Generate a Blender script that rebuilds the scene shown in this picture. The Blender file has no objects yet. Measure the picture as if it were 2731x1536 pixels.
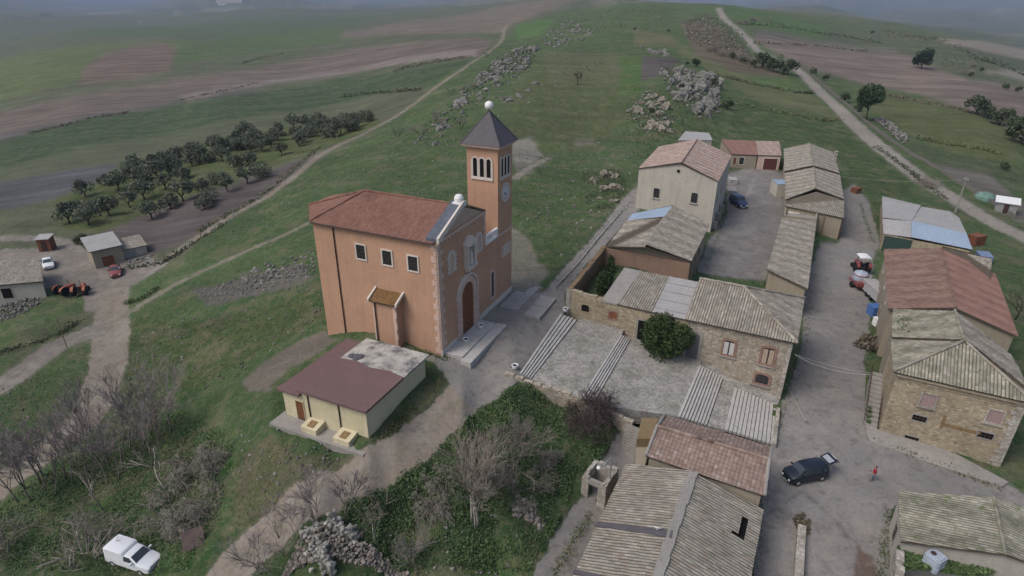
import bpy, bmesh, math, random
import numpy as np
from mathutils import Vector, Matrix, noise as mnoise
from mathutils.geometry import delaunay_2d_cdt
R = math.radians
scene = bpy.context.scene
COL = scene.collection
rng = random.Random(7)

# ------------------------------------------------------------------ camera
F_PX, PITCH, ROLL, CAM_H = 1650.0, 0.4452, -0.0066, 30.0     # photograph is 2731 px wide
cam_d = bpy.data.cameras.new('camera'); cam = bpy.data.objects.new('camera', cam_d); COL.objects.link(cam)
cam_d.sensor_width = 36; cam_d.lens = 36*F_PX/2731
cam_d.clip_start = 0.5; cam_d.clip_end = 40000
cam.location = (0, 0, CAM_H)
cam.matrix_world = Matrix.Translation((0, 0, CAM_H)) @ Matrix.Rotation(math.pi/2-PITCH, 4, 'X') @ Matrix.Rotation(-ROLL, 4, 'Z')
scene.camera = cam
# ------------------------------------------------------------------ light
SUN_EL, SUN_AZ = R(52), R(-118)        # azimuth measured from +Y towards +X: high, soft, from behind left
w = bpy.data.worlds.new('World'); scene.world = w; w.use_nodes = True
nt = w.node_tree
bg = nt.nodes['Background']; sky = nt.nodes.new('ShaderNodeTexSky')
sky.sky_type = 'NISHITA'; sky.sun_disc = False
sky.sun_elevation = SUN_EL; sky.sun_rotation = SUN_AZ; sky.dust_density = 4.0; sky.air_density = 1.0; sky.ozone_density = 1.0
nt.links.new(sky.outputs[0], bg.inputs[0]); bg.inputs[1].default_value = 0.12
sd = bpy.data.lights.new('sun', 'SUN'); sd.energy = 1.2; sd.angle = R(25); sd.color = (1.0, .97, .93)
so = bpy.data.objects.new('sun', sd); COL.objects.link(so)
sdir = Vector((math.sin(SUN_AZ)*math.cos(SUN_EL), math.cos(SUN_AZ)*math.cos(SUN_EL), math.sin(SUN_EL)))
so.rotation_euler = sdir.to_track_quat('Z', 'Y').to_euler()
so.location = sdir*200
scene.view_settings.view_transform = 'Standard'; scene.view_settings.look = 'None'
scene.view_settings.gamma = 1; scene.view_settings.exposure = 0.4
scene.cycles.max_bounces = 6; scene.cycles.volume_bounces = 0
scene.cycles.transparent_max_bounces = 8

# ------------------------------------------------------------------ measuring helpers
# S = pixels of the full photograph; rays are intersected with levels, walls and the terrain to find real places
cT, sT, cR, sR = math.cos(PITCH), math.sin(PITCH), math.cos(ROLL), math.sin(ROLL)
def ray(px, py):
    u = (px-1365.5)/F_PX; q = (py-768.0)/F_PX
    x = cR*u+sR*q; v = -sR*u+cR*q
    return np.array([x, cT-v*sT, -sT-v*cT])
def at(p, z):
    d = ray(*p); t = (z-CAM_H)/d[2]
    return Vector((d[0]*t, d[1]*t, z))
DF = 2731/2576
def D(x, y): return (x*DF, y*DF)
def crop(x0, y0, s): return lambda x, y: (x0+x*s, y0+y*s)
c1 = crop(780, 240, .5106); c2 = crop(0, 600, .276); c3 = crop(0, 1000, .37); c4 = crop(640, 860, .276)
c5 = crop(640, 1150, .3882); c6 = crop(1340, 660, .3589); c7 = crop(1540, 1080, .3146); c8 = crop(2060, 1120, .2871)
g1 = crop(1600, 320, .31746); g2 = crop(2200, 460, .276); g3 = crop(2200, 780, .3588); g4 = crop(0, 0, .3882)
g5 = crop(900, 0, .3882); g6 = crop(1800, 0, .3614); g7 = crop(100, 280, .3494); g8 = crop(2150, 380, .22554)

# ------------------------------------------------------------------ terrain height
CTRL = [(833,838,-.8),(1115,890,0),(1285,740,0),(1400,760,-.2),(1290,935,-.4),(1165,1010,-.8),(1320,640,.2),(1600,480,.3),(1500,600,.1),(1250,800,0),(1150,960,-.5),
(1560,930,-1.5),(1680,980,-2.6),(1750,1050,-3.9),(1950,1090,-5.1),
(2000,1000,-4.9),(2050,1150,-5.1),(2100,600,-4),(2080,800,-4.4),(2150,520,-3.8),(2200,1000,-5),(2400,1180,-5.3),(2576,1230,-5.5),(2050,1400,-5.7),(2250,1300,-5.4),(2400,1000,-5.2),(2400,700,-5),
(1850,620,-1.8),(1880,450,-1.5),(1830,540,-1.6),(1960,420,-1.6),(1960,600,-2.6),
(1390,1020,-2.6),(1200,1150,-3),(1200,1330,-4.5),(1480,1150,-4),(1400,1350,-5.3),(1500,1290,-5.5),(1250,1440,-5.5),(1570,1120,-4.2),(1650,1200,-5.2),(1700,1400,-5.6),(1850,1150,-5.2),
(1000,1140,-1.6),(850,1230,-2.5),(700,1330,-4.8),(560,1449,-6.5),(1000,1400,-5.2),
(870,1100,-1.3),(720,1060,-1.45),(930,1150,-1.3),(690,1070,-1.4),(1010,1090,-1.15),(800,1130,-1.45),(600,1100,-4),(450,1250,-7),(340,1430,-9),(150,1350,-10),(250,1000,-11),(290,850,-11),(280,740,-11),(100,700,-11.3),(20,600,-11.8),(0,950,-12.3),(100,1100,-11.8),(0,1300,-11.5),
(700,800,-3.5),(600,780,-5.5),(450,760,-8.5),(330,780,-10.5),(500,950,-7),(640,950,-4),(800,760,-1.3),(700,650,-3.8),(800,560,-2),(500,610,-8.5),(650,500,-7.2),(800,395,-5.2),(950,330,-2.5),(1050,400,0),(1150,300,2),(1000,480,.2),(1100,200,2),(1250,100,4.5),(1300,60,7),(1480,10,14),
(480,490,-9),(200,560,-11),(300,480,-11),(600,360,-9.5),(900,300,-6),(380,600,-10.5),
(1200,190,4.5),(1300,150,7),(1440,200,5),(1450,300,1.8),(1400,380,.7),(1560,380,.6),(1570,150,7),(1640,230,4.5),(1740,200,5),(1600,80,11),(1560,5,19),(1700,40,14),(1850,150,4),(1880,90,8),(1795,8,20),(1800,330,-.3),
(1900,300,-1),(2100,270,-3),(2000,200,0),(2180,290,-3.6),(2200,420,-3.5),(2400,480,-5),(2576,600,-6),(2500,350,-6),(2300,200,-4),(2310,155,-2.5),(2576,200,-9),(2576,450,-7.5),(2450,100,-10),(2150,70,0),(2000,40,8),(2250,50,-22),(2450,620,-5.5),(2300,540,-4.6),
(2400,35,-85),(2100,20,-85),(2576,30,-85),(1900,4,-60),
(450,100,-25),(100,200,-25),(100,330,-21),(400,330,-16),(700,200,-15),(860,160,-11),(1000,60,-9),(1200,30,1),(700,60,-30),(200,80,-50),(100,30,-90),(400,12,-90),(800,8,-65),(1100,5,-32),(0,450,-18),(50,545,-13)]
cp = [tuple(at(D(x, y), z)) for x, y, z in CTRL]
for a in (-50, -40, -25, 25, 40, 50): cp.append((9000*math.sin(R(a)), 9000*math.cos(R(a)), 22)); cp.append((5000*math.sin(R(a)), 5000*math.cos(R(a)), -52))
for a in (3, 6): cp.append((1100*math.sin(R(a)), 1100*math.cos(R(a)), 20)); cp.append((8000*math.sin(R(a)), 8000*math.cos(R(a)), 15))
for a in (-70, -90, 180, 90, 70):
    for r_, z_ in ((18, -8), (90, -11), (900, -25), (9000, -95)): cp.append((r_*math.sin(R(a)), r_*math.cos(R(a)), z_ if a > 0 or r_ > 18 else -10))
cp += [(0, 12, -7), (25, 18, -6), (-25, 15, -9)]
cp = np.array(cp)
def warp(x, y):
    r = np.sqrt(x*x+y*y)+1e-6; a = np.arctan2(x, y); lr = np.log(r+12.0)
    return np.stack([np.sin(a)*lr*1.0, np.cos(a)*lr, ], -1)
def tps(r2): return .5*r2*np.log(r2+1e-9)
W0 = warp(cp[:, 0], cp[:, 1]); n = len(cp)
K = tps(((W0[:, None]-W0[None])**2).sum(-1)) + np.eye(n)*6e-4
Pm = np.concatenate([np.ones((n, 1)), W0], 1)
Amat = np.block([[K, Pm], [Pm.T, np.zeros((3, 3))]])
sol = np.linalg.solve(Amat, np.concatenate([cp[:, 2], np.zeros(3)]))
def hz(x, y):
    x = np.asarray(x, float); y = np.asarray(y, float); sh = x.shape; x = x.ravel(); y = y.ravel(); out = np.empty(len(x))
    for i in range(0, len(x), 20000):
        Wq = warp(x[i:i+20000], y[i:i+20000])
        d2 = ((Wq[:, None]-W0[None])**2).sum(-1)
        out[i:i+20000] = tps(d2)@sol[:n]+sol[n]+Wq@sol[n+1:]
    return out.reshape(sh)
def h1(x, y): return float(hz(np.array([x]), np.array([y]))[0])
def grounds(pts):
    """pixels -> points on the terrain"""
    d = np.array([ray(*p) for p in pts]); lo = np.full(len(d), 5.0); hit = np.full(len(d), 12000.0)
    ts = np.geomspace(12, 12000, 260); prev = np.full(len(d), 12.0); done = np.zeros(len(d), bool)
    for t in ts:
        z = CAM_H+d[:, 2]*t; g = hz(d[:, 0]*t, d[:, 1]*t)
        below = (z < g) & ~done
        hit[below] = t; lo[below] = prev[below]; done |= below; prev[~done] = t
    for _ in range(24):
        m = .5*(lo+hit); z = CAM_H+d[:, 2]*m; g = hz(d[:, 0]*m, d[:, 1]*m); b = z < g
        hit[b] = m[b]; lo[~b] = m[~b]
    P = d*hit[:, None]; P[:, 2] += CAM_H
    return [Vector(p) for p in P]
def gp(p): return grounds([p])[0]

# ------------------------------------------------------------------ object helpers
def prop(o, label=None, cat=None, group=None, kind=None):
    if label: o['label'] = label
    if cat: o['category'] = cat
    if group: o['group'] = group
    if kind: o['kind'] = kind
    return o
def thing(name, label, cat, loc=(0, 0, 0), rz=0, group=None):
    o = bpy.data.objects.new(name, None); COL.objects.link(o); o.location = loc; o.rotation_euler = (0, 0, rz)
    o.empty_display_size = .3
    return prop(o, label, cat, group)
class MB:
    """collects faces, becomes one mesh object"""
    def __init__(s): s.v = []; s.f = []; s.uv = {}; s.mi = []
    def face(s, pts, mi=0, uv=None):
        i = len(s.v); s.v += [tuple(p) for p in pts]; s.f.append(tuple(range(i, i+len(pts)))); s.mi.append(mi)
        if uv: s.uv[len(s.f)-1] = uv
    def box(s, x0, x1, y0, y1, z0, z1, M=None, mi=0):
        c = [(x0,y0,z0),(x1,y0,z0),(x1,y1,z0),(x0,y1,z0),(x0,y0,z1),(x1,y0,z1),(x1,y1,z1),(x0,y1,z1)]
        if M is not None: c = [tuple(M @ Vector(p)) for p in c]
        i = len(s.v); s.v += c
        for q in ((3,2,1,0),(4,5,6,7),(0,1,5,4),(1,2,6,5),(2,3,7,6),(3,0,4,7)): s.f.append(tuple(i+k for k in q)); s.mi.append(mi)
        return s
    def prism(s, poly, z0, z1, mi=0):
        """poly: xy points; z0/z1 numbers or per-point lists"""
        nn = len(poly); z0 = [z0]*nn if not hasattr(z0, '__len__') else z0; z1 = [z1]*nn if not hasattr(z1, '__len__') else z1
        ar = sum(poly[k][0]*poly[(k+1) % nn][1]-poly[(k+1) % nn][0]*poly[k][1] for k in range(nn))
        if ar < 0: poly = poly[::-1]; z0 = z0[::-1]; z1 = z1[::-1]
        i = len(s.v); s.v += [(p[0], p[1], z0[k]) for k, p in enumerate(poly)]+[(p[0], p[1], z1[k]) for k, p in enumerate(poly)]
        s.f.append(tuple(i+nn+k for k in range(nn))); s.f.append(tuple(i+k for k in reversed(range(nn))))
        for k in range(nn): s.f.append((i+k, i+(k+1) % nn, i+nn+(k+1) % nn, i+nn+k))
        s.mi += [mi]*(nn+2)
        return s
    def tube(s, pts, rad, k=6, mi=0, caps=True):
        pts = [Vector(p) for p in pts]; nn = len(pts); rad = [rad]*nn if not hasattr(rad, '__len__') else rad
        i = len(s.v); ref = None
        for j, p in enumerate(pts):
            t = (pts[min(j+1, nn-1)]-pts[max(j-1, 0)])
            t = t.normalized() if t.length > 1e-9 else Vector((0, 0, 1))
            if ref is None: ref = t.orthogonal().normalized()
            ref = (ref-t*ref.dot(t)); ref = ref.normalized() if ref.length > 1e-6 else t.orthogonal().normalized()
            b = t.cross(ref)
            for q in range(k):
                a = 2*math.pi*q/k; s.v.append(tuple(p+(ref*math.cos(a)+b*math.sin(a))*rad[j]))
        for j in range(nn-1):
            for q in range(k):
                s.f.append((i+j*k+q, i+j*k+(q+1) % k, i+(j+1)*k+(q+1) % k, i+(j+1)*k+q)); s.mi.append(mi)
        if caps:
            s.f.append(tuple(i+q for q in reversed(range(k)))); s.f.append(tuple(i+(nn-1)*k+q for q in range(k))); s.mi += [mi, mi]
        return s
    def lathe(s, prof, c=(0, 0, 0), k=16, axis='z', mi=0):
        c = Vector(c); i = len(s.v); nn = len(prof)
        for r, h in prof:
            for q in range(k):
                a = 2*math.pi*q/k; x, y = r*math.cos(a), r*math.sin(a)
                p = (x, y, h) if axis == 'z' else ((h, x, y) if axis == 'x' else (y, h, x))
                s.v.append(tuple(c+Vector(p)))
        for j in range(nn-1):
            for q in range(k): s.f.append((i+j*k+q, i+j*k+(q+1) % k, i+(j+1)*k+(q+1) % k, i+(j+1)*k+q)); s.mi.append(mi)
        s.f.append(tuple(i+q for q in reversed(range(k)))); s.f.append(tuple(i+(nn-1)*k+q for q in range(k))); s.mi += [mi, mi]
        return s
    def mesh(s, name, mats, smooth=False):
        me = bpy.data.meshes.new(name); me.from_pydata(s.v, [], s.f)
        for m in (mats if isinstance(mats, (list, tuple)) else [mats]): me.materials.append(m)
        if any(s.mi): me.polygons.foreach_set('material_index', s.mi)
        if s.uv:
            ul = me.uv_layers.new(name='uv'); buf = np.zeros((len(me.loops), 2), np.float32)
            for fi, uv in s.uv.items():
                st = me.polygons[fi].loop_start
                for k, c in enumerate(uv): buf[st+k] = c
            ul.data.foreach_set('uv', buf.ravel())
        if smooth: me.polygons.foreach_set('use_smooth', [True]*len(me.polygons))
        me.update(); return me
    def build(s, name, mats, parent=None, smooth=False, label=None):
        o = bpy.data.objects.new(name, s.mesh(name, mats, smooth)); COL.objects.link(o)
        if parent: o.parent = parent
        if label: o['label'] = label
        return o
def fix_normals(o):
    bm = bmesh.new(); bm.from_mesh(o.data); bmesh.ops.recalc_face_normals(bm, faces=bm.faces); bm.to_mesh(o.data); bm.free()
def copy_tree(o, parent=None):
    c = o.copy(); COL.objects.link(c); c.parent = parent
    for ch in list(o.children): copy_tree(ch, c)
    return c

# ------------------------------------------------------------------ materials
MATS = {}
class NT:
    def __init__(s, name, rough=.9, spec=.25):
        s.m = bpy.data.materials.new(name); s.m.use_nodes = True; s.t = s.m.node_tree; s.b = s.t.nodes['Principled BSDF']
        s.b.inputs['Roughness'].default_value = rough; s.b.inputs['Specular IOR Level'].default_value = spec
    def nd(s, typ, **kw):
        n_ = s.t.nodes.new(typ)
        for k, v in kw.items():
            if k.startswith('i_'):
                key = k[2:]; key = int(key) if key.isdigit() else key
                if hasattr(v, 'is_linked') or isinstance(v, bpy.types.NodeSocket): s.t.links.new(v, n_.inputs[key])
                else: n_.inputs[key].default_value = v
            else: setattr(n_, k, v)
        return n_
    def link(s, a, b): s.t.links.new(a, b)
    def coord(s, which='Object'):
        if which == 'pos': return s.nd('ShaderNodeNewGeometry').outputs['Position']
        return s.nd('ShaderNodeTexCoord').outputs[which]
    def noise(s, vec, scale, detail=4, rough=.6, out='Fac'):
        return s.nd('ShaderNodeTexNoise', i_Vector=vec, i_Scale=scale, i_Detail=detail, i_Roughness=rough).outputs[out]
    def ramp(s, fac, stops):
        r_ = s.nd('ShaderNodeValToRGB'); s.link(fac, r_.inputs[0]); e = r_.color_ramp.elements
        while len(e) < len(stops): e.new(.5)
        for k, (p, c) in enumerate(stops):
            e[k].position = p; e[k].color = (*c, 1) if hasattr(c, '__len__') else (c, c, c, 1)
        return r_.outputs[0]
    def mix(s, fac, a, b, mode='MIX'):
        m_ = s.nd('ShaderNodeMix', data_type='RGBA', blend_type=mode)
        for sock, v in ((m_.inputs[0], fac), (m_.inputs[6], a), (m_.inputs[7], b)):
            if isinstance(v, bpy.types.NodeSocket): s.link(v, sock)
            elif hasattr(v, '__len__'): sock.default_value = (*v[:3], 1)
            else: sock.default_value = v if sock == m_.inputs[0] else (v, v, v, 1)
        return m_.outputs[2]
    def math(s, op, a, b=0.0, c=None):
        m_ = s.nd('ShaderNodeMath', operation=op)
        for k, v in enumerate((a, b) if c is None else (a, b, c)):
            if isinstance(v, bpy.types.NodeSocket): s.link(v, m_.inputs[k])
            else: m_.inputs[k].default_value = v
        return m_.outputs[0]
    def bump(s, h, strength=.4, dist=.05):
        b_ = s.nd('ShaderNodeBump', i_Height=h, i_Strength=strength, i_Distance=dist); s.link(b_.outputs[0], s.b.inputs['Normal'])
    def col(s, c):
        if isinstance(c, bpy.types.NodeSocket): s.link(c, s.b.inputs['Base Color'])
        else: s.b.inputs['Base Color'].default_value = (*c, 1)
        return s
def c_mul(c, k): return tuple(x*k for x in c)
def mat_plain(name, c, rough=.6, spec=.4, var=.15, scale=6, metal=0):
    if name in MATS: return MATS[name]
    t = NT(name, rough, spec); p = t.coord('Object'); nn = t.noise(p, scale)
    t.col(t.ramp(nn, [(.3, c_mul(c, 1-var)), (.7, c_mul(c, 1+var))])); t.b.inputs['Metallic'].default_value = metal
    MATS[name] = t.m; return t.m
def mat_plaster(name, c, stain=(.2, .17, .14), amt=.35, streak=True, rough=.92):
    if name in MATS: return MATS[name]
    t = NT(name, rough, .15); p = t.coord('pos')
    mp = t.nd('ShaderNodeMapping', i_Vector=p, i_Scale=(1, 1, .12)).outputs[0]
    big = t.noise(p, .35, 5, .65); st = t.noise(mp, 2.2, 5, .65); fine = t.noise(p, 9, 3)
    base = t.ramp(big, [(.3, c_mul(c, .9)), (.7, c_mul(c, 1.08))])
    base = t.mix(t.math('MULTIPLY', t.ramp(st, [(.48, 0), (.8, 1)]), amt), base, stain)
    base = t.mix(.25, base, t.ramp(fine, [(.3, .25), (.7, .75)]), 'OVERLAY')
    t.col(base); t.bump(fine, .25, .02); MATS[name] = t.m; return t.m
def mat_stone(name, cols, mortar, scale=3.2, plaster=None, pl_amt=.5):
    """rubble masonry, optionally with remains of render"""
    if name in MATS: return MATS[name]
    t = NT(name, .95, .1); p = t.coord('pos')
    wob = t.noise(p, 1.5, 2, out='Color')
    v = t.nd('ShaderNodeVectorMath', operation='MULTIPLY_ADD', i_0=wob, i_1=(.25, .25, .25), i_2=p).outputs[0]
    v = t.nd('ShaderNodeMapping', i_Vector=v, i_Scale=(1, 1, 1.6)).outputs[0]
    vo = t.nd('ShaderNodeTexVoronoi', i_Vector=v, i_Scale=scale); ed = t.nd('ShaderNodeTexVoronoi', feature='DISTANCE_TO_EDGE', i_Vector=v, i_Scale=scale).outputs['Distance']
    rnd = t.nd('ShaderNodeSeparateColor', i_Color=vo.outputs['Color']).outputs[0]
    c = t.ramp(rnd, [(i/(len(cols)-1), q) for i, q in enumerate(cols)])
    c = t.mix(t.ramp(ed, [(.03, 1), (.12, 0)]), c, mortar)
    big = t.noise(p, .45, 5, .7)
    c = t.mix(.55, c, t.ramp(big, [(.25, .3), (.75, .7)]), 'OVERLAY')
    if plaster: c = t.mix(t.math('MULTIPLY', t.ramp(t.noise(p, .6, 6, .7), [(.62-.1*pl_amt, 0), (.7-.1*pl_amt, 1)]), .7), c, plaster)
    t.col(c); t.bump(t.math('ADD', ed, t.math('MULTIPLY', t.noise(p, 8), .3)), .7, .06); MATS[name] = t.m; return t.m
def mat_tile(name, cols, period=.24, row=.38, dirt=(.12, .12, .09), dirt_amt=.5, groove=.45, moss=None, rowline=.22):
    """barrel tiles: uv is in metres, u along the eave, v up the slope"""
    if name in MATS: return MATS[name]
    t = NT(name, .92, .15); uv = t.nd('ShaderNodeUVMap', uv_map='uv').outputs[0]; p = t.coord('pos')
    sx = t.nd('ShaderNodeSeparateXYZ', i_0=uv)
    cu = t.math('FLOOR', t.math('DIVIDE', sx.outputs[0], period)); cv = t.math('FLOOR', t.math('DIVIDE', t.math('ADD', sx.outputs[1], t.math('MULTIPLY', cu, .137)), row))
    wn = t.nd('ShaderNodeTexWhiteNoise', noise_dimensions='2D', i_Vector=t.nd('ShaderNodeCombineXYZ', i_0=cu, i_1=cv).outputs[0]).outputs[0]
    c = t.ramp(wn, [(i/(len(cols)-1), q) for i, q in enumerate(cols)])
    big = t.noise(p, .5, 5, .7)
    c = t.mix(t.math('MULTIPLY', t.ramp(t.noise(p, 1.1, 6, .75), [(.45, 0), (.7, 1)]), dirt_amt), c, dirt)
    c = t.mix(.5, c, t.ramp(big, [(.25, .3), (.75, .7)]), 'OVERLAY')
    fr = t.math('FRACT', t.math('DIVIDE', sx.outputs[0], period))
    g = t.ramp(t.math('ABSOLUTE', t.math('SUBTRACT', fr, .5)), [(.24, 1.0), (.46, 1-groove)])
    c = t.mix(1.0, c, g, 'MULTIPLY')                     # darker in the channels between the cover tiles
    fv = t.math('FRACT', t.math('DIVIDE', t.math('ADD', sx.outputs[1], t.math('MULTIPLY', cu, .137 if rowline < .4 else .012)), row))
    c = t.mix(1.0, c, t.ramp(fv, [(.0, 1-rowline), (.16, 1.0)]), 'MULTIPLY')      # darker along the lap of each course
    if moss: c = t.mix(t.ramp(t.noise(p, 1.6, 5, .7), [(.6, 0), (.66, 1)]), c, moss)
    t.col(c); MATS[name] = t.m; return t.m
# ------------------------------------------------------------------ the ground, one polar sheet cut into named pieces
GRASS, OLIVE, LUSH = (.056, .094, .042), (.105, .112, .06), (.042, .078, .034)
SOIL, PATH, CONC, ASPH = (.135, .112, .09), (.20, .172, .14), (.185, .175, .165), (.19, .18, .172)
FIELDS = [  # polygon in first-view pixels, colour, vegetation 0..1
([(-300,75),(300,70),(560,40),(1100,14),(1480,10),(1250,100),(950,330),(780,420),(400,690),(-300,640)], (.088,.098,.066), .5),
([(0,160),(330,120),(560,110),(420,140),(200,220),(0,270),(-200,300),(-200,190)], (.095,.112,.055), .6),
([(560,110),(860,75),(980,40),(1240,12),(700,50),(300,75),(100,110)], (.075,.096,.06), .6),
([(215,180),(260,145),(400,118),(440,135),(420,190),(330,215),(195,235)], (.125,.102,.08), .1),
([(450,120),(650,95),(840,75),(870,105),(640,140),(430,170)], (.075,.10,.05), .6),
([(830,95),(1000,60),(1240,20),(1350,0),(1450,0),(1290,60),(1250,85),(1000,90),(870,102)], (.145,.122,.1), .1),
([(-200,350),(0,300),(250,240),(560,190),(860,130),(1190,95),(1235,110),(1190,145),(1000,160),(700,215),(400,275),(0,362),(-200,400)], (.122,.105,.086), .15),
([(-200,400),(0,362),(400,275),(640,235),(700,228),(400,300),(0,372),(-200,410)], (.105,.095,.09), .1),
([(440,255),(700,205),(1000,150),(1190,125),(1190,140),(900,180),(700,216),(470,268)], (.165,.145,.125), .05),
([(-200,415),(0,372),(400,280),(850,205),(1180,150),(1080,215),(950,235),(650,300),(300,365),(0,440),(-200,470)], (.056,.076,.046), .6),
([(0,440),(300,395),(950,238),(1065,232),(1000,290),(900,285),(600,340),(420,385),(250,440),(0,490)], (.088,.096,.066), .5),
([(-200,490),(0,470),(290,425),(240,470),(150,510),(0,545),(-200,560)], (.088,.09,.086), .1),
([(140,515),(300,455),(420,390),(900,285),(960,315),(820,375),(640,440),(420,530),(250,600),(150,590)], (.078,.092,.045), .7),
([(230,605),(420,525),(560,480),(660,440),(800,390),(720,465),(560,570),(380,655),(240,640)], (.108,.092,.088), .0),
([(1255,290),(1350,130),(1560,130),(1560,300),(1500,375),(1300,380)], (.076,.094,.044), .8),
([(1360,128),(1560,128),(1560,200),(1370,210)], (.10,.108,.06), .8),
([(1555,140),(1602,135),(1606,235),(1552,235)], (.056,.115,.03), .8),
([(1290,62),(1390,42),(1350,85),(1290,100)], (.06,.14,.04), .8),
([(1602,135),(1700,140),(1680,180),(1606,200)], (.10,.088,.082), .0),
([(1580,70),(1680,80),(1700,110),(1590,110)], (.125,.12,.07), .6),
([(1690,90),(1740,130),(1880,190),(2030,220),(2115,290),(1900,250),(1815,190),(1700,130)], (.11,.122,.06), .7),
([(1880,190),(1990,195),(2035,222),(1900,205)], (.07,.125,.042), .8),
([(1825,250),(2110,290),(2240,400),(2300,470),(2150,480),(2080,360),(1960,350),(1840,335)], (.044,.072,.03), .8),
([(1700,50),(1760,45),(1800,60),(1900,150),(1980,170),(1960,185),(1830,170),(1740,130)], (.125,.098,.075), .3),
([(1880,85),(2000,90),(2250,122),(2430,185),(2800,250),(2800,380),(2560,330),(2450,270),(2300,222),(2150,195),(2040,165),(1930,118)], (.165,.135,.115), .0),
([(2130,200),(2300,228),(2450,270),(2570,345),(2570,410),(2400,372),(2230,300)], (.09,.105,.045), .7),
([(2250,320),(2400,372),(2576,410),(2576,470),(2470,460),(2300,380)], (.06,.08,.045), .7),
([(1800,-16),(1850,5),(1900,18),(2080,62),(2085,88),(1900,62),(1830,40)], (.066,.12,.045), .6),
([(2080,62),(2200,55),(2350,85),(2560,80),(2800,130),(2800,250),(2430,185),(2250,122),(2060,95)], (.08,.095,.065), .6),
([(1900,62),(2060,92),(2250,110),(2250,125),(2000,92),(1880,85)], (.12,.11,.10), .3),
([(2350,82),(2450,90),(2800,130),(2800,160),(2480,118),(2370,98)], (.20,.175,.14), .0),
([(2470,165),(2540,160),(2800,200),(2800,215),(2560,185)], (.22,.2,.17), .0),
([(2335,395),(2480,420),(2600,520),(2600,560),(2440,470)], (.15,.135,.12), .1),
([(1140,620),(1290,570),(1370,640),(1375,745),(1285,745)], (.21,.195,.16), .25),
([(1280,355),(1345,345),(1370,420),(1310,450),(1280,420)], (.21,.195,.17), .25),
([(1430,345),(1500,345),(1490,362),(1440,362)], (.17,.155,.12), .3),
([(620,960),(700,890),(790,838),(840,870),(800,890),(720,950),(660,1000),(640,1035),(625,1030)], (.155,.135,.115), .1),
([(480,740),(560,720),(700,680),(790,670),(800,700),(640,750),(520,775)], (.125,.115,.105), .2),
([(560,1200),(640,1140),(700,1110),(900,1180),(880,1200),(760,1280),(640,1330),(560,1330)], (.095,.092,.058), .6),
([(1170,1040),(1330,960),(1450,1000),(1580,1060),(1555,1150),(1450,1190),(1440,1280),(1340,1460),(740,1460),(770,1330),(950,1215),(1120,1085)], LUSH, 1),
([(-200,1330),(0,1290),(250,1100),(480,1050),(620,1120),(600,1300),(500,1460),(-200,1500)], LUSH, 1),
([(320,830),(600,800),(820,720),(830,800),(640,900),(480,1000),(320,1000)], (.052,.075,.032), .9),
([(1060,900),(1110,960),(1000,1100),(930,1145),(900,1110),(1070,980)], (.075,.09,.045), .8),
([(0,900),(200,790),(300,740),(300,800),(130,880),(0,960)], (.07,.085,.05), .7),
]
# (name, outline or centre line in first-view pixels, width in metres or None, colour, vegetation)
ROADS = [
('track', [(1480,8),(1400,22),(1310,38),(1268,62),(1256,95),(1240,118),(1170,165),(1100,215),(1000,290),(930,330),(820,385),(720,465),(600,540),(480,620),(400,680),(310,725)], 2.6, (.18,.155,.122), .1),
('track', [(-60,628),(80,615),(150,625),(200,660),(230,700),(250,730)], 3.0, (.16,.145,.125), .2),
('track', [(-60,655),(100,640),(215,650),(380,655),(420,680),(330,735),(320,790),(210,800),(210,745),(-60,745)], None, (.165,.148,.13), .15),
('track', [(275,730),(282,800),(278,900),(262,980),(225,1060),(120,1150),(0,1240),(-120,1320)], 4.6, (.175,.15,.12), .15),
('track', [(300,815),(450,722),(620,640),(700,605),(790,560)], 1.9, (.155,.14,.105), .3),
('track', [(275,830),(150,885),(60,950),(-60,1030)], 4.2, (.16,.142,.125), .15),
('path', [(1180,985),(1110,1060),(1010,1145),(850,1240),(720,1315),(630,1395),(560,1500)], 3.3, PATH, .1),
('path', [(1290,450),(1330,420),(1380,395)], 1.6, (.16,.145,.115), .3),
('square', [(1040,900),(1115,885),(1285,735),(1370,735),(1420,760),(1440,800),(1310,950),(1285,985),(1190,1030),(1150,985),(1120,940),(1085,915)], None, CONC, 0),
('lane', [(1360,745),(1420,760),(1440,705),(1610,520),(1600,460),(1560,500),(1500,580),(1375,722)], None, ASPH, 0),
('courtyard', [(1750,680),(1780,600),(1825,530),(1825,430),(1890,405),(1975,430),(1980,540),(1930,700)], None, (.165,.155,.15), 0),
('street', [(1900,1500),(2300,1500),(2250,1260),(2700,1330),(2700,1290),(2540,1200),(2190,1090),(2180,900),(2200,620),(2215,610),(2185,500),(2150,450),(2110,470),(2110,600),(2060,600),(2020,720),(2020,850),(1940,1120),(1920,1260)], None, ASPH, 0),
('lane', [(1330,1480),(1440,1275),(1490,1240),(1545,1100),(1620,1040),(1640,1060),(1600,1200),(1470,1480)], None, ASPH, 0),
('road', [(1790,3),(1798,12),(1815,38),(1870,85),(1900,118),(1980,150),(2050,212),(2110,268),(2200,348),(2300,425),(2400,487),(2500,545),(2620,605)], 5.2, (.245,.22,.19), 0),
]
for pts_ in ([c8(310,630),c8(440,740),c8(600,890),c8(720,1000),c8(850,1110)], [c8(0,830),c8(110,885),c8(230,830)], [c8(300,620),c8(120,760)]): ROADS.append(('street', [(a/DF, b/DF) for a, b in pts_], .16, (.085, .08, .078), 0))
ROADS.append(('street', [(a/DF, b/DF) for a, b in (c8(820,1130),c8(960,1180),c8(1010,1449),c8(960,1600),c8(780,1600),c8(800,1300))], None, (.115, .085, .07), 0))
ROADS.append(('street', [(a/DF, b/DF) for a, b in (c8(680,960),c8(770,1000),c8(760,1060),c8(690,1040))], None, (.10, .09, .082), 0))
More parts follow.
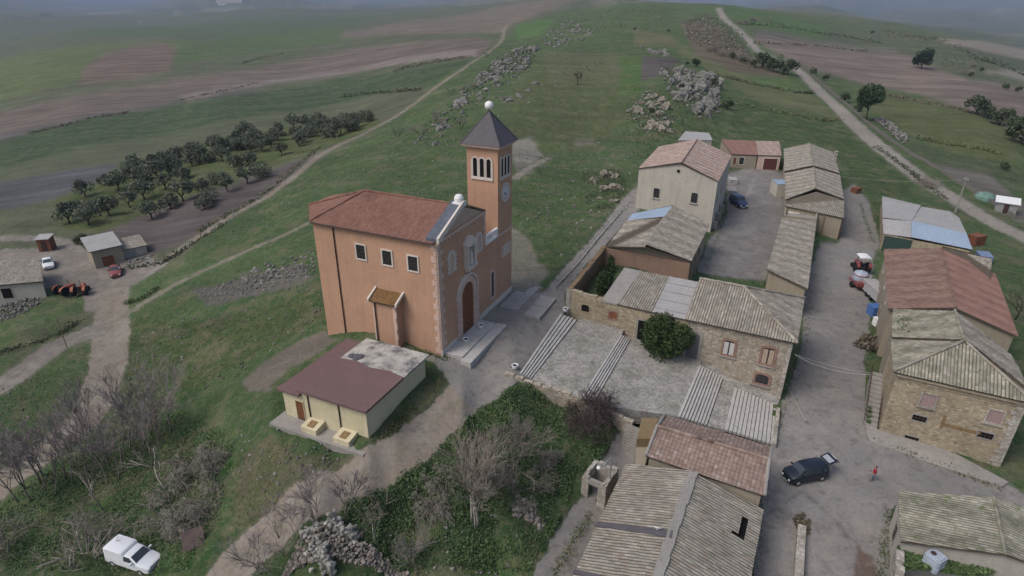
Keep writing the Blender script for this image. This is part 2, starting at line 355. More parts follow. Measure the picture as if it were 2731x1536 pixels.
ROADS.append(('courtyard', [(a/DF, b/DF) for a, b in (g1(1030,850),g1(1200,838),g1(1300,880),g1(1250,930),g1(1140,952),g1(1060,910))], None, (.215, .205, .19), 0))
ROADS.append(('courtyard', [(a/DF, b/DF) for a, b in (g1(1040,815),g1(1240,808),g1(1240,822),g1(1050,828))], None, (.26, .25, .24), 0))
ROADS.append(('courtyard', [(a/DF, b/DF) for a, b in (g1(1280,470),g1(1260,540),g1(1220,620))], .5, (.24, .23, .22), 0))
SUNK = [D(*q) for q in [(1440,780),(1600,800),(1740,830),(1960,930),(1945,1090),(1640,1050),(1320,945)]]

def pip(px, py, poly):
    inside = np.zeros(px.shape, bool); nn = len(poly); j = nn-1
    for i in range(nn):
        xi, yi = poly[i]; xj, yj = poly[j]
        c = ((yi > py) != (yj > py)) & (px < (xj-xi)*(py-yi)/(yj-yi+1e-12)+xi)
        inside ^= c; j = i
    return inside
def resample(pts, m=12):
    P = [Vector((p[0], p[1])) for p in pts]; out = []
    for i in range(len(P)-1):
        a, b, c, d = P[max(i-1, 0)], P[i], P[i+1], P[min(i+2, len(P)-1)]
        for k in range(m):
            t = k/m; out.append(.5*((2*b)+(c-a)*t+(2*a-5*b+4*c-d)*t*t+(3*b-a-3*c+d)*t**3))
    out.append(P[-1]); return out

def vnoise(x, y, seed=0):
    """smooth value noise in numpy"""
    xi = np.floor(x).astype(np.int64); yi = np.floor(y).astype(np.int64); fx = x-xi; fy = y-yi
    fx = fx*fx*(3-2*fx); fy = fy*fy*(3-2*fy)
    def hsh(a, b):
        q = (a*374761393+b*668265263+seed*974711) & 0xffffffff; q = ((q ^ (q >> 13))*1274126177) & 0xffffffff
        return ((q ^ (q >> 16)) & 0xffff)/65535.0
    return (hsh(xi, yi)*(1-fx)+hsh(xi+1, yi)*fx)*(1-fy)+(hsh(xi, yi+1)*(1-fx)+hsh(xi+1, yi+1)*fx)*fy
def fbm(x, y, seed=0, o=4):
    s = 0; a = .5
    for k in range(o): s = s+a*vnoise(x*2**k, y*2**k, seed+k); a *= .5
    return s

az = np.concatenate([np.radians(np.linspace(-180, -50, 60, endpoint=False)), np.radians(np.linspace(-50, 50, 1000)), np.radians(np.linspace(50, 180, 61)[1:])])
dep = np.concatenate([np.linspace(R(85), R(58), 14, endpoint=False), np.linspace(R(58), R(1.2), 640), np.linspace(R(1.2), R(.16), 40)[1:]])
rad = np.concatenate([32/np.tan(dep), [15000, 19000]])
rad = np.maximum.accumulate(rad)
A, Rr = np.meshgrid(az, rad); X = Rr*np.sin(A); Y = Rr*np.cos(A)
Z = np.minimum(hz(X, Y), 140)
nr, na = X.shape
# outlines in the plane
def to_world(poly): return [(p.x, p.y) for p in grounds([D(x, max(y, -6)) for x, y in poly])]
def near_line(poly): return [(p.x, p.y) for p in grounds([D(x, y) for x, y in poly]) if p.length < 2500]
def vivid(p_, c):     # valley fields differ more from one another than the averaged notes above say
    return tuple(max(.02, m_+1.4*(q-m_)) for q, m_ in zip(c, (.092, .094, .062))) if max(y for _, y in p_) < 620 and max(x for x, _ in p_) < 1300 and c[0] < .2 else c
PLIST = [(to_world(p), vivid(p, c), v) for p, c, v in FIELDS]
jit = .004*Rr
JX = X+(fbm(X/(.06*Rr+1), Y/(.06*Rr+1), 3)-.47)*jit*2.2+(fbm(X*.9, Y*.9, 31)-.47)*1.2+(fbm(X*.22, Y*.22, 33)-.47)*4; JY = Y+(fbm(X/(.06*Rr+1), Y/(.06*Rr+1), 9)-.47)*jit*2.2+(fbm(X*.9, Y*.9, 37)-.47)*1.2+(fbm(X*.22, Y*.22, 39)-.47)*4
colr = np.empty((nr, na, 3)); colr[:] = GRASS; veg = np.full((nr, na), .85)
tone = fbm(X*.05, Y*.05, 50)
colr *= (.8+.45*tone)[..., None]
# patchwork of the far valleys
_wx, _wy = X+(fbm(X*.004, Y*.004, 95)-.5)*260, Y+(fbm(X*.004, Y*.004, 97)-.5)*260
_ci, _cj = np.floor((_wx*.8+_wy*.6)/330).astype(np.int64), np.floor((_wy*.8-_wx*.6)/190).astype(np.int64)
_h = ((_ci*92837111) ^ (_cj*689287499)) & 0xffff; _h = ((_h*40503) & 0xffff)/65535.0
PAL = np.array([(.075, .095, .05), (.15, .125, .095), (.10, .11, .06), (.06, .085, .045), (.19, .165, .13), (.12, .105, .09), (.05, .066, .04), (.085, .10, .075)])
_fp = PAL[np.minimum((_h*8).astype(int), 7)]; _fm = np.clip((Rr-700)/500, 0, 1)[..., None]
_pale = ((_h*977) % 1 < .06)[..., None] & (fbm(X*.012, Y*.012, 103) > .5)[..., None]; _fp = np.where(_pale, np.array((.33, .31, .28)), _fp)
_dots = (fbm(X*.03, Y*.03, 99) > .62)[..., None]; _fp = np.where(_dots, np.array((.03, .042, .03)), _fp)
colr = colr*(1-_fm)+_fp*_fm
for poly, c, v in PLIST:
    bb = np.array(poly); m = (JX > bb[:, 0].min()) & (JX < bb[:, 0].max()) & (JY > bb[:, 1].min()) & (JY < bb[:, 1].max())
    k = np.zeros_like(m); k[m] = pip(JX[m], JY[m], poly); colr[k] = c; veg[k] = v
def blur(a, n_=1):
    for _ in range(n_):
        a = (np.roll(a, 1, 0)+a*2+np.roll(a, -1, 0))/4; a = (np.roll(a, 1, 1)+a*2+np.roll(a, -1, 1))/4
    return a
colr = blur(colr, 2); veg = blur(veg, 2)
cls = np.zeros((nr, na), np.int32); rcol = np.zeros((nr, na, 3)); rw = np.zeros((nr, na)); rveg = np.zeros((nr, na))
RN = ['ground']
EX = X+(fbm(X*1.4, Y*1.4, 41)-.47)*.9; EY = Y+(fbm(X*1.4, Y*1.4, 47)-.47)*.9
for name, poly, wd, c, v in ROADS:
    if name not in RN: RN.append(name)
    ci = RN.index(name)
    if wd is None:
        W_ = to_world(poly)
    else:
        cl = near_line(poly)
        cl = resample(cl, 10); L_, R_ = [], []
        for i, p in enumerate(cl):
            t = (cl[min(i+1, len(cl)-1)]-cl[max(i-1, 0)]); t = t.normalized() if t.length > 0 else Vector((0, 1)); nn_ = Vector((-t.y, t.x))*wd/2
            L_.append(tuple(p+nn_)); R_.append(tuple(p-nn_))
        W_ = L_+R_[::-1]
    bb = np.array(W_)
    m = (EX > bb[:, 0].min()-1) & (EX < bb[:, 0].max()+1) & (EY > bb[:, 1].min()-1) & (EY < bb[:, 1].max()+1)
    k = np.zeros_like(m)
    if wd is None: k[m] = pip(EX[m], EY[m], W_)
    else:   # strips fold over themselves at bends: test piece by piece
        for i in range(len(L_)-1):
            q = [L_[i], L_[i+1], R_[i+1], R_[i]]; qa = np.array(q)
            mm = (EX > qa[:, 0].min()) & (EX < qa[:, 0].max()) & (EY > qa[:, 1].min()) & (EY < qa[:, 1].max())
            if mm.any():
                kk = np.zeros_like(mm); kk[mm] = pip(EX[mm], EY[mm], q); k |= kk
    cls[k] = ci; rcol[k] = c; rw[k] = 1; rveg[k] = v
    if wd and wd > 1.8 and len(cl) > 2 and name in ('track', 'path'):     # grassy middle between the wheel ruts
        for i in range(len(L_)-1):
            l0, l1, r0, r1 = (Vector(q) for q in (L_[i], L_[i+1], R_[i], R_[i+1]))
            f0 = .46; f1 = .54
            q = [tuple(l0.lerp(r0, f0)), tuple(l1.lerp(r1, f0)), tuple(l1.lerp(r1, f1)), tuple(l0.lerp(r0, f1))]; qa = np.array(q)
            mm = (EX > qa[:, 0].min()) & (EX < qa[:, 0].max()) & (EY > qa[:, 1].min()) & (EY < qa[:, 1].max())
            if mm.any():
                kk = np.zeros_like(mm); kk[mm] = pip(EX[mm], EY[mm], q); rcol[kk] = tuple(.72*a+.28*b for a, b in zip(c, GRASS)); rveg[kk] = .5
wb = blur(rw, 2); den = np.maximum(wb, 1e-6)
rc = blur(rcol*rw[..., None], 2)/den[..., None]; rv = blur(rveg*rw, 2)/den
colr = colr*(1-wb[..., None])+rc*wb[..., None]; veg = veg*(1-wb)+rv*wb
# sunken bed under the stepped square, small relief on open land
sk = np.array([tuple(at(q, -1.5))[:2] for q in SUNK]); skm = pip(X, Y, [tuple(q) for q in sk])
Z = Z-np.where(skm, 2.6, 0)
rel = (fbm(X*.35, Y*.35, 70)-.47)*.5+(fbm(X*1.3, Y*1.3, 77)-.47)*.3
far = (fbm(X*.02, Y*.02, 88)-.47)*np.clip((Rr-120)/300, 0, 1)*3.0+(fbm(X*.0016, Y*.0016, 91)-.47)*np.clip((Rr-900)/2500, 0, 1)*70
Z = Z+np.where(cls == 0, rel*np.clip((veg+.1), 0, 1), rel*.12)*np.clip(1-wb*.8, .1, 1)+far

_a, _b = grounds([D(100, 345), D(860, 135)]); ROWS = math.atan2(_b.y-_a.y, _b.x-_a.x)
def ground_material(name, rough_amp=1.0, stony=1.0, road=False):
    t = NT(name, .96, .08); p = t.coord('pos')
    at_ = t.nd('ShaderNodeAttribute', attribute_name='tint').outputs['Color']; vg = t.nd('ShaderNodeAttribute', attribute_name='veg').outputs['Fac']
    n1 = t.noise(p, .06, 5, .6); n2 = t.noise(p, .55, 5, .65); n3 = t.noise(p, 3.2, 4, .7); n4 = t.noise(p, 14, 3, .7)
    c = at_
    if not road:
        # grasses of several kinds: lush, dry and bare
        c = t.mix(t.math('MULTIPLY', t.ramp(n2, [(.46, 0), (.62, 1)]), t.math('MULTIPLY', vg, .5)), c, (.118, .135, .055))
        c = t.mix(t.math('MULTIPLY', t.ramp(t.noise(p, .9, 5, .7), [(.5, 0), (.57, 1)]), t.math('MULTIPLY', vg, .62)), c, (.034, .085, .022))
        c = t.mix(t.math('MULTIPLY', t.ramp(t.noise(p, .23, 6, .72), [(.51, 0), (.60, 1)]), t.math('MULTIPLY', vg, .62)), c, (.15, .135, .09))
        c = t.mix(t.math('MULTIPLY', t.ramp(t.noise(p, 1.7, 6, .75), [(.5, 0), (.58, 1)]), t.math('MULTIPLY', vg, .38)), c, (.16, .145, .095))
        c = t.mix(t.math('MULTIPLY', t.ramp(t.noise(p, 2.6, 6, .8), [(.55, 0), (.63, 1)]), t.math('MULTIPLY', vg, .26)), c, (.20, .19, .135))
        # furrows and drill rows running along the valley fields
        mp = t.nd('ShaderNodeMapping', i_Vector=p, i_Rotation=(0, 0, -ROWS), i_Scale=(.012, .16, .1)).outputs[0]
        fur = t.noise(mp, 1.0, 6, .75)
        c = t.mix(t.math('SUBTRACT', .75, t.math('MULTIPLY', vg, .5)), c, t.ramp(fur, [(.3, .24), (.7, .76)]), 'OVERLAY')
    else:
        c = t.mix(t.math('MULTIPLY', t.ramp(t.noise(p, .4, 6, .7), [(.45, 0), (.62, 1)]), .55), c, (.245, .225, .20))
        c = t.mix(t.math('MULTIPLY', t.ramp(t.noise(p, .9, 6, .75), [(.52, 0), (.62, 1)]), .5), c, (.105, .098, .09))
    c = t.mix(.55, c, t.ramp(n1, [(.3, .36), (.7, .64)]), 'OVERLAY')
    c = t.mix(.5 if not road else .25, c, t.ramp(n3, [(.25, .22), (.75, .78)]), 'OVERLAY')
    c = t.mix(.45 if not road else .3, c, t.ramp(n4, [(.25, .25), (.75, .75)]), 'OVERLAY')
    vo = t.nd('ShaderNodeTexVoronoi', i_Vector=p, i_Scale=1.7); cell = t.nd('ShaderNodeSeparateColor', i_Color=vo.outputs['Color']).outputs[0]
    st = t.math('MULTIPLY', t.math('LESS_THAN', vo.outputs['Distance'], t.math('MULTIPLY', cell, .17)), t.math('GREATER_THAN', t.noise(p, .16, 5, .75), .54))
    c = t.mix(t.math('MULTIPLY', st, t.math('MULTIPLY', vg, .5*stony)), c, (.27, .265, .235))
    t.col(c)
    t.bump(t.math('ADD', n3, t.math('MULTIPLY', n4, .6)), .9 if not road else .35, .22 if not road else .04)
    return t.m
M_GROUND = ground_material('meadow'); M_ROAD = ground_material('worn_ground', stony=.3, road=True)
fi = np.arange((nr-1)*na).reshape(nr-1, na)
i0 = (np.arange(nr-1)[:, None]*na+np.arange(na)[None]); i1 = (np.arange(nr-1)[:, None]*na+(np.arange(na)[None]+1) % na)
quads = np.stack([i0, i0+na, i1+na, i1], -1).reshape(-1, 4)[:, ::-1]
V = np.stack([X, Y, Z], -1).reshape(-1, 3); TC = colr.reshape(-1, 3); VG = veg.reshape(-1)
qc = cls.reshape(-1)[quads]; qcls = np.where((qc[:, 0] == qc[:, 2]), qc[:, 0], np.minimum(qc[:, 0], qc[:, 2]))
GNAMES = {'ground': 'ground', 'track': 'dirt_track', 'path': 'dirt_path', 'square': 'church_square', 'lane': 'lane', 'courtyard': 'courtyard', 'street': 'street', 'road': 'gravel_road'}
for ci, nm in enumerate(RN):
    q = quads[qcls == ci]
    if not len(q): continue
    used, inv = np.unique(q, return_inverse=True); q = inv.reshape(-1, 4)
    me = bpy.data.meshes.new(GNAMES[nm]); me.vertices.add(len(used)); me.vertices.foreach_set('co', V[used].astype(np.float32).ravel())
    me.loops.add(len(q)*4); me.loops.foreach_set('vertex_index', q.astype(np.int32).ravel())
    me.polygons.add(len(q)); me.polygons.foreach_set('loop_start', np.arange(0, len(q)*4, 4, dtype=np.int32)); me.polygons.foreach_set('loop_total', np.full(len(q), 4, np.int32))
    me.update(calc_edges=True)
    a_ = me.attributes.new('tint', 'FLOAT_COLOR', 'POINT'); a_.data.foreach_set('color', np.concatenate([TC[used], np.ones((len(used), 1))], 1).astype(np.float32).ravel())
    a_ = me.attributes.new('veg', 'FLOAT', 'POINT'); a_.data.foreach_set('value', VG[used].astype(np.float32))
    me.polygons.foreach_set('use_smooth', np.ones(len(q), bool))
    me.materials.append(M_GROUND if nm == 'ground' else M_ROAD); me.validate()
    o = bpy.data.objects.new(GNAMES[nm], me); COL.objects.link(o); o['kind'] = 'structure'
# haze: one closed volume round everything, even density
def make_haze():
    t = bpy.data.materials.new('haze_air'); t.use_nodes = True; nt_ = t.node_tree; nt_.nodes.remove(nt_.nodes['Principled BSDF'])
    v_ = nt_.nodes.new('ShaderNodeVolumePrincipled'); v_.inputs['Color'].default_value = (.38, .47, .66, 1); v_.inputs['Density'].default_value = HAZE; v_.inputs['Anisotropy'].default_value = 0.0
    nt_.links.new(v_.outputs[0], nt_.nodes['Material Output'].inputs['Volume'])
    b = MB().box(-19500, 19500, -19500, 19500, float(Z.min())-1, max(36.0, float(Z.max())+1))
    o = b.build('haze', t); o['kind'] = 'stuff'
HAZE = 0.00015
make_haze()
# ------------------------------------------------------------------ building helpers
def roof_plane(mb, pts, period=.24, amp=.035, row=.4, thick=.16, hole=None, seg=5, mi=0, under=1, rnd=None, jag=.012):
    """pts: planar outline, first edge = eave. A corrugated sheet of tiles with a solid underside."""
    P = [Vector(p) for p in pts]; rr = rnd or rng
    nrm = Vector((0, 0, 0))
    for i in range(len(P)): nrm += (P[i]-P[0]).cross(P[(i+1) % len(P)]-P[0])
    if nrm.z < 0: nrm = -nrm
    nrm.normalize()
    eu = (P[1]-P[0]); eu -= nrm*eu.dot(nrm); eu.normalize(); ev = nrm.cross(eu)
    c0 = sum(P, Vector())/len(P)
    if (c0-P[0]).dot(ev) < 0: eu = -eu; ev = -ev
    uv = [((p-P[0]).dot(eu), (p-P[0]).dot(ev)) for p in P]; off = [(p-P[0]).dot(nrm) for p in P]
    umin = min(q[0] for q in uv); umax = max(q[0] for q in uv)
    du = period/seg; us = sorted(set([umin+1e-4, umax-1e-4]+[q[0] for q in uv if umin+1e-3 < q[0] < umax-1e-3]+[k*du for k in range(math.ceil((umin+1e-3)/du), int((umax-1e-3)/du)+1)]))
    def vr(u):
        vs = []
        for i in range(len(uv)):
            (a, b), (c, d) = uv[i], uv[(i+1) % len(uv)]
            if (a-u)*(c-u) <= 0 and abs(a-c) > 1e-9: vs.append(b+(d-b)*(u-a)/(c-a))
        return (min(vs), max(vs)) if vs else (0, 0)
    rng_v = [vr(u) for u in us]; L = max(b-a for a, b in rng_v); m = max(1, int(L/row))
    hts = {}
    base = len(mb.v)
    for i, u in enumerate(us):
        a, b = rng_v[i]; tile = math.floor(u/period)
        cyc = abs(math.sin(math.pi*u/period))
        for j in range(m+1):
            hj = hts.setdefault((tile, j), rr.uniform(-jag, jag))
            p = P[0]+eu*u+ev*(a+(b-a)*j/m)+nrm*(amp*(cyc-.5)+hj)
            mb.v.append(tuple(p))
    for i in range(len(us)-1):
        for j in range(m):
            q = (base+i*(m+1)+j, base+(i+1)*(m+1)+j, base+(i+1)*(m+1)+j+1, base+i*(m+1)+j+1)
            uu = (us[i], us[i+1]); vv = [rng_v[i][0]+(rng_v[i][1]-rng_v[i][0])*k/m for k in (j, j+1)]+[rng_v[i+1][0]+(rng_v[i+1][1]-rng_v[i+1][0])*k/m for k in (j, j+1)]
            if hole:
                cx = (uu[0]+uu[1])/2; cy = sum(vv)/4
                hp = [((Vector(h)-P[0]).dot(eu), (Vector(h)-P[0]).dot(ev)) for h in hole]
                if pip(np.array([math.floor(cx/period)*period+period/2]), np.array([math.floor(cy/row)*row+row/2]), hp)[0]: continue
            mb.uv[len(mb.f)] = [(uu[0], vv[0]), (uu[1], vv[2]), (uu[1], vv[3]), (uu[0], vv[1])]
            mb.f.append(q); mb.mi.append(mi)
    lo = [p-nrm*thick for p in P]; hi = [p-nrm*(amp*.4) for p in P]
    mb.face(lo[::-1], under)
    for i in range(len(P)):
        k = (i+1) % len(P); mb.face([lo[i], lo[k], hi[k], hi[i]], under)
    return mb
def caps(mb, pts, rad=.11, step=.42, mi=0):
    """row of ridge tiles"""
    for a, b in zip(pts, pts[1:]):
        a, b = Vector(a), Vector(b); nn = max(1, int((b-a).length/step))
        for k in range(nn):
            p, q = a.lerp(b, k/nn), a.lerp(b, (k+1.08)/nn); dz = Vector((0, 0, rng.uniform(-.012, .02)))
            f0 = len(mb.f); mb.tube([p+dz, q+dz], [rad, rad*.86], 7, mi); cc = (.12, rng.random()*20)
            for fi_ in range(f0, len(mb.f)): mb.uv[fi_] = [cc]*len(mb.f[fi_])
class Wall:
    """vertical wall plane from a to b (xy); outward normal is on the right of a->b when side=1"""
    def __init__(s, a, b, side=1):
        s.a = Vector((a[0], a[1], 0)); d = Vector((b[0]-a[0], b[1]-a[1], 0)); s.len = d.length; s.e = d.normalized(); s.n = Vector((s.e.y, -s.e.x, 0))*side
    def P(s, u, z, off=0): return s.a+s.e*u+s.n*off+Vector((0, 0, z))
    def uz(s, px, M=None):
        d = Vector(ray(*px)); o = Vector((0, 0, CAM_H))
        t = (s.a-o).dot(s.n)/d.dot(s.n); q = o+d*t
        return (q-s.a).dot(s.e), q.z
    def ext(s, mb, pts, o0, o1, mi=0):
        """prism of a polygon in the wall plane between two offsets"""
        nn = len(pts); i = len(mb.v)
        mb.v += [tuple(s.P(u, z, o0)) for u, z in pts]+[tuple(s.P(u, z, o1)) for u, z in pts]
        ar = sum(pts[k][0]*pts[(k+1) % nn][1]-pts[(k+1) % nn][0]*pts[k][1] for k in range(nn)); flip = (ar < 0) != (s.n.cross(s.e).z > 0) if False else (ar < 0)
        F = [tuple(i+nn+k for k in range(nn)), tuple(i+k for k in reversed(range(nn)))]+[(i+k, i+(k+1) % nn, i+nn+(k+1) % nn, i+nn+k) for k in range(nn)]
        if flip ^ (s.e.cross(Vector((0, 0, 1))).dot(s.n) < 0): F = [f[::-1] for f in F]
        mb.f += F; mb.mi += [mi]*len(F); return mb
    def band(s, mb, outer, inner, o0, o1, mi=0, closed=True):
        nn = len(outer)
        for k in range(nn if closed else nn-1):
            j = (k+1) % nn; s.ext(mb, [outer[k], outer[j], inner[j], inner[k]], o0, o1, mi)
        return mb
    def rect(s, mb, u0, u1, z0, z1, o0, o1, mi=0): return s.ext(mb, [(u0, z0), (u1, z0), (u1, z1), (u0, z1)], o0, o1, mi)
def arch(u, z0, w, h, k=8):
    r = w/2; zc = z0+h-r
    return [(u-r, z0), (u+r, z0)]+[(u+r*math.cos(math.pi*i/k), zc+r*math.sin(math.pi*i/k)) for i in range(k+1)]
def rectp(u, z0, w, h): return [(u-w/2, z0), (u+w/2, z0), (u+w/2, z0+h), (u-w/2, z0+h)]
def segp(u, z0, w, h, rise=.18, k=6):
    """rectangle with a shallow arched head"""
    return [(u-w/2, z0), (u+w/2, z0)]+[(u+w/2*math.cos(math.pi*i/k), z0+h-rise+rise*math.sin(math.pi*i/k)) for i in range(k+1)]
def window(parent, W, u, z0, w, h, frame_m, pane_m, shape=rectp, t=.12, proud=.06, bars=None, bar_m=None, name='window', label=None, sill=None, pane='pane'):
    inner = shape(u, z0, w, h); outer = shape(u, z0-t, w+2*t, h+2*t)
    f = W.band(MB(), outer, inner, -.03, proud).build(name, frame_m, parent, label=label)
    W.ext(MB(), inner, -.03, .012).build(pane, pane_m, f)
    if bars:
        b = MB()
        for i in range(1, bars[0]): W.rect(b, u-w/2+w*i/bars[0]-.02, u-w/2+w*i/bars[0]+.02, z0+.02, z0+h-.05, .01, .035)
        for j in range(1, bars[1]): W.rect(b, u-w/2+.02, u+w/2-.02, z0+h*j/bars[1]-.02, z0+h*j/bars[1]+.02, .008, .033)
        b.build('glazing_bars', bar_m or frame_m, f)
    if sill: W.rect(MB(), u-w/2-t-.08, u+w/2+t+.08, z0-t-.09, z0-t+.003, -.02, .16).build('sill', sill, f)
    return f
def door(parent, W, u, z0, w, h, leaf_m, frame_m, shape=rectp, t=.14, proud=.06, boards=5, label=None):
    d = W.band(MB(), shape(u, z0, w+2*t, h+t), shape(u, z0, w, h), -.03, proud).build('door', frame_m, parent, label=label)
    b = W.ext(MB(), shape(u, z0+.003, w-.01, h-.01), -.03, .014)
    for i in range(1, boards): W.rect(b, u-w/2+w*i/boards-.012, u-w/2+w*i/boards+.012, z0+.05, z0+h-(w*.35 if shape is arch else .05), .012, .028)
    b.build('door_leaf', leaf_m, d); return d
def inset(poly, d):
    """move a convex outline inwards"""
    P = [Vector((p[0], p[1])) for p in poly]; c = sum(P, Vector((0, 0)))/len(P); out = []; nn = len(P)
    for i in range(nn):
        e1 = (P[i]-P[i-1]).normalized(); e2 = (P[(i+1) % nn]-P[i]).normalized()
        n1 = Vector((-e1.y, e1.x)); n2 = Vector((-e2.y, e2.x))
        if n1.dot(c-P[i]) < 0: n1 = -n1
        if n2.dot(c-P[i]) < 0: n2 = -n2
        b = (n1+n2); b = b/max(.35, 1+n1.dot(n2)); out.append(P[i]+b*d)
    return out
def walls(parent, mat, poly, ztop, apex=None, z0=None, drop=1.2, name='wall'):
    """solid body under a roof: outline, top height (number or per corner), gable apex {edge: (xy, z)}"""
    nn = len(poly); zt = [ztop]*nn if not hasattr(ztop, '__len__') else ztop
    zb = [h1(p[0], p[1])-drop for p in poly] if z0 is None else [z0]*nn
    lo = min(zb); mb = MB()
    for i in range(nn):
        j = (i+1) % nn; a, b = poly[i], poly[j]
        f = [Vector((a[0], a[1], lo)), Vector((b[0], b[1], lo)), Vector((b[0], b[1], zt[j]))]
        if apex and i in apex: f.append(Vector((apex[i][0][0], apex[i][0][1], apex[i][1])))
        f.append(Vector((a[0], a[1], zt[i]))); mb.face(f)
    mb.face([Vector((p[0], p[1], lo)) for p in poly])
    o = mb.build(name, mat, parent); fix_normals(o); return o
def wall_run(mb, pts, thick, ztops, drop=1.0, z0=None, jag=0.0, step=.6):
    """free-standing wall along a polyline, ragged top"""
    for (a, b, za, zb) in zip(pts, pts[1:], ztops, ztops[1:]):
        a, b = Vector((a[0], a[1], 0)), Vector((b[0], b[1], 0)); L = (b-a).length; nn = max(1, int(L/step)); e = (b-a).normalized(); nv = Vector((-e.y, e.x, 0))*thick/2
        prev = za
        for k in range(nn):
            p, q = a.lerp(b, k/nn), a.lerp(b, (k+1)/nn+(.02 if k == nn-1 else 0))
            zt = za+(zb-za)*(k+.5)/nn+rng.uniform(-jag, jag); lo = min(h1(p.x, p.y), h1(q.x, q.y))-drop if z0 is None else z0
            mb.prism([(p-nv)[:2], (q-nv)[:2], (q+nv)[:2], (p+nv)[:2]], lo, zt)
    return mb

# materials of the buildings
ORANGE = mat_plaster('salmon_render', (.42, .255, .172), (.29, .19, .145), .6)
WHITE_TRIM = mat_plaster('white_trim', (.52, .47, .42), (.3, .26, .22), .4)
PINK_TRIM = mat_plaster('pale_pink_stone', (.50, .37, .31), (.3, .22, .18), .3)
CREAM_Y = mat_plaster('yellow_render', (.50, .45, .305), (.31, .28, .21), .5)
GREYW = mat_plaster('pale_grey_render', (.385, .36, .315), (.22, .19, .15), .45)
BUFF = mat_plaster('buff_render', (.27, .235, .18), (.16, .14, .11), .5)
BROWNW = mat_plaster('brown_weathered_render', (.20, .14, .085), (.12, .10, .06), .6)
REDW = mat_plaster('reddish_inner_render', (.25, .165, .125), (.15, .12, .09), .6)
CONCRETE = mat_plaster('concrete', (.26, .245, .225), (.14, .13, .12), .6)
STONE = mat_stone('rubble_stone', [(.20, .17, .13), (.32, .28, .22), (.38, .335, .27), (.25, .21, .16), (.44, .40, .335)], (.24, .215, .175), 3.0, (.34, .27, .19), .4)
STONE_Y = mat_stone('yellow_stone', [(.20, .165, .115), (.32, .27, .19), (.38, .33, .24), (.25, .21, .15), (.35, .29, .205)], (.25, .215, .16), 2.8, (.29, .24, .165), .8)
STONE_W = mat_stone('grey_stone', [(.28, .26, .22), (.40, .38, .34), (.34, .31, .27), (.22, .20, .17)], (.25, .23, .2), 2.6)
T_RED = mat_tile('red_tiles', [(.165, .088, .067), (.195, .108, .084), (.215, .122, .096), (.175, .094, .071)], .22, .36, (.2, .085, .06), .3, .3)
T_OLD = mat_tile('old_tiles', [(.235, .217, .18), (.295, .277, .235), (.215, .193, .16), (.345, .325, .28), (.25, .21, .168), (.285, .265, .222)], .25, .4, (.16, .15, .13), .5, .66)
T_OLD2 = mat_tile('lichen_tiles', [(.22, .205, .175), (.31, .285, .24), (.27, .24, .195), (.19, .175, .15), (.38, .35, .30)], .25, .4, (.18, .17, .14), .5, .45)
T_GREEN = mat_tile('mossy_tiles', [(.215, .205, .16), (.295, .28, .225), (.19, .178, .14), (.34, .32, .265), (.25, .225, .18)], .25, .4, (.13, .14, .09), .6, .6, moss=(.10, .12, .055))
T_PINK = mat_tile('pink_tiles', [(.32, .225, .19), (.39, .295, .255), (.29, .20, .17), (.43, .36, .315), (.255, .185, .155)], .25, .42, (.22, .17, .14), .35, .4)
T_PINK2 = mat_tile('faded_pink_tiles', [(.215, .155, .13), (.255, .19, .16), (.185, .13, .105), (.30, .245, .21)], .3, .34, (.19, .145, .12), .4, .25, rowline=.6)
T_BROWNRED = mat_tile('brown_red_tiles', [(.16, .10, .082), (.185, .118, .095), (.22, .15, .125), (.15, .092, .075)], .25, .42, (.25, .17, .13), .35, .35)
T_RED2 = mat_tile('orange_red_tiles', [(.215, .118, .093), (.24, .135, .108), (.235, .145, .12), (.20, .11, .087)], .25, .4, (.30, .19, .15), .4, .3)
UNDER = mat_plain('roof_timber', (.085, .07, .055), .9, .1)
DARKHOLE = mat_plain('dark_interior', (.012, .011, .01), .9, .1)  # near black, stands in for the shade inside openings and the roof hole
GLASS = mat_plain('dark_glass', (.025, .03, .033), .25, .5, .3, 2)
WOODDOOR = mat_plain('brown_door_wood', (.17, .07, .035), .6, .3, .2, 3)
RUST = mat_plain('rust_metal', (.16, .065, .035), .8, .3, .4, 3)
PIPE = mat_plain('brown_pipe', (.045, .025, .02), .5, .4)
SLATE = mat_plain('slate_purple', (.085, .078, .088), .75, .3, .15, 2)
SLATEBLUE = mat_plain('blue_slate', (.085, .095, .12), .7, .3, .25, 2)
SHEETGREY = mat_plaster('cement_sheet', (.31, .305, .30), (.19, .18, .17), .6)
SHEETBLUE = mat_plaster('blue_sheet', (.235, .30, .385), (.28, .30, .32), .5)
WHITE = mat_plain('white_paint', (.66, .66, .65), .5, .4, .08)
STEEL = mat_plain('grey_metal', (.22, .22, .22), .5, .5, .15, 3)
BRICK = mat_plain('red_brick', (.235, .15, .115), .9, .2, .3, 5)
PURPLE = mat_plaster('purple_roofing', (.145, .093, .09), (.12, .08, .078), .4)
PINKWIN = mat_plain('pink_boarding', (.27, .195, .19), .8, .2, .12)
TIMBER = mat_plain('old_timber', (.20, .135, .07), .9, .1, .3, 4)
GREENDARK = mat_plain('dark_green_metal', (.03, .055, .05), .7, .3, .2)

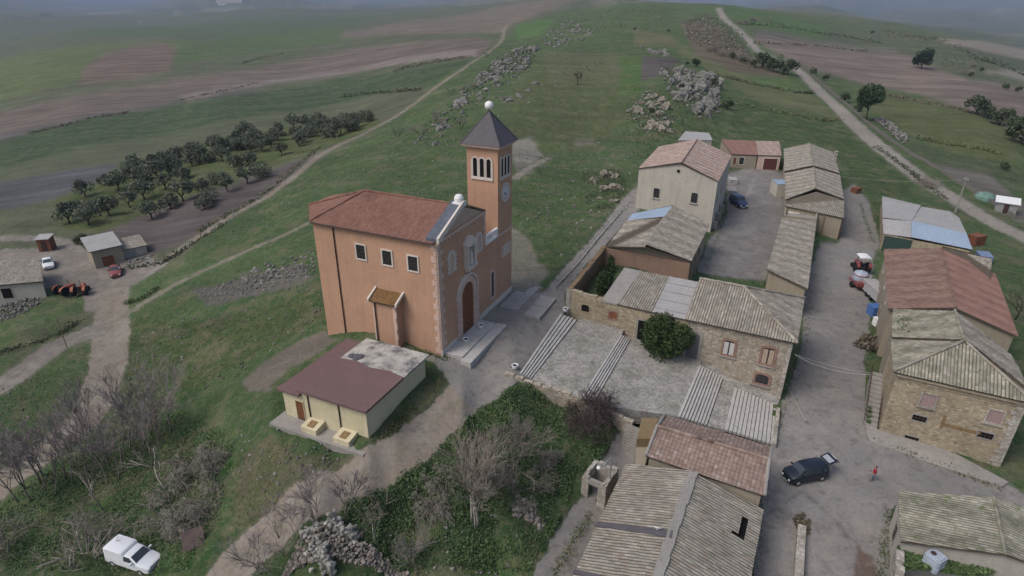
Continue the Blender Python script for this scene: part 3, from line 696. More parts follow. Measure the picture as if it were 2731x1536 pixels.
# ------------------------------------------------------------------ church
ya = 1.151
CH = thing('church', 'salmon pink church with red tiled roof and tall clock tower beside the square', 'church', (-6.31, 48.25, 0), ya)
def church():
    C_ = CH; Wf = Wall((0, 0), (15.2, 0), 1); Ws = Wall((0, 13.1), (0, 0), 1)     # facade faces -y, side faces -x
    nave = [(0, 0), (9.0, 0), (9.0, 13.6), (6.9, 16.3), (3.6, 16.2), (0, 13.1)]
    mb = MB()
    def side(a, b, z1a, z1b, apex=None):
        f = [Vector((*a, -2.5)), Vector((*b, -2.5)), Vector((*b, z1b))]
        if apex: f.append(Vector(apex))
        f.append(Vector((*a, z1a))); mb.face(f)
    for i, (a, b) in enumerate(zip(nave, nave[1:]+nave[:1])):
        side(a, b, 11.1, 11.1, (4.55, 0, 12.95) if i == 0 else None)
    body = mb.build('wall', ORANGE, C_); fix_normals(body)
    a_ = MB().prism([(9.0, .0), (11.9, .0), (11.9, 9), (9.0, 9)], -2.5, 7.6).build('aisle', ORANGE, C_)
    MB().box(9.02, 11.83, .25, 9.1, 7.6, 7.66).build('terrace', CONCRETE, a_)
    # roof with hipped end
    ridge = [Vector((4.55, .25, 13.05)), Vector((4.55, 10.4, 13.05))]
    E = [Vector((-.3, -.0, 11.1)), Vector((-.3, 13.2, 11.1)), Vector((3.5, 16.55, 11.1)), Vector((7.05, 16.6, 11.1)), Vector((9.3, 13.7, 11.1)), Vector((9.3, .25, 11.1))]
    r = MB()
    roof_plane(r, [E[1], E[0]+Vector((0, .25, 0)), ridge[0], ridge[1]], .22, .03, .36)
    roof_plane(r, [E[2], E[1], ridge[1]], .22, .03, .36); roof_plane(r, [E[3], E[2], ridge[1]], .22, .03, .36); roof_plane(r, [E[4], E[3], ridge[1]], .22, .03, .36)
    roof_plane(r, [E[5], E[4], ridge[1], ridge[0]], .22, .03, .36)
    rf = r.build('roof', [T_RED, UNDER], C_)
    k = MB(); caps(k, [ridge[0]+Vector((0, 1, .05)), ridge[1]+Vector((0, 0, .05))]); caps(k, [ridge[1]+Vector((0, 0, .05)), E[1]+Vector((.1, 0, .08))]); caps(k, [ridge[1]+Vector((0, 0, .05)), E[2]+Vector((.0, 0, .08))])
    k.build('ridge_cap', T_RED, rf)
    g = MB().tube([(-.34, .1, 11.03), (-.34, 13.1, 11.03)], .07, 8); g.build('gutter', PIPE, C_)
    # raking parapets of the front gable: slate strip with white edge
    for nm, p, q in (('raking_coping', (-.1, 11.15), (4.55, 13.12)), ('raking_coping', (4.55, 13.12), (9.1, 11.15))):
        lft = p[0] < 1; th_ = .32 if lft else .14
        b = MB(); Wf.ext(b, [(p[0], p[1]), (q[0], q[1]), (q[0], q[1]+th_), (p[0], p[1]+th_)], -1.0 if lft else -.35, .05)
        o = b.build(nm, SLATEBLUE if lft else BROWNW, C_)
        if not lft: continue
        b = MB(); Wf.ext(b, [(p[0], p[1]-.12), (q[0], q[1]-.12), (q[0], q[1]+.4), (p[0], p[1]+.4)], .05, .26); b.build('edge_moulding', WHITE_TRIM, o)
    ped = MB(); Wf.ext(ped, [(.9, 11.42), (8.3, 11.42), (4.55, 12.85)], -.02, .03); ped.build('pediment', mat_plaster('beige_pediment', (.40, .315, .245), (.3, .23, .18), .4), C_)
    co = Wf.rect(MB(), .2, 8.9, 11.02, 11.22, -.02, .16)
    for i in range(14): Wf.rect(co, .7+i*.58, .95+i*.58, 10.8, 11.02, -.02, .12)
    co.build('dentil_cornice', PINK_TRIM, C_)
    f = MB().box(4.05, 5.05, -.15, .75, 12.9, 13.35); f.lathe([(.42, 13.35), (.42, 13.7), (.3, 13.95), (.12, 14.02)], (4.55, .3, 0), 14); f.build('gable_finial', WHITE, C_)
    # toothed corner stones
    q = MB()
    for i in range(19):
        z = .3+i*.56; w = .85 if i % 2 else .5
        q.box(-.05, w, -.05, .15, z, z+.5); q.box(-.05, .15, .0, (.62 if i % 2 == 0 else .38), z+.003, z+.497)
    q.build('corner_stones', PINK_TRIM, C_)
    q = MB()
    for i in range(6): q.box(8.5 if i % 2 else 8.72, 9.03, -.05, .1, 7.7+i*.56, 8.2+i*.56)
    q.build('corner_stones', PINK_TRIM, C_)
    pl = MB(); Wf.rect(pl, -.08, 3.3, -2, .62, -.05, .09); Wf.rect(pl, 6.75, 15.3, -2, .62, -.05, .09); pl.box(15.19, 15.29, -.05, 3.4, -2, .62)
    pl.build('plinth', WHITE_TRIM, C_)
    # door
    d = MB(); Wf.band(d, arch(4.95, .05, 3.5, 5.95, 12)[1:]+arch(4.95, .05, 3.5, 5.95, 12)[:1], arch(4.95, .05, 2.4, 5.35, 12)[1:]+arch(4.95, .05, 2.4, 5.35, 12)[:1], -.03, .16, closed=False)
    for i in range(8):
        for sx in (-1, 1): Wf.rect(d, 4.95+sx*(1.95 if i % 2 else 1.85)-.25, 4.95+sx*(1.95 if i % 2 else 1.85)+.25, .1+i*.52, .55+i*.52, -.02, .2)
    dr = d.build('door', PINK_TRIM, C_)
    Wf.band(MB(), arch(4.95, .05, 4.1, 6.25, 12)[2:], arch(4.95, .05, 3.72, 6.06, 12)[2:], -.02, .24, closed=False).build('hood_mould', WHITE_TRIM, dr)
    lf = Wf.ext(MB(), arch(4.95, .05, 2.39, 5.34, 12), -.03, .02)
    for i in range(1, 8): Wf.rect(lf, 4.95-1.2+i*.3-.012, 4.95-1.2+i*.3+.012, .1, 4.2+.9*math.sin(math.pi*i/8), .018, .045)
    Wf.rect(lf, 4.92, 4.98, .1, 5.2, .02, .07); lf.build('door_leaf', WOODDOOR, dr)
    # arched blind windows with pale quoins
    for u in (2.28, 7.55):
        m = MB(); Wf.band(m, arch(u, 7.5, 1.25, 2.1), arch(u, 7.62, .72, 1.7), -.02, .1)
        for i in range(4):
            for sx in (-1, 1): Wf.rect(m, u+sx*.68-.1, u+sx*.68+.1, 7.6+i*.42, 7.8+i*.42, -.02, .13)
        fr = m.build('blind_window', WHITE_TRIM, C_); Wf.ext(MB(), arch(u, 7.62, .72, 1.7), -.02, .02).build('pane', PINK_TRIM, fr)
    # shrine with statue
    n_ = MB(); u = 5.35
    Wf.rect(n_, u-.85, u+.85, 6.9, 7.15, -.02, .62); Wf.rect(n_, u-.62, u+.62, 6.55, 6.9, -.02, .4)
    for sx in (-1, 1): Wf.rect(n_, u+sx*.68-.14, u+sx*.68+.14, 7.15, 9.1, -.02, .5)
    Wf.rect(n_, u-.9, u+.9, 9.1, 9.3, -.02, .6); Wf.ext(n_, [(u-.95, 9.3), (u+.95, 9.3), (u, 10.05)], -.02, .62)
    ni = n_.build('shrine', WHITE_TRIM, C_); Wf.rect(MB(), u-.54, u+.54, 7.15, 9.1, -.02, .03).build('niche_back', BUFF, ni)
    st = MB().lathe([(.26, 7.15), (.28, 7.4), (.2, 8.0), (.24, 8.25), (.09, 8.42), (.12, 8.52), (.11, 8.66), (.03, 8.74)], (u, -.3, 0), 12); st.build('statue', WHITE_TRIM, ni, True)
    window(C_, Wf, 10.45, 1.4, .62, 2.9, PINK_TRIM, GLASS, arch, .2, .1, (2, 5), PIPE)
    for z0, y0 in ((8.15, 7.95), (8.07, 5.15), (8.0, 2.48)):
        window(C_, Ws, 13.1-y0, z0+.1, .95, 1.35, WHITE_TRIM, GLASS, rectp, .13, .08, (3, 4), PIPE)
    # tower
    tx0, tx1, ty1, tz = 11.85, 15.2, 3.35, 16.45
    tw = MB().box(tx0, tx1, -.03, ty1, -2.5, tz).build('tower', ORANGE, C_)
    MB().box(tx0-.22, tx1+.22, -.25, ty1+.22, tz, tz+.14).box(tx0-.38, tx1+.38, -.41, ty1+.38, tz+.14, tz+.3).build('cornice', PINK_TRIM, tw)
    ap = Vector((13.52, 1.66, 19.75)); c = [(tx0-.45, -.48), (tx1+.45, -.48), (tx1+.45, ty1+.45), (tx0-.45, ty1+.45)]
    sp = MB()
    for i in range(4):
        a, b = c[i], c[(i+1) % 4]; m_ = ((a[0]+b[0])/2, (a[1]+b[1])/2)
        sp.face([(*a, tz+.3), (*b, tz+.3), ap])
    sp.face([(*p, tz+.3) for p in c[::-1]]); sp.build('spire', SLATE, tw)
    hp = MB()
    for p in c: hp.tube([(*p, tz+.33), ap], .05, 6)
    hp.build('hip_seam', SLATE, tw)
    bl = MB().lathe([(.09, 19.6), (.12, 19.8)]+[(.43*math.sin(a), 20.2-.43*math.cos(a)) for a in np.linspace(.3, math.pi-.05, 14)], (13.52, 1.66, 0), 20); bl.build('white_globe', WHITE, tw, True)
    MB().tube([(13.52, 1.66, 20.6), (13.52, 1.66, 22.3)], .025, 6).tube([(13.2, 1.66, 21.8), (13.84, 1.66, 21.8)], .025, 6).build('cross_rod', STEEL, tw)
    Wt = Wall((tx0, -.03), (tx1, -.03), 1); Wl = Wall((tx0, ty1), (tx0, 0), 1); Wr = Wall((tx1, 0), (tx1, ty1), 1)
    for W, u0 in ((Wt, 1.675), (Wl, 1.675), (Wr, 1.675)):
        m = MB(); Wbig = 2.3
        outs = [(u0-1.2, 13.4), (u0+1.2, 13.4)]
        for i in range(3): W.band(m, arch(u0+(i-1)*.74, 13.46, .82, 2.14, 8), arch(u0+(i-1)*.74, 13.6, .46, 1.85, 8), -.02, .07)
        W.rect(m, u0-1.2, u0+1.2, 13.32, 13.46, -.02, .12); W.rect(m, u0-1.2, u0-1.1, 13.46, 15.2, -.02, .07); W.rect(m, u0+1.1, u0+1.2, 13.46, 15.2, -.02, .07)
        b = m.build('belfry_window', WHITE_TRIM, C_)
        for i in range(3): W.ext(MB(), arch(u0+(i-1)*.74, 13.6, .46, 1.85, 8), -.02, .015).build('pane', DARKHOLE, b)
    m = MB()
    for i in range(3): Wt.band(m, rectp(1.9+(i-1)*.72, 4.95, .66, 1.2), rectp(1.9+(i-1)*.72, 5.08, .42, .92), -.02, .07)
    b = m.build('window', WHITE_TRIM, C_)
    for i in range(3): Wt.ext(MB(), rectp(1.9+(i-1)*.72, 5.08, .42, .92), -.02, .015).build('pane', PINK_TRIM, b)
    # clock
    cu, cz = 1.72, 11.8; k_ = 28
    circ = lambda r: [(cu+r*math.cos(2*math.pi*i/k_), cz+r*math.sin(2*math.pi*i/k_)) for i in range(k_)]
    ck = Wt.band(MB(), circ(.98), circ(.82), -.02, .1).build('clock', WHITE_TRIM, C_)
    Wt.ext(MB(), circ(.82), -.02, .04).build('clock_face', mat_plain('clock_face_grey', (.50, .50, .53), .5, .3, .06), ck)
    for i in range(12):
        a = math.pi/6*i; ca, sa = math.cos(a), math.sin(a); r0, r1, hw = .58, .75, .035
        Wt.ext(MB(), [(cu+r0*ca-hw*sa, cz+r0*sa+hw*ca), (cu+r0*ca+hw*sa, cz+r0*sa-hw*ca), (cu+r1*ca+hw*sa, cz+r1*sa-hw*ca), (cu+r1*ca-hw*sa, cz+r1*sa+hw*ca)], .03, .055).build('hour_mark', PIPE, ck)
    for a, L, hw in ((R(-75), .62, .05), (R(-160), .5, .06)):
        ca, sa = math.cos(a), math.sin(a)
        Wt.ext(MB(), [(cu-hw*sa, cz+hw*ca), (cu+hw*sa, cz-hw*ca), (cu+L*ca+hw*.4*sa, cz+L*sa-hw*.4*ca), (cu+L*ca-hw*.4*sa, cz+L*sa+hw*.4*ca)], .05, .075).build('clock_hand', PIPE, ck)
    MB().box(tx0-.1, tx1+.12, -.15, ty1+.1, 7.55, 7.75).build('string_course', PINK_TRIM, tw)
    # balustrade between gable and tower
    bb = MB(); Wf.rect(bb, 9.05, 11.8, 7.62, 7.78, -.25, .06); Wf.rect(bb, 9.05, 11.8, 8.4, 8.56, -.25, .06); Wf.rect(bb, 9.05, 9.3, 7.78, 8.4, -.22, .03); Wf.rect(bb, 11.55, 11.8, 7.78, 8.4, -.22, .03)
    for i in range(7): bb.lathe([(.05, 7.78), (.09, 7.95), (.05, 8.15), (.07, 8.4)], (9.55+i*.31, .1, 0), 8)
    bb.build('balustrade', WHITE, C_)
    # side porch and its tiled hood
    y0, y1, x0 = 3.95, 6.45, -1.0
    po = MB().box(x0, -.0, y0, y1, -2.5, 4.95).build('side_porch', ORANGE, C_)
    for yy in (y0-.02, y1-.33):
        j = MB()
        for i in range(9): j.box(x0-.06, x0+.1, yy+(.0 if i % 2 else .08), yy+.35, -.5+i*.575, .08+i*.575)
        j.build('jamb_stones', PINK_TRIM, po)
    ph = MB(); roof_plane(ph, [Vector((x0-.35, y1+.2, 4.95)), Vector((x0-.35, y0-.2, 4.95)), Vector((-.02, y0-.2, 5.62)), Vector((-.02, y1+.2, 5.62))], .22, .03, .36)
    pr = ph.build('hood_roof', [mat_tile('brown_hood_tiles', [(.16, .09, .035), (.185, .11, .05), (.15, .08, .035)], .22, .36, (.1, .08, .03), .4, .4), UNDER], po)
    for yy in (y0-.32, y1+.14): MB().prism([(x0-.4, yy), (-.01, yy), (-.01, yy+.18), (x0-.4, yy+.18)], [4.85, 5.5, 5.5, 4.85], [5.12, 5.8, 5.8, 5.12]).build('hood_edge', WHITE_TRIM, pr)
    for yy, zt, xx in ((10.8, 11.0, -.08), (y1-.25, 4.8, x0-.1)): MB().tube([(xx, yy, zt), (xx, yy, -1.2)], .055, 8).build('downpipe', PIPE, C_)
    # pale ledge round the foot of the back corner
    # stone platform with step before the door
    s = thing('stone_platform', 'pale grey stone platform with two steps before the church door', 'steps', CH.location, ya)
    MB().box(.3, 7.3, -1.9, -.1, -1.2, .28).build('upper_step', mat_plaster('worn_limestone', (.38, .365, .345), (.2, .19, .18), .6), s)
    MB().box(-.1, 7.7, -2.95, -1.9, -1.2, .13).build('lower_step', MATS['worn_limestone'], s)
    s2 = thing('stone_platform', 'cracked pale paving slabs on the square beside the church tower', 'paving', CH.location, ya)
    m = MB()
    for i in range(5):
        for j_ in range(2): m.box(11.2+i*1.25, 12.43+i*1.25, -2.6+j_*1.05, -1.57+j_*1.05, -.7, .035+rng.uniform(-.012, .012))
    for i in range(4): m.box(10.6+i*1.25, 11.8+i*1.25, -5.3, -3.5, -.7, .03+rng.uniform(-.012, .012))
    m.build('slab', mat_plaster('cracked_slab', (.27, .26, .25), (.16, .15, .14), .8), s2)
church()

# ------------------------------------------------------------------ yellow service building
def yellow():
    o = at(c4(1268, 1172), -1.2); yw = 1.1448; w_, l_, h = 8.3, 8.2, 2.95
    T = thing('service_building', 'low yellow building with flat purple roof half patched in grey mortar', 'building', o, yw)
    MB().box(0, w_, 0, 6.1, -1.5, h).box(0.02, w_-.02, 6.1, l_, -1.5, h-.5).build('wall', CREAM_Y, T)
    r = MB().prism([(-.35, -.3), (4.7, -.3), (5.0, 1.4), (4.75, 3.1), (5.1, 4.6), (4.9, 6.25), (-.35, 6.25)], h, h+.2); rr = r.build('roof', PURPLE, T)
    MB().box(-.3, w_+.2, 6.252, l_+.25, h-.5, h-.32).build('lower_roof', PURPLE, T)
    pm = MB().prism([(4.7, -.3), (5.0, 1.4), (4.75, 3.1), (5.1, 4.6), (4.9, 6.25), (w_+.3, 6.25), (w_+.3, -.3)], h, h+.18)
    t = NT('patched_mortar', .95, .1); p = t.coord('pos'); c = t.ramp(t.noise(p, .9, 6, .7), [(.38, (.12, .115, .12)), (.5, (.30, .285, .26)), (.6, (.40, .385, .35))]); t.col(c); t.bump(t.noise(p, 3, 5), .6, .08)
    pm.build('mortar_patch', t.m, T)
    lp = MB()
    for k in range(5):
        x, y = 5.7+rng.uniform(-.5, .5), 5.1+rng.uniform(-.5, .6); lp.lathe([(.35, h+.15), (.3, h+.26), (.1, h+.33)], (x, y, 0), 8)
    lp.build('tar_lumps', SLATE, T)
    W = Wall((0, l_), (0, 0), 1)
    M = T.matrix_world if False else (Matrix.Translation(o) @ Matrix.Rotation(yw, 4, 'Z')); Mi = M.inverted()
    door(T, W, l_-6.55, 0.05, .75, 1.75, WOODDOOR, CREAM_Y, t=.06)
    for y in (5.55, 2.55):
        MB().tube([(-.06, y, h-.1), (-.06, y, .5)], .05, 8).build('downpipe', PIPE, T)
    for y in (4.9, 1.75):
        b = MB().prism([(-1.15, y-.75), (-.01, y-.75), (-.01, y+.75), (-1.15, y+.75)], -.3, [.42, .62, .62, .42])
        b = b.build('meter_box', CREAM_Y, T)
        MB().prism([(-.95, y-.32), (-.3, y-.32), (-.3, y+.32), (-.95, y+.32)], [.45, .57, .57, .45], [.485, .605, .605, .485]).build('hatch', TIMBER, b)
    MB().box(-1.45, w_+.3, -.5, l_+.45, -2.4, -.02).build('footing_slab', CONCRETE, T)
yellow()
# ------------------------------------------------------------------ the old stone house and its ruined wing
def centroid(P): return sum((Vector(p) for p in P), Vector())/len(P)
def house(name, label, cat, pts, z, group=None):
    c = centroid([(p[0], p[1], 0) for p in pts]); return thing(name, label, cat, (c.x, c.y, z), 0, group)
def loc(T, o):
    """children are modelled in world metres: bring them under their thing"""
    return o
def adopt(T):
    inv = Matrix.Translation(-T.location)
    for ch in T.children: ch.matrix_parent_inverse = inv
def plaza_z(u):
    """level of the stepped square, u along the house front from the church corner"""
    return np.interp(u, US, ZS)
L0 = at(c6(475, 455), -.4); R0 = at((2085, 1051), -4.6)
FW = Wall((L0.x, L0.y), (R0.x, R0.y), 1)                # front wall plane, outward to the camera
def fu(px): return FW.uz(px)
def stone_house():
    e, n_ = FW.e, FW.n; ze = 1.75
    u0 = fu(c6(1385, 490))[0]; u1 = FW.len
    O = lambda u, d, z: FW.P(u, z, -d)
    dep = 9.6
    T = house('stone_house', 'old stone house with striped hip roof and grey arched door above the stepped square', 'house', [O(u0, 0, 0), O(u1, 0, 0), O(u1, dep, 0), O(u0, dep, 0)], -3)
    walls(T, STONE, [O(u0+.1, 0, 0)[:2], O(u1, 0, 0)[:2], O(u1, dep, 0)[:2], O(u0+.1, dep, 0)[:2]], ze-.1, z0=-6.5)
    a, b, c, d = O(u0-.2, -.35, ze-.1), O(u1+.35, -.35, ze-.1), O(u1+.35, dep+.3, ze-.1), O(u0-.2, dep+.3, ze-.1)
    p1, p2 = O(u0-.2, dep*.52, ze+2.05), O(u1-5.4, dep*.52, ze+2.05)
    r = MB(); roof_plane(r, [a, b, p2, p1], .3, .05, .42); rf = r.build('roof', [T_OLD, UNDER], T)
    r = MB(); roof_plane(r, [b, c, p2], .3, .045, .42); roof_plane(r, [c, d, p1, p2], .3, .045, .42); r.build('lichen_roof', [T_OLD2, UNDER], T, label='roof side covered in pale lichen')
    k = MB(); caps(k, [p1+Vector((0, 0, .06)), p2+Vector((0, 0, .06)), b+Vector((0, 0, .08))], .13); caps(k, [p2+Vector((0, 0, .06)), c+Vector((0, 0, .08))], .13); k.build('ridge_cap', T_OLD2, rf)
    lm = MB()
    for _ in range(34):
        s_, t_ = rng.random(), rng.uniform(.0, .75)
        q = p2.lerp(c, s_).lerp(b.lerp(c, s_), t_*.5)+Vector((0, 0, .05)); L = rng.uniform(.3, .9); w = rng.uniform(.06, .14)
        dv = (b.lerp(c, .5)-p2).normalized(); sv = (c-b).normalized()
        lm.prism([(q-sv*w)[:2], (q+sv*w)[:2], (q+sv*w+dv*L)[:2], (q-sv*w+dv*L)[:2]], [q.z-.02, q.z-.02, q.z+dv.z*L-.02, q.z+dv.z*L-.02], [q.z+.06, q.z+.06, q.z+dv.z*L+.05, q.z+dv.z*L+.05])
    # corner pilasters and base
    for uu in (u1-.35,): FW.rect(MB(), uu, uu+.37, -6, ze-.2, -.02, .09).build('corner_stones', STONE_W, T)
    FW.rect(MB(), u0+.1, u1+.02, ze-.35, ze-.12, -.02, .14).build('eaves_band', STONE, T)
    # door and windows
    u, z = fu(c6(1408, 785)); dz = -2.55
    door(T, FW, u, dz, 1.15, 2.75, mat_plain('grey_door_paint', (.10, .105, .11), .6, .3, .15), CONCRETE, lambda *a_: segp(*a_, rise=.22), .28, .08, 4)
    FW.rect(MB(), u-1.1, u+1.1, dz-.75, dz-.02, -.02, .9).build('door_step', CONCRETE, T)
    for px, w, h, col in (((1680, 775), 1.05, 1.55, 0), ((1968, 840), 1.05, 1.75, 1)):
        u, z = fu(c6(*px)); f = window(T, FW, u, z, w, h, BRICK, GLASS, lambda *a_: segp(*a_, rise=.15), .2, .07, None, sill=CONCRETE, name='window')
        for sx in (-1, 1): FW.rect(MB(), u+sx*w*.26-w*.2, u+sx*w*.26+w*.2, z+.04, z+h-.2, .013, .05).build('shutter', [mat_plain('white_shutter', (.42, .40, .38), .7, .2, .2), mat_plain('wooden_shutter', (.34, .26, .2), .8, .2, .2)][col], f)
    u, z = fu(c6(1930, 985)); window(T, FW, u, z, 1.15, 1.0, BRICK, GLASS, lambda *a_: segp(*a_, rise=.2), .22, .07, (3, 3), PIPE, sill=CONCRETE)
    adopt(T)
    # middle wing: roofed part
    um0 = fu(c6(850, 375))[0]; zm = 1.55; back = 6.6
    T = house('ruined_house', 'long low stone wing with patched tile roof and grey sheets beside the roofless yard', 'house', [O(um0, 0, 0), O(u0, 0, 0), O(u0, back, 0), O(um0, back, 0)], -1.2)
    walls(T, STONE_Y, [O(um0, 0, 0)[:2], O(u0+.08, 0, 0)[:2], O(u0+.08, back, 0)[:2], O(um0-1.0, back, 0)[:2]], [zm-.15, zm-.15, zm+.9, zm+.9], z0=-4)
    A, B, Cc, Dd = O(um0-1.6, -.05, zm), O(u0-.2, -.2, zm), O(u0-.2, back, zm+1.15), O(um0-1.3, back, zm+1.15)
    f1, f2 = .2, .60
    t1, t2, s1, s2 = A.lerp(B, f1), A.lerp(B, f2+.02), Dd.lerp(Cc, f1+.03), Dd.lerp(Cc, f2)
    r = MB(); roof_plane(r, [t1, t2, s2, s1], .3, .05, .42); r.build('roof', [T_OLD, UNDER], T)
    up = Vector((0, 0, .03))
    r = MB(); roof_plane(r, [t2, B, Cc, s2], .18, .012, 1.1, .08); sh = r.build('sheet_roof', [SHEETGREY, UNDER], T)
    for k in range(4):
        m = MB(); p, q = t2.lerp(s2, .12+.23*k), B.lerp(Cc, .12+.23*k); m.tube([p+Vector((0, 0, .04)), p.lerp(q, .5)+Vector((0, 0, .05)), q+Vector((0, 0, .04))], .03, 5); m.build('sheet_joint', STEEL, sh)
    r = MB().prism([A[:2], t1[:2], s1[:2], Dd[:2]], [A.z-.15, t1.z-.15, s1.z-.15, Dd.z-.15], [A.z+.02, t1.z+.02, s1.z+.02, Dd.z+.02]); r.build('mortar_patch', CONCRETE, T)
    for px, shut in (((617, 468), 0), ((822, 518), 1)):
        u, z = fu(c6(*px)); window(T, FW, u, z, .85, .8, BRICK if shut else STONE_Y, DARKHOLE if not shut else RUST, lambda *a_: segp(*a_, rise=.2), .12, .05)
    u, z = fu(c6(1045, 640)); door(T, FW, u, -2.3, 1.1, 2.6, DARKHOLE, CONCRETE, t=.2)
    # front wall of the roofless part is the same wall carried on to the corner
    mb = MB(); wall_run(mb, [O(-.0, .28, 0), O(um0-.02, .28, 0)], .55, [1.9], .8, jag=.14) if False else wall_run(mb, [O(0, .28, 0), O(um0-.02, .28, 0)], .55, [2.0, 1.5], .8, jag=.12, step=.5)
    mb.build('front_wall', STONE_Y, T)
    FW.rect(MB(), -.05, .45, -1, 2.05, -.02, .06).build('corner_stones', STONE_W, T)
    BLw = at(g1(30, 1060), 2.2); BRw = at(g1(750, 1170), 2.2); BM = at(g1(300, 1095), 2.2)
    mb = MB(); wall_run(mb, [O(.25, .3, 0), BLw], .5, [2.0, 2.3], .8, jag=.08, step=.7); mb.build('lane_wall', BROWNW, T)
    mb = MB(); wall_run(mb, [BLw, BM, BRw], .5, [2.3, 2.2, 2.1], 1.0, jag=.05, step=.8); mb.build('back_wall', REDW, T)
    adopt(T)
    return O, um0
SH_O, SH_um0 = stone_house()

# stepped square
US = [0, .6, 1.9, 6.6, 7.9, 12.4, 15.4, 17.0, 21.4]; 
def stepped_square():
    # measured along the front wall; flights run out towards the camera
    O = SH_O
    fl = [((560, 535), (226, 975), (430, 488), (135, 935)), ((960, 668), (690, 1151), (885, 638), (590, 1112)), ((1653, 942), (1534, 1305), (1470, 855), (1313, 1240)), ((2055, 1150), (2035, 1441), (1734, 1016), (1664, 1330))]
    z0s = [(-.35, -1.0), (-1.25, -1.85), (-2.7, -3.9), (-4.0, -5.05)]; ns = [5, 5, 9, 12]
    edges = []
    for (rt, rb, lt, lb), (za, zb), nn, lab in zip(fl, z0s, ns, ('short flight of worn stone steps nearest the church', 'short flight of stone steps in the middle of the cobbled square', 'wide flight of nine stone steps before the house door', 'wide flight of stone steps descending to the street corner')):
        P = [at(c6(*lt), za), at(c6(*lb), za), at(c6(*rb), zb), at(c6(*rt), zb)]
        edges.append(P); c = centroid(P)
        T = thing('stone_steps', lab, 'steps', c, 0, 'flights of steps in the stepped square')
        MB().prism([q[:2] for q in P], zb-1.0, [za-.2, za-.2, zb-.16, zb-.16]).build('bed', mat_plain('dark_joint_shade', (.055, .05, .042), .95, .1), T)  # near-black bed seen in the gaps stands in for the riser shadows
        for i in range(nn):
            a0, b0 = P[0].lerp(P[3], i/nn), P[1].lerp(P[2], i/nn); gp_ = rng.uniform(.82, .87); a1, b1 = P[0].lerp(P[3], (i+gp_)/nn), P[1].lerp(P[2], (i+gp_)/nn)
            zt = za-(za-zb)*i/nn
            m = MB(); L = (b0-a0).length; k = max(2, int(L/1.7)); cuts = [0]+sorted((j+rng.uniform(-.2, .2))/k for j in range(1, k))+[1]
            for f0, f1 in zip(cuts, cuts[1:]):
                ff = f1-.012/max(L, 1); dz = rng.uniform(-.015, .012)
                m.prism([a0.lerp(b0, f0)[:2], a0.lerp(b0, ff)[:2], a1.lerp(b1, ff)[:2], a1.lerp(b1, f0)[:2]], zb-.9, zt+dz)
            m.build('step', MATS['worn_limestone'], T)
        adopt(T)
    # cobbled landings between the flights
    t = NT('cobbles', .95, .1); p = t.coord('pos'); vo = t.nd('ShaderNodeTexVoronoi', i_Vector=p, i_Scale=5.5); cl = t.nd('ShaderNodeSeparateColor', i_Color=vo.outputs['Color']).outputs[0]
    c = t.ramp(cl, [(0, (.19, .18, .165)), (.5, (.255, .243, .222)), (1, (.32, .305, .28))])
    c = t.mix(.6, c, t.ramp(t.noise(p, .7, 6, .7), [(.3, .3), (.7, .7)]), 'OVERLAY'); c = t.mix(t.math('MULTIPLY', t.ramp(t.noise(p, .5, 5, .75), [(.52, 0), (.68, 1)]), .5), c, (.11, .125, .07))
    t.col(c); t.bump(vo.outputs['Distance'], .6, .05); COB = t.m
    E = edges; A0 = at(c6(430, 470), -.35); A1 = at(c6(60, 900), -.35)
    OUT = 0.55
    def quad(a, b, c_, d):
        nn = 14; mb = MB()
        pts = [[a.lerp(b, i/nn).lerp(d.lerp(c_, i/nn), j/nn) for j in range(nn+1)] for i in range(nn+1)]
        for row_ in pts:
            for q in row_: q.z += rng.uniform(-.03, .03)
        for i in range(nn):
            for j in range(nn): mb.face([pts[i][j], pts[i+1][j], pts[i+1][j+1], pts[i][j+1]][::-1])
        for (p_, q_) in ((a, b), (b, c_), (c_, d), (d, a)): mb.face([p_, q_, q_-Vector((0, 0, 1.4)), p_-Vector((0, 0, 1.4))])
        return mb
    def lev(p, z): return Vector((p.x, p.y, z))
    front = lambda u, z: FW.P(u, z, -.02)
    lands = [(E[0][3], E[0][2], E[1][1], E[1][0]), (E[1][3], E[1][2], E[2][1], E[2][0]), (E[2][3], E[2][2], E[3][1], E[3][0])]
    for (a, b, c_, d), (za, zb) in zip(lands, ((-1.0, -1.25), (-1.85, -2.7), (-3.9, -4.0))):
        a, b, c_, d = lev(a, za-.02), lev(b, za-.02), lev(c_, zb-.02), lev(d, zb-.02)
        # stretch the inner end up to the house front
        ua = FW.e.dot(a-FW.a); ud = FW.e.dot(d-FW.a); a2, d2 = front(ua, a.z), front(ud, d.z)
        a3 = a2 if (a2-a).length < 4 else a; d3 = d2 if (d2-d).length < 4 else d
        o = quad(a3, b, c_, d3).build('cobbled_square', COB); o['kind'] = 'structure'; fix_normals(o)
    # wedge between the last flights and the wall
    a, b = lev(E[2][0], -2.72), lev(E[2][3], -3.92); u_a = FW.e.dot(a-FW.a); u_b = FW.e.dot(b-FW.a)
    o = quad(front(u_a-.2, -2.72), a, b, front(u_b, -3.3)).build('cobbled_square', COB); o['kind'] = 'structure'; fix_normals(o)
    a, b = lev(E[3][0], -4.0), lev(E[3][3], -5.0); u_a = FW.e.dot(a-FW.a)
    o = quad(front(u_a-2.4, -3.5), a, b, front(FW.len, -4.6)).build('cobbled_square', COB); o['kind'] = 'structure'; fix_normals(o)
    # retaining wall along the garden edge
    pts = [at(c6(30, 930), -.3), at(c6(230, 1010), -.9), at(c6(440, 1060), -1.2), at(c6(600, 1120), -1.5), at(c6(760, 1190), -2.1), at(c6(980, 1290), -2.4)]
    T = thing('retaining_wall', 'low stone retaining wall round the outer edge of the cobbled square', 'wall', pts[2])
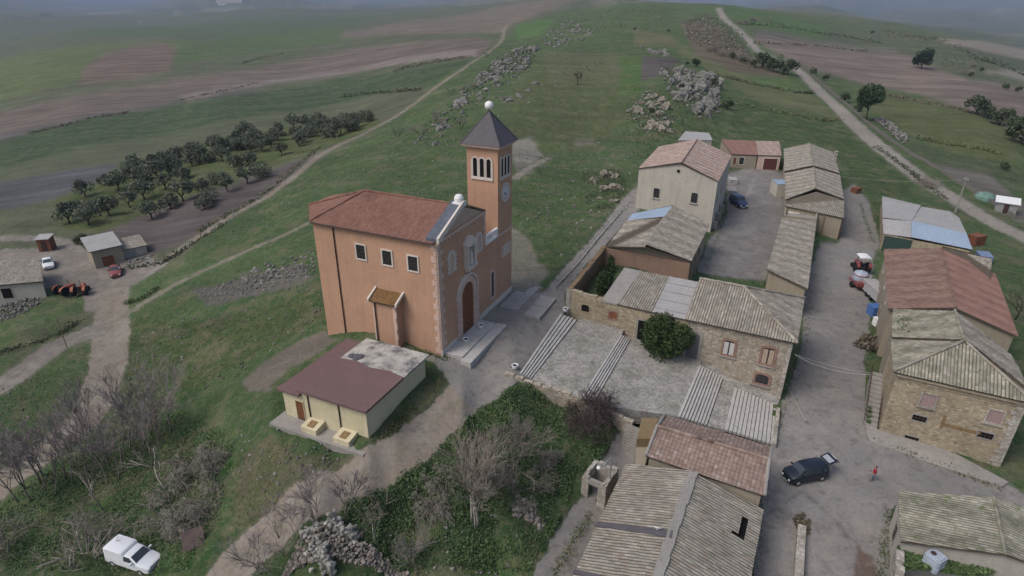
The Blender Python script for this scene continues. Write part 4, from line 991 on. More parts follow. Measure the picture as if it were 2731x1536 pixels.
    mb = MB(); wall_run(mb, pts, .45, [p.z+.12 for p in pts], 1.2, z0=-4.6, jag=.05, step=.7); mb.build('wall', STONE, T); adopt(T)
    # kerb wall with dark gap beside the street flight
    pts = [at(c6(2062, 1170), -4.6), at(c6(2035, 1440), -4.9)]
    T = thing('kerb_wall', 'low ragged kerb wall between the lowest steps and the street', 'wall', pts[0])
    mb = MB(); wall_run(mb, pts, .3, [-4.45, -4.75], .6, z0=-5.8, jag=.06, step=.7); mb.build('wall', STONE_W, T); adopt(T)
stepped_square()

# ------------------------------------------------------------------ generic gabled / hipped / lean-to houses
def gable(T, E, rf_, rb_, wall_m, tile_m, drop=1.5, over=.3, period=.26, amp=.04, z0=None, hole=None, tile2=None, seg=5):
    """E = eave corners front-left, front-right, back-right, back-left; ridge front, ridge back"""
    body = inset([(p.x, p.y) for p in E], over)
    zt = [p.z-.18 for p in E]
    mf, mbk = (body[0]+body[1])/2, (body[2]+body[3])/2
    w = walls(T, wall_m, body, zt, {0: (mf, rf_.z-.25), 2: (mbk, rb_.z-.25)}, z0=z0, drop=drop)
    r = MB(); roof_plane(r, [E[3], E[0], rf_, rb_], period, amp, hole=hole, seg=seg); rr = r.build('roof', [tile_m, UNDER], T)
    r = MB(); roof_plane(r, [E[1], E[2], rb_, rf_], period, amp, seg=seg, hole=hole); r.build('roof', [tile2 or tile_m, UNDER], T)
    k = MB(); caps(k, [rf_+Vector((0, 0, .05)), rb_+Vector((0, 0, .05))]); k.build('ridge_cap', tile_m, rr)
    return body
def shed_roof(T, E, wall_m, tile_m, drop=1.5, over=.25, period=.26, amp=.04, z0=None, row=.4, seg=5, walls_=True):
    """lean-to: E[0],E[1] low eave, E[2],E[3] high side"""
    body = inset([(p.x, p.y) for p in E], over)
    if walls_: walls(T, wall_m, body, [p.z-.2 for p in E], z0=z0, drop=drop)
    r = MB(); roof_plane(r, E, period, amp, row, seg=seg); r.build('roof', [tile_m, UNDER], T); return body
def openings(T, W, items, M_frame, sill=None):
    for (px, w, h, pane, kind) in items:
        u, z = W.uz(px)
        window(T, W, u, z-h/2, w, h, M_frame, pane, segp if kind == 'seg' else rectp, .08, .05, (2, 1) if kind != 'x' else None, PIPE, sill=sill)

def big_house():
    ze = 6.4
    E = [at(g1(308, 390), ze), at(g1(985, 490), ze), at(g1(1095, 270), ze), at(g1(480, 205), ze)]
    rf_, rb_ = at(g1(672, 335), ze+1.9), at(g1(800, 140), ze+1.9)
    T = house('big_house', 'tall pale grey house with pink gabled roof and round attic hole', 'house', E, 0)
    b = gable(T, E, rf_, rb_, GREYW, T_PINK, z0=-2.6, over=.12, period=.3)
    W = Wall(b[0], b[1], 1)
    for px in ((465, 597), (783, 634)):
        u, z = W.uz(g1(*px)); window(T, W, u, z-.75, .95, 1.5, GREYW, GLASS, segp, .08, .05, (2, 3), PIPE, sill=CONCRETE)
    u, z = W.uz(g1(648, 412)); circ = lambda r: [(u+r*math.cos(a), z+r*math.sin(a)) for a in np.linspace(0, 2*math.pi, 18, endpoint=False)]
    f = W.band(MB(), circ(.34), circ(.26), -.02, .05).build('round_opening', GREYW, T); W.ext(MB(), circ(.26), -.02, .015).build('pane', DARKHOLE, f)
    Wr = Wall(b[1], b[2], 1)
    for k, (u_, z_, w_, h_) in enumerate(((3, 2.2, .9, 1.4), (7.5, 2.2, .9, 1.4), (4.5, -1.7, 1.1, 2.1), (9, -1.7, 1.1, 2.1))):
        if k < 2: window(T, Wr, u_, z_, w_, h_, GREYW, GLASS, rectp, .08, .05, (2, 3), PIPE)
        else: door(T, Wr, u_, z_, w_, h_, WOODDOOR, CONCRETE)
    for u_ in (2.0, 6.2, 10.5): Wr.rect(MB(), u_-.35, u_+.35, -2.6, -.2, -.02, .7).build('buttress', CONCRETE, T)
    adopt(T)
    # little sheds against its back
    A = at(g1(640, 160), 5.2); 
    E = [at(g1(640, 150), 5.0), at(g1(930, 145), 5.0), at(g1(900, 85), 5.4), at(g1(700, 75), 5.4)]
    T = house('back_shed', 'small grey flat shed behind the pink gabled roof', 'shed', E, 0); walls(T, GREYW, inset(E, .1), [p.z-.15 for p in E], z0=-1)
    MB().prism([p[:2] for p in E], [p.z-.14 for p in E], [p.z for p in E]).build('roof', SHEETGREY, T); adopt(T)
big_house()
def low_house():
    z = 2.4
    E = [at(g1(35, 1050), z), at(g1(765, 1165), z), at(g1(912, 865), z+.2), at(g1(262, 775), z+.2)]
    rf_, rb_ = at(g1(370, 1050), z+1.1), at(g1(600, 697), z+2.0)
    T = house('low_house', 'low buff house with blue sheet roof patch against the tall grey house', 'house', E, 0)
    body = inset([(p.x, p.y) for p in E], .25); walls(T, BUFF, body, [p.z-.2 for p in E], {0: ((body[0]+body[1])/2, rf_.z-.3), 2: ((body[2]+body[3])/2, rb_.z-.35)}, z0=-3)
    m = E[3].lerp(E[0], .22); mr = rb_.lerp(rf_, .3); up = Vector((0, 0, .02))
    r = MB(); roof_plane(r, [m, E[0], rf_, mr], .28, .045); roof_plane(r, [E[1], E[2], rb_, rf_], .28, .045); rr = r.build('roof', [T_OLD2, UNDER], T)
    r = MB(); roof_plane(r, [E[3], m, mr, rb_], .18, .012, 1.0, .08); r.build('sheet_patch', [SHEETBLUE, UNDER], T)
    k = MB(); caps(k, [mr+up, rf_+up], .13); k.build('ridge_cap', T_OLD2, rr)
    W = Wall(body[1], body[2], 1)
    for u_ in (1.6, 4.2, 6.5): W.rect(MB(), u_-.25, u_+.25, -3, 1.6, -.02, .35).build('buttress', BUFF, T)
    for u_ in (2.9, 5.4): door(T, W, u_, -1.9, 1.0, 2.0, RUST, BUFF)
    adopt(T)
low_house()
def annex():
    zf, zb = 1.35, 2.1
    P = lambda x, y, z: at(g1(x, y), z)
    E = [P(1095, 262, zf), P(1313, 267, zf), P(1292, 147, zb), P(1000, 140, zb)]
    T = house('garage_annex', 'low annex with a dull red roof between the pink gable and the brown garage', 'house', E, -1.4)
    b = shed_roof(T, E, BUFF, T_RED2, z0=-2.5, over=.1, period=.3); W = Wall(b[0], b[1], 1)
    for px, w, h in (((1117, 320), .6, 1.5), ((1175, 318), .9, 1.4)):
        u, z = W.uz(g1(*px)); window(T, W, u, z-h/2, w, h, WHITE_TRIM, WOODDOOR if w < .8 else GLASS, rectp, .1, .05, (2, 2), PIPE)
    adopt(T)
    E = [P(1313, 267, zf+.02), P(1512, 270, zf), P(1490, 150, zb), P(1292, 147, zb+.02)]
    T = house('garage', 'small garage with pale pink roof and wide brown door', 'garage', E, -1.4)
    b = shed_roof(T, E, PINK_TRIM, T_PINK, z0=-2.5, over=.1, period=.3); W = Wall(b[0], b[1], 1)
    u, z = W.uz(g1(1402, 420)); door(T, W, u, -1.55, 2.6, 2.25, mat_plain('dark_brown_garage', (.10, .035, .03), .6, .3, .12), WHITE_TRIM, t=.16, boards=8)
    adopt(T)
annex()
def long_gable():
    z, zr = .9, 2.3
    P = lambda x, y, z_: at(g1(x, y), z_)
    def block(name, label, E, rf_, rb_, tile): 
        T = house(name, label, 'house', E, -2); b = gable(T, E, rf_, rb_, BUFF, tile, z0=-5, period=.28); return T, b
    E = [P(1535, 400, z+.35), P(2000, 410, z+.35), P(1945, 235, z+.35), P(1528, 210, z+.35)]
    T, b = block('long_barn', 'far half of the long tiled barn with the higher ridge', E, P(1778, 348, zr+.35), P(1742, 163, zr+.35), T_OLD2); adopt(T)
    ch = MB().box(-.25, .25, -.25, .25, -.6, 1.0); ch.box(-.32, .32, -.32, .32, 1.0, 1.12); cp_ = P(1962, 275, z+.9); o = ch.build('chimney', STONE_W, T); o.location = cp_; o.matrix_parent_inverse = Matrix.Translation(-T.location)
    E = [P(1548, 640, z), P(2040, 625, z), P(2004, 415, z), P(1540, 405, z)]
    T, b = block('long_barn', 'near half of the long tiled barn with a stepped ridge', E, P(1800, 540, zr), P(1783, 360, zr), T_OLD2); adopt(T)
    E = [P(1830, 785, -.45), P(2048, 792, -.45), P(2040, 610, .75), P(1555, 592, .75)]
    E = [P(1545, 690, -.0), P(2046, 785, -.35), P(2042, 610, .8), P(1555, 592, .8)]
    T = house('lean_to_house', 'tiled lean-to end of the long barn above a rusty brown wall', 'house', E, -2.5)
    b = shed_roof(T, E, BUFF, T_OLD, z0=-5, period=.28)
    q0, q1 = at(g1(1840, 935), -3.8), at(g1(2005, 948), -3.8); W = Wall(q0, q1, 1); 
    bd = MB(); n_ = Vector((-W.n.x, -W.n.y, 0)); bd.prism([q0[:2], q1[:2], (q1+n_*3)[:2], (q0+n_*3)[:2]], -5, -.75); bd.build('brown_wall', BROWNW, T)
    adopt(T)
    A = [P(1560, 682, -.35), P(1815, 712, -.35), P(1808, 800, -.35), P(1543, 772, -.35)]
    T = house('roof_terrace', 'small walled roof terrace with a pale slab between the barn and the strip roof', 'terrace', A, -2)
    MB().prism([p[:2] for p in A], -4.5, -.9).build('floor', CONCRETE, T)
    mb = MB(); wall_run(mb, A+[A[0]], .22, [-.3]*5, z0=-2, step=3); mb.build('parapet', BUFF, T)
    s = A[0].lerp(A[2], .32); MB().box(s.x-1.1, s.x+.5, s.y-.6, s.y+.6, -.88, -.82).build('slab', WHITE_TRIM, T); adopt(T)
    E = [P(1400, 1225, .05), P(1520, 795, .05), P(1812, 815, .25), P(1742, 1390, .25)]
    E = [P(1812, 815, -.3), P(1748, 1385, -.3), P(1400, 1225, .35), P(1520, 790, .35)]
    T = house('strip_house', 'long narrow outbuilding with one lichen tile slope between courtyard and street', 'house', E, -2.5); b = shed_roof(T, E, BUFF, T_OLD2, z0=-6, period=.28)
    W = Wall(b[2], b[3], 1)
    for u_ in (2.5, 6, 11): door(T, W, u_, -2.4, 1.1, 1.9, RUST, BUFF)
    adopt(T)
long_gable()
def farm_shed():
    P = lambda x, y, z_: at(g2(x, y), z_)
    ze, zr, zb = -1.7, -.5, -1.5
    T = house('farm_shed', 'wide farm shed roofed in grey sheets with one blue sheet slope', 'shed', [P(560, 545, ze), P(1420, 690, ze), P(1300, 380, zb), P(540, 180, zb)], -4)
    f0, f1, f2 = P(560, 545, ze), P(828, 576, ze), P(1420, 692, ze); r0, r1, r2 = P(545, 395, zr), P(826, 420, zr), P(1362, 530, zr); b0, b1, b2, b3 = P(540, 180, zb), P(915, 270, zb), P(1200, 312, zb), P(1290, 375, zb)
    poly = [f0, f2, r2, b3, b0]; body = inset(poly, .2); walls(T, STONE_Y, body, [ze-.15, ze-.15, zr-.2, zb-.15, zb-.15], z0=-6)
    m = MB(); roof_plane(m, [f0, f1, r1, r0], .2, .02, 1.2, .08); m.build('sheet_roof', [SHEETGREY, UNDER], T)
    m = MB(); roof_plane(m, [f1+Vector((0, 0, .03)), f2, r2, r1+Vector((0, 0, .03))], .25, .02, 1.5, .08); m.build('blue_sheet_roof', [SHEETBLUE, UNDER], T)
    m = MB(); roof_plane(m, [b0, b1, r1, r0], .2, .02, 1.2, .08); roof_plane(m, [b1+Vector((0, 0, -.1)), b2-Vector((0, 0, .1)), r2, r1], .2, .02, 1.2, .08); roof_plane(m, [b2-Vector((0, 0, .1)), b3-Vector((0, 0, .1)), r2], .2, .02, 1.2, .08)
    m.build('sheet_roof', [SHEETGREY, UNDER], T)
    W = Wall(body[0], body[1], 1); u, z = W.uz(g2(680, 680)); door(T, W, min(u, 3.0), -4.7, 3.6, 2.75, GREENDARK, STONE_Y, boards=4)
    adopt(T)
farm_shed()
def red_house():
    P = lambda x, y, z_: at(g2(x, y), z_)
    ze, zr = .9, 2.5
    E = [P(612, 1270, ze), P(1825, 1460, ze), P(1625, 985, ze), P(562, 692, ze)]
    rf_, rb_ = P(1268, 1250, zr), P(1118, 680, zr)
    # right eave as a mirror of the left about the ridge
    mid = lambda e, r: Vector((2*r.x-e.x, 2*r.y-e.y, e.z))
    E[1], E[2] = mid(E[0], rf_), mid(E[3], rb_)
    T = house('red_roof_house', 'two storey house with brown red tiles facing the street and a brighter red far slope', 'house', E, -4.8)
    b = gable(T, E, rf_, rb_, BUFF, T_BROWNRED, z0=-6.2, tile2=T_RED2, period=.28)
    W = Wall(b[3], b[0], 1)
    for u_, z_, w_, h_ in ((3, -.9, .9, 1.3), (8, -.9, .9, 1.3), (12.5, -.9, .9, 1.3)): window(T, W, u_, z_, w_, h_, WHITE_TRIM, GLASS, rectp, .1, .05, (2, 2), PIPE)
    for u_ in (4.5, 10.5): door(T, W, u_, -4.7, 1.2, 2.2, RUST, CONCRETE)
    adopt(T)
    E = [P(1150, 795, 1.6), P(1600, 962, 1.6), P(1665, 940, 1.6), P(1130, 652, 2.3)]
    E = [P(1150, 792, 1.2), P(1600, 965, 1.2), P(1610, 775, 2.2), P(1128, 655, 2.2)]
    T = house('pale_roof_house', 'low house with pale cement tile roof behind the red roofed house', 'house', E, -4)
    b = shed_roof(T, E, BUFF, T_OLD2, z0=-6, period=.3, over=.15); W = Wall(b[0], b[1], 1)
    window(T, W, W.len-1.0, .1, .8, .8, CONCRETE, GLASS, rectp, .08, .05, (2, 1), PIPE); adopt(T)
red_house()
def right_stone():
    P = lambda x, y, z_: at(g3(x, y), z_)
    ze, zr = 1.25, 3.5
    FL, BL = P(518, 552, ze), P(492, 300, ze); A = P(1040, 318, zr)
    FRv = P(1480, 758, ze); d = (FRv-FL).normalized(); FR = FL+d*(2*((A-FL).dot(d)))
    side = (BL-FL); BR = FR+side
    T = house('corner_stone_house', 'large yellow stone corner house with mossy hip roof and two pink boarded windows', 'house', [FL, FR, BR, BL], -5)
    body = inset([(p.x, p.y) for p in (FL, FR, BR, BL)], .35); walls(T, STONE_Y, body, ze-.15, z0=-7)
    A2 = A+side*.02
    r = MB(); roof_plane(r, [FL, FR, A], .28, .05, .42); rr = r.build('roof', [T_GREEN, UNDER], T)
    r = MB(); roof_plane(r, [BL, FL, A, A+(BL-FL)*.06], .28, .045, .42); roof_plane(r, [FR, BR, A+(BL-FL)*.06, A], .28, .045, .42); r.build('roof', [T_GREEN, UNDER], T)
    k = MB(); caps(k, [FL+Vector((0, 0, .08)), A+Vector((0, 0, .08))], .12); caps(k, [FR+Vector((0, 0, .08)), A+Vector((0, 0, .08))], .12); k.build('ridge_cap', T_OLD, rr)
    W = Wall(body[0], body[1], 1)
    W.rect(MB(), -.05, W.len+.05, ze-.42, ze-.18, -.02, .2).build('cornice', STONE_Y, T); W.rect(MB(), -.02, W.len, ze-.75, ze-.68, -.02, .07).build('string_course', STONE_Y, T)
    for px in ((777, 762), (1275, 878)):
        u, z = W.uz(g3(*px)); window(T, W, u, z-.55, 1.0, 1.15, STONE_W, PINKWIN, rectp, .12, .07, sill=STONE_W, name='boarded_window', pane='boards')
    for px in ((715, 895), (653, 1060), (1207, 1015)):
        u, z = W.uz(g3(*px)); window(T, W, u, z-.28+(.16 if px[1] == 1060 else 0), 1.05, .55, CONCRETE, DARKHOLE, rectp, .1, .05, (4, 2), PIPE, name='grille_window')
    u, z = W.uz(g3(1010, 965)); W.rect(MB(), u-1.3, u+1.5, z-.15, z+.15, -.02, .03).build('lintel_beam', TIMBER, T)
    u, z = W.uz(g3(890, 920)); W.rect(MB(), u-.1, u+.1, z-.7, z+.7, -.02, .04).build('lintel_beam', TIMBER, T)
    q = MB()
    for i in range(14): W.rect(q, W.len-(.75 if i % 2 else .5), W.len+.06, -5.6+i*.48, -5.15+i*.48, -.02, .07)
    q.build('corner_stones', STONE_W, T)
    adopt(T)
    # rear part with longer roof
    zb_, zbr = 1.55, 3.7
    E0, E3 = P(497, 290, zb_), P(508, 85, zb_); rf_, rb_ = P(1035, 305, zbr), P(968, 88, zbr)
    mid = lambda e, r: Vector((2*r.x-e.x, 2*r.y-e.y, e.z))
    E = [E0, mid(E0, rf_), mid(E3, rb_), E3]
    T = house('mossy_roof_house', 'house with pale mossy tile roof between the red roof and the stone corner house', 'house', E, -5)
    b = gable(T, E, rf_, rb_, BUFF, T_GREEN, z0=-6.5, tile2=T_OLD2, period=.28); W = Wall(b[3], b[0], 1)
    window(T, W, 2.5, -.8, .9, 1.4, CONCRETE, GLASS, rectp, .1, .05, (2, 2), PIPE); adopt(T)
    # outside stair with iron rail down the street side
    Wl = Wall(body[3], body[0], 1); T2 = thing('outside_stair', 'narrow outside stair with dark iron railing beside the corner stone house', 'stairs', Wl.P(1, -5, .6))
    s0 = at(g3(400, 560), -3.0); s1 = at(g3(350, 960), -5.0); nst = 12; dv = (s1-s0)/nst; nv = Vector((dv.y, -dv.x, 0)).normalized()
    for i in range(nst):
        a = s0+dv*i; b_ = s0+dv*(i+1)
        MB().prism([(a-nv*.55)[:2], (a+nv*.55)[:2], (b_+nv*.55)[:2], (b_-nv*.55)[:2]], -6, a.z).build('step', CONCRETE, T2)
    for sgn in (-1, 1):
        m = MB(); m.tube([s0+nv*.55*sgn+Vector((0, 0, 1)), s1+nv*.55*sgn+Vector((0, 0, 1))], .03, 6)
        for i in range(0, nst+1): p = s0+dv*i+nv*.55*sgn; m.tube([p, p+Vector((0, 0, 1))], .02, 5)
        m.build('railing', PIPE, T2)
    adopt(T2)
    # raised pavement round the corner
    kp = [g3(322, 905), g3(320, 1000), g3(345, 1062), g3(430, 1098), g3(640, 1165), g3(900, 1255), g3(1180, 1345), g3(1340, 1392), g3(1385, 1360)]
    K = [at(p, -4.95-.3*i/8) for i, p in enumerate(kp)]; inner = [Vector((q.x, q.y, 0)) for q in (body[0], body[1])]
    inn = [Vector((*body[0], 0))+Vector((-.3, 2.5, 0)), Vector((*body[0], 0))+Vector((-.1, -.05, 0)), Vector((*Vector(body[0]).lerp(Vector(body[1]), .62), 0))]
    poly = [p[:2] for p in K]+[p[:2] for p in inn[::-1]]
    z_ = [p.z+.02 for p in K]+[K[-1].z+.05, K[0].z+.05, K[0].z+.05]
    o = MB().prism(poly, [q-.5 for q in z_], z_).build('pavement', CONCRETE); o['kind'] = 'structure'
right_stone()
def bottom_houses():
    P = lambda x, y, z_: at(c7(x, y), z_)
    zl, zr = -1.5, -.55
    F0, F1 = P(598, 415, zl), P(1610, 742, zl); R0_, R1_ = P(692, 163, zr), P(1645, 432, zr); B0, B1 = P(755, 65, zl+.3), P(1672, 325, zl+.3)
    T = house('pink_tile_house', 'house with faded pink tiled gable roof below the wide stone steps', 'house', [F0, F1, B1, B0], -5)
    b = gable(T, [F1, B1, B0, F0], (F1+B1)/2, (F0+B0)/2, BUFF, T_PINK2, z0=-7, period=.3) if False else None
    body = inset([(p.x, p.y) for p in (F0, F1, B1, B0)], .22); walls(T, BUFF, body, [p.z-.2 for p in (F0, F1, B1, B0)], {1: ((body[1]+body[2])/2, zr-.3), 3: ((body[3]+body[0])/2, zr-.3)}, z0=-7)
    r = MB(); roof_plane(r, [F0, F1, R1_, R0_], .3, .022, .34); rr = r.build('roof', [T_PINK2, UNDER], T)
    r = MB(); roof_plane(r, [B1, B0, R0_, R1_], .3, .022, .34); r.build('roof', [T_PINK2, UNDER], T)
    k = MB(); caps(k, [R0_+Vector((0, 0, .05)), R1_+Vector((0, 0, .05))], .14); k.build('ridge_cap', T_PINK2, rr)
    up = Vector((0, 0, .05))
    for q in ((F0, R0_, B0), (F1, R1_, B1)):
        m = MB(); m.tube([q[0]+up, q[1]+up, q[2]+up], .12, 6); m.build('verge', CONCRETE, T)
    adopt(T)
    # big gabled house in front
    ze, zr = -2.7, -1.15
    L1, L0_ = P(432, 482, ze), P(20, 1392, ze); Rg1, Rg0 = P(1005, 545, zr), P(705, 1449, zr); Q1, Q0 = P(1603, 865, ze), P(1503, 1449, ze)
    ext = 1.75
    L0_ = L1+(L0_-L1)*ext; Rg0 = Rg1+(Rg0-Rg1)*(ext*.96); Q0 = Q1+(Q0-Q1)*(ext*1.5)
    T = house('gabled_tile_house', 'large gabled house with weathered striped tiles dark felt strips and a hole in the roof', 'house', [L0_, Q0, Q1, L1], -5.5)
    body = inset([(p.x, p.y) for p in (L0_, Q0, Q1, L1)], .3); walls(T, BUFF, body, ze-.2, {0: ((body[0]+body[1])/2, zr-.4), 2: ((body[2]+body[3])/2, zr-.4)}, z0=-7.5)
    hole = [at(c7(*q), -1.95) for q in ((1440, 890), (1500, 905), (1460, 1085), (1395, 1070), (1375, 1020), (1420, 1020))]
    r = MB(); roof_plane(r, [L1, L0_, Rg0, Rg1], .25, .045, .42, jag=.03); rr = r.build('roof', [T_OLD, UNDER], T)
    r = MB(); roof_plane(r, [Q0, Q1, Rg1, Rg0], .25, .045, .42, thick=.3, hole=hole, jag=.03); r.build('roof', [T_OLD, DARKHOLE], T, label='roof slope with a jagged dark hole')
    m = MB(); b0, b1 = Rg1+Vector((0, 0, .03)), Rg0+Vector((0, 0, .03)); sv = Vector((1, 0, 0))
    for k in range(24):
        a, b_ = b0.lerp(b1, k/24), b0.lerp(b1, (k+1)/24); w1, w2 = rng.uniform(.28, .4), rng.uniform(.28, .4)
        m.prism([(a-sv*w1)[:2], (a+sv*w2)[:2], (b_+sv*w2)[:2], (b_-sv*w1)[:2]], [a.z-.16]*4, [a.z+.01, a.z+.01, b_.z+.01, b_.z+.01])
    m.build('ridge_mortar', CONCRETE, rr)
    nl = (L0_-L1).cross(Rg1-L1).normalized(); nl = nl if nl.z > 0 else -nl
    for f0, f1, g0, g1_ in (((195, 990), (838, 1055), (180, 1020), (828, 1118)), ((10, 1392), (235, 1440), (-5, 1425), (210, 1475))):
        def on(px):
            d = Vector(ray(*c7(*px))); o = Vector((0, 0, CAM_H)); t = (L1-o).dot(nl)/d.dot(nl); return o+d*t
        q = [on(f0), on(f1), on(g1_), on(g0)]; m = MB(); i = 0
        lo_ = [p+nl*.0 for p in q]; hi_ = [p+nl*.105 for p in q]; m.face(hi_); m.face(lo_[::-1])
        for j in range(4): m.face([lo_[j], lo_[(j+1) % 4], hi_[(j+1) % 4], hi_[j]])
        o = m.build('felt_strip', SLATE, rr); fix_normals(o)
    adopt(T)
    pt = on((705, 1058))+nl*.16; TT = thing('satellite_dish', 'small white dish on the dark felt strip of the striped roof', 'dish', pt)
    MB().lathe([(.03, 0), (.1, .05), (.26, .12), (.3, .18), (.28, .18), (.1, .1)], (0, 0, 0), 16).build('dish', WHITE, TT).rotation_euler = (R(-40), R(20), 0)
    MB().tube([(0, 0, -.05), (0, 0, .1)], .03, 8).build('mast', STEEL, TT)
    # bottom right house
    P = lambda x, y, z_: at(c8(x, y), z_)
    ze, zr = -2.1, -1.2
    E0, E1 = P(1218, 1078, ze), P(1190, 612, ze); r0, r1 = P(2195, 1185, zr), P(2078, 660, zr)
    mid = lambda e, r: Vector((2*r.x-e.x, 2*r.y-e.y, e.z)); q0, q1 = mid(E0, r0), mid(E1, r1)
    T = house('street_corner_house', 'stone house with pale green tiles at the bottom corner beside the water tank', 'house', [E0, E1, q1, q0], -5.6)
    b = gable(T, [E0, q0, q1, E1], r0, r1, GREYW, T_GREEN, z0=-7.5, period=.27, over=.2, amp=.05)
    W = Wall(b[3], b[0], 1)
    for u_ in (2.2, 4.6): window(T, W, u_, -4.6, .9, 1.5, CONCRETE, GLASS, rectp, .12, .06, (2, 3), PIPE)
    adopt(T)
    # roofless yard in front with ivy
    A = [P(1212, 1165, -3.6), P(1030, 1180, -3.6), P(1040, 1480, -3.6), P(1200, 1500, -3.6)]
    T = thing('ruined_wall', 'broken pale stone wall with openings beside the ivy and the water tank', 'wall', A[0])
    v = (E0-E1).normalized(); p0 = E0+v*.25; pts = [p0+Vector((.15, 0, 0)), p0+v*4.5+Vector((.1, 0, 0)), p0+v*9]
    m = MB(); wall_run(m, pts, .45, [-2.6, -3.3, -3.0], z0=-7.5, jag=.2, step=.45); m.build('wall', STONE_W, T)
    W = Wall(pts[0]+Vector((-.2, 0, 0)), pts[1]+Vector((-.2, 0, 0)), 1) ; W2 = Wall((pts[0]+Vector((-.235, 0, 0)))[:2], (pts[1]+Vector((-.235, 0, 0)))[:2], 1)
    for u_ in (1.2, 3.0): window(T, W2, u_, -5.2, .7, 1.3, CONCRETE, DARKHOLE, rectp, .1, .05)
    adopt(T)
    # low remains of tile roof in front of the tank
    F = [p0+v*3.6+Vector((.4, 0, 0)), p0+v*3.6+Vector((7.5, -.8, 0)), p0+v*8+Vector((8.5, -1, 0)), p0+v*8+Vector((.4, 0, 0))]
    for q, z_ in zip(F, (-3.9, -3.9, -4.6, -4.6)): q.z = z_
    T = house('low_lean_to', 'low lean-to with striped tiles overgrown by ivy at the bottom edge', 'shed', F, -5.6); 
    b = shed_roof(T, [F[3], F[2], F[1], F[0]], GREYW, T_GREEN, z0=-7.5, period=.27, amp=.05); adopt(T)
    return p0, v
BR_P0, BR_V = bottom_houses()
def hut_and_barn():
    P = lambda x, y, z_: at(c2(x, y), z_)
    zg = -11.2
    W0, W1 = P(932, 490, zg), P(1215, 420, zg); d = (W1-W0); back = Vector((-d.y, d.x, 0)).normalized()*5.2
    h = 4.0
    T = house('stone_hut', 'small buff hut with rusty red door and pale roof beside the track', 'hut', [W0, W1, W1+back, W0+back], zg)
    poly = [W0[:2], W1[:2], (W1+back)[:2], (W0+back)[:2]]; walls(T, BUFF, poly, [zg+3.3, zg+3.3, zg+4.0, zg+4.0], z0=zg-1.5)
    dn = d.normalized(); q = [W0-dn*.35-back*.06, W1+dn*.2-back*.06, W1+dn*.2+back*1.05, W0-dn*.35+back*1.05]
    for p, z_ in zip(q, (3.35, 3.35, 4.15, 4.15)): p.z = zg+z_
    r = MB(); roof_plane(r, q, .25, .02, 1.2, .12); r.build('roof', [SHEETGREY, UNDER], T)
    W = Wall(W0, W1, 1); u, z = W.uz(c2(1070, 470)); door(T, W, u, zg+.02, 1.7, 1.95, RUST, BUFF, boards=4)
    adopt(T)
    V0, V1 = W1+dn*.05, W1+dn*3.6; V0 = V0+back*.1; V1 = V1+back*.1
    T = house('lean_to_shed', 'low grey lean-to shed with a metal door joined to the buff hut', 'shed', [V0, V1], zg)
    walls(T, GREYW, [V0[:2], V1[:2], (V1+back*.7)[:2], (V0+back*.7)[:2]], [zg+2.2, zg+2.2, zg+2.9, zg+2.9], z0=zg-1.5)
    q = [V0-back*.05, V1+dn*.2-back*.05, V1+dn*.2+back*.75, V0+back*.75]
    for p, z_ in zip(q, (2.25, 2.25, 3.0, 3.0)): p.z = zg+z_
    r = MB(); roof_plane(r, q, .25, .03, .5, .12); r.build('roof', [T_OLD2, UNDER], T); W = Wall(V0, V1, 1); door(T, W, 1.1, zg+.02, 1.5, 1.8, STEEL, GREYW); adopt(T)
    z = -8.6
    E = [P(0, 645, z), P(418, 605, z), P(372, 388, z+.5), P(0, 405, z+.5)]; E[0] = E[0]+(E[0]-E[1])*.8; E[3] = E[3]+(E[3]-E[2])*.8
    T = house('barn', 'wide low barn with weathered pale roof at the left edge', 'barn', E, -11.3); b = shed_roof(T, E, GREYW, T_OLD2, z0=-13, period=.3); W = Wall(b[0], b[1], 1)
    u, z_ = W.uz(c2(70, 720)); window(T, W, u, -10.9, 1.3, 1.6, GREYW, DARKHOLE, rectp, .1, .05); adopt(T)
    b0 = P(440, 320, -11.3); T = thing('rusty_shed', 'small rusty red shed behind the white car in the yard', 'shed', b0, R(10))
    MB().box(-1.0, 1.0, 0, 1.8, -.6, 2.3).build('wall', RUST, T); MB().prism([(-1.15, -.2), (1.15, -.2), (1.15, 2), (-1.15, 2)], [2.32, 2.32, 2.6, 2.6], [2.4, 2.4, 2.68, 2.68]).build('roof', SHEETGREY, T); MB().box(-.45, .45, -.04, 0.0, 0, 1.9).build('door', PIPE, T)
    # brick oven hut in the garden
    p = at(c5(2440, 480), -5.2); T = thing('roofless_outhouse', 'tiny roofless stone outhouse among weeds beside the lane', 'outhouse', p, R(-32))
    for nm, bx in (('front_wall', (-1.0, -.45, 0, .3)), ('front_wall', (.35, 1.0, 0, .3)), ('side_wall', (-1.0, -.72, .3, 2.0)), ('side_wall', (.72, 1.0, .3, 2.0)), ('back_wall', (-1.0, 1.0, 2.0, 2.28))):
        m = MB(); 
        for k in range(4):
            x0, x1, y0, y1 = bx
            if x1-x0 > y1-y0: m.box(x0+(x1-x0)*k/4, x0+(x1-x0)*(k+1)/4, y0, y1, -1, 2.1+rng.uniform(-.12, .1))
            else: m.box(x0, x1, y0+(y1-y0)*k/4, y0+(y1-y0)*(k+1)/4, -1, 2.1+rng.uniform(-.12, .1))
        m.build(nm, STONE_W, T)
    MB().box(-.45, .35, 0.02, .28, 1.6, 2.05).build('lintel', CONCRETE, T); MB().box(-.72, .72, .3, 2.0, -.8, .0).build('floor', DARKHOLE, T)
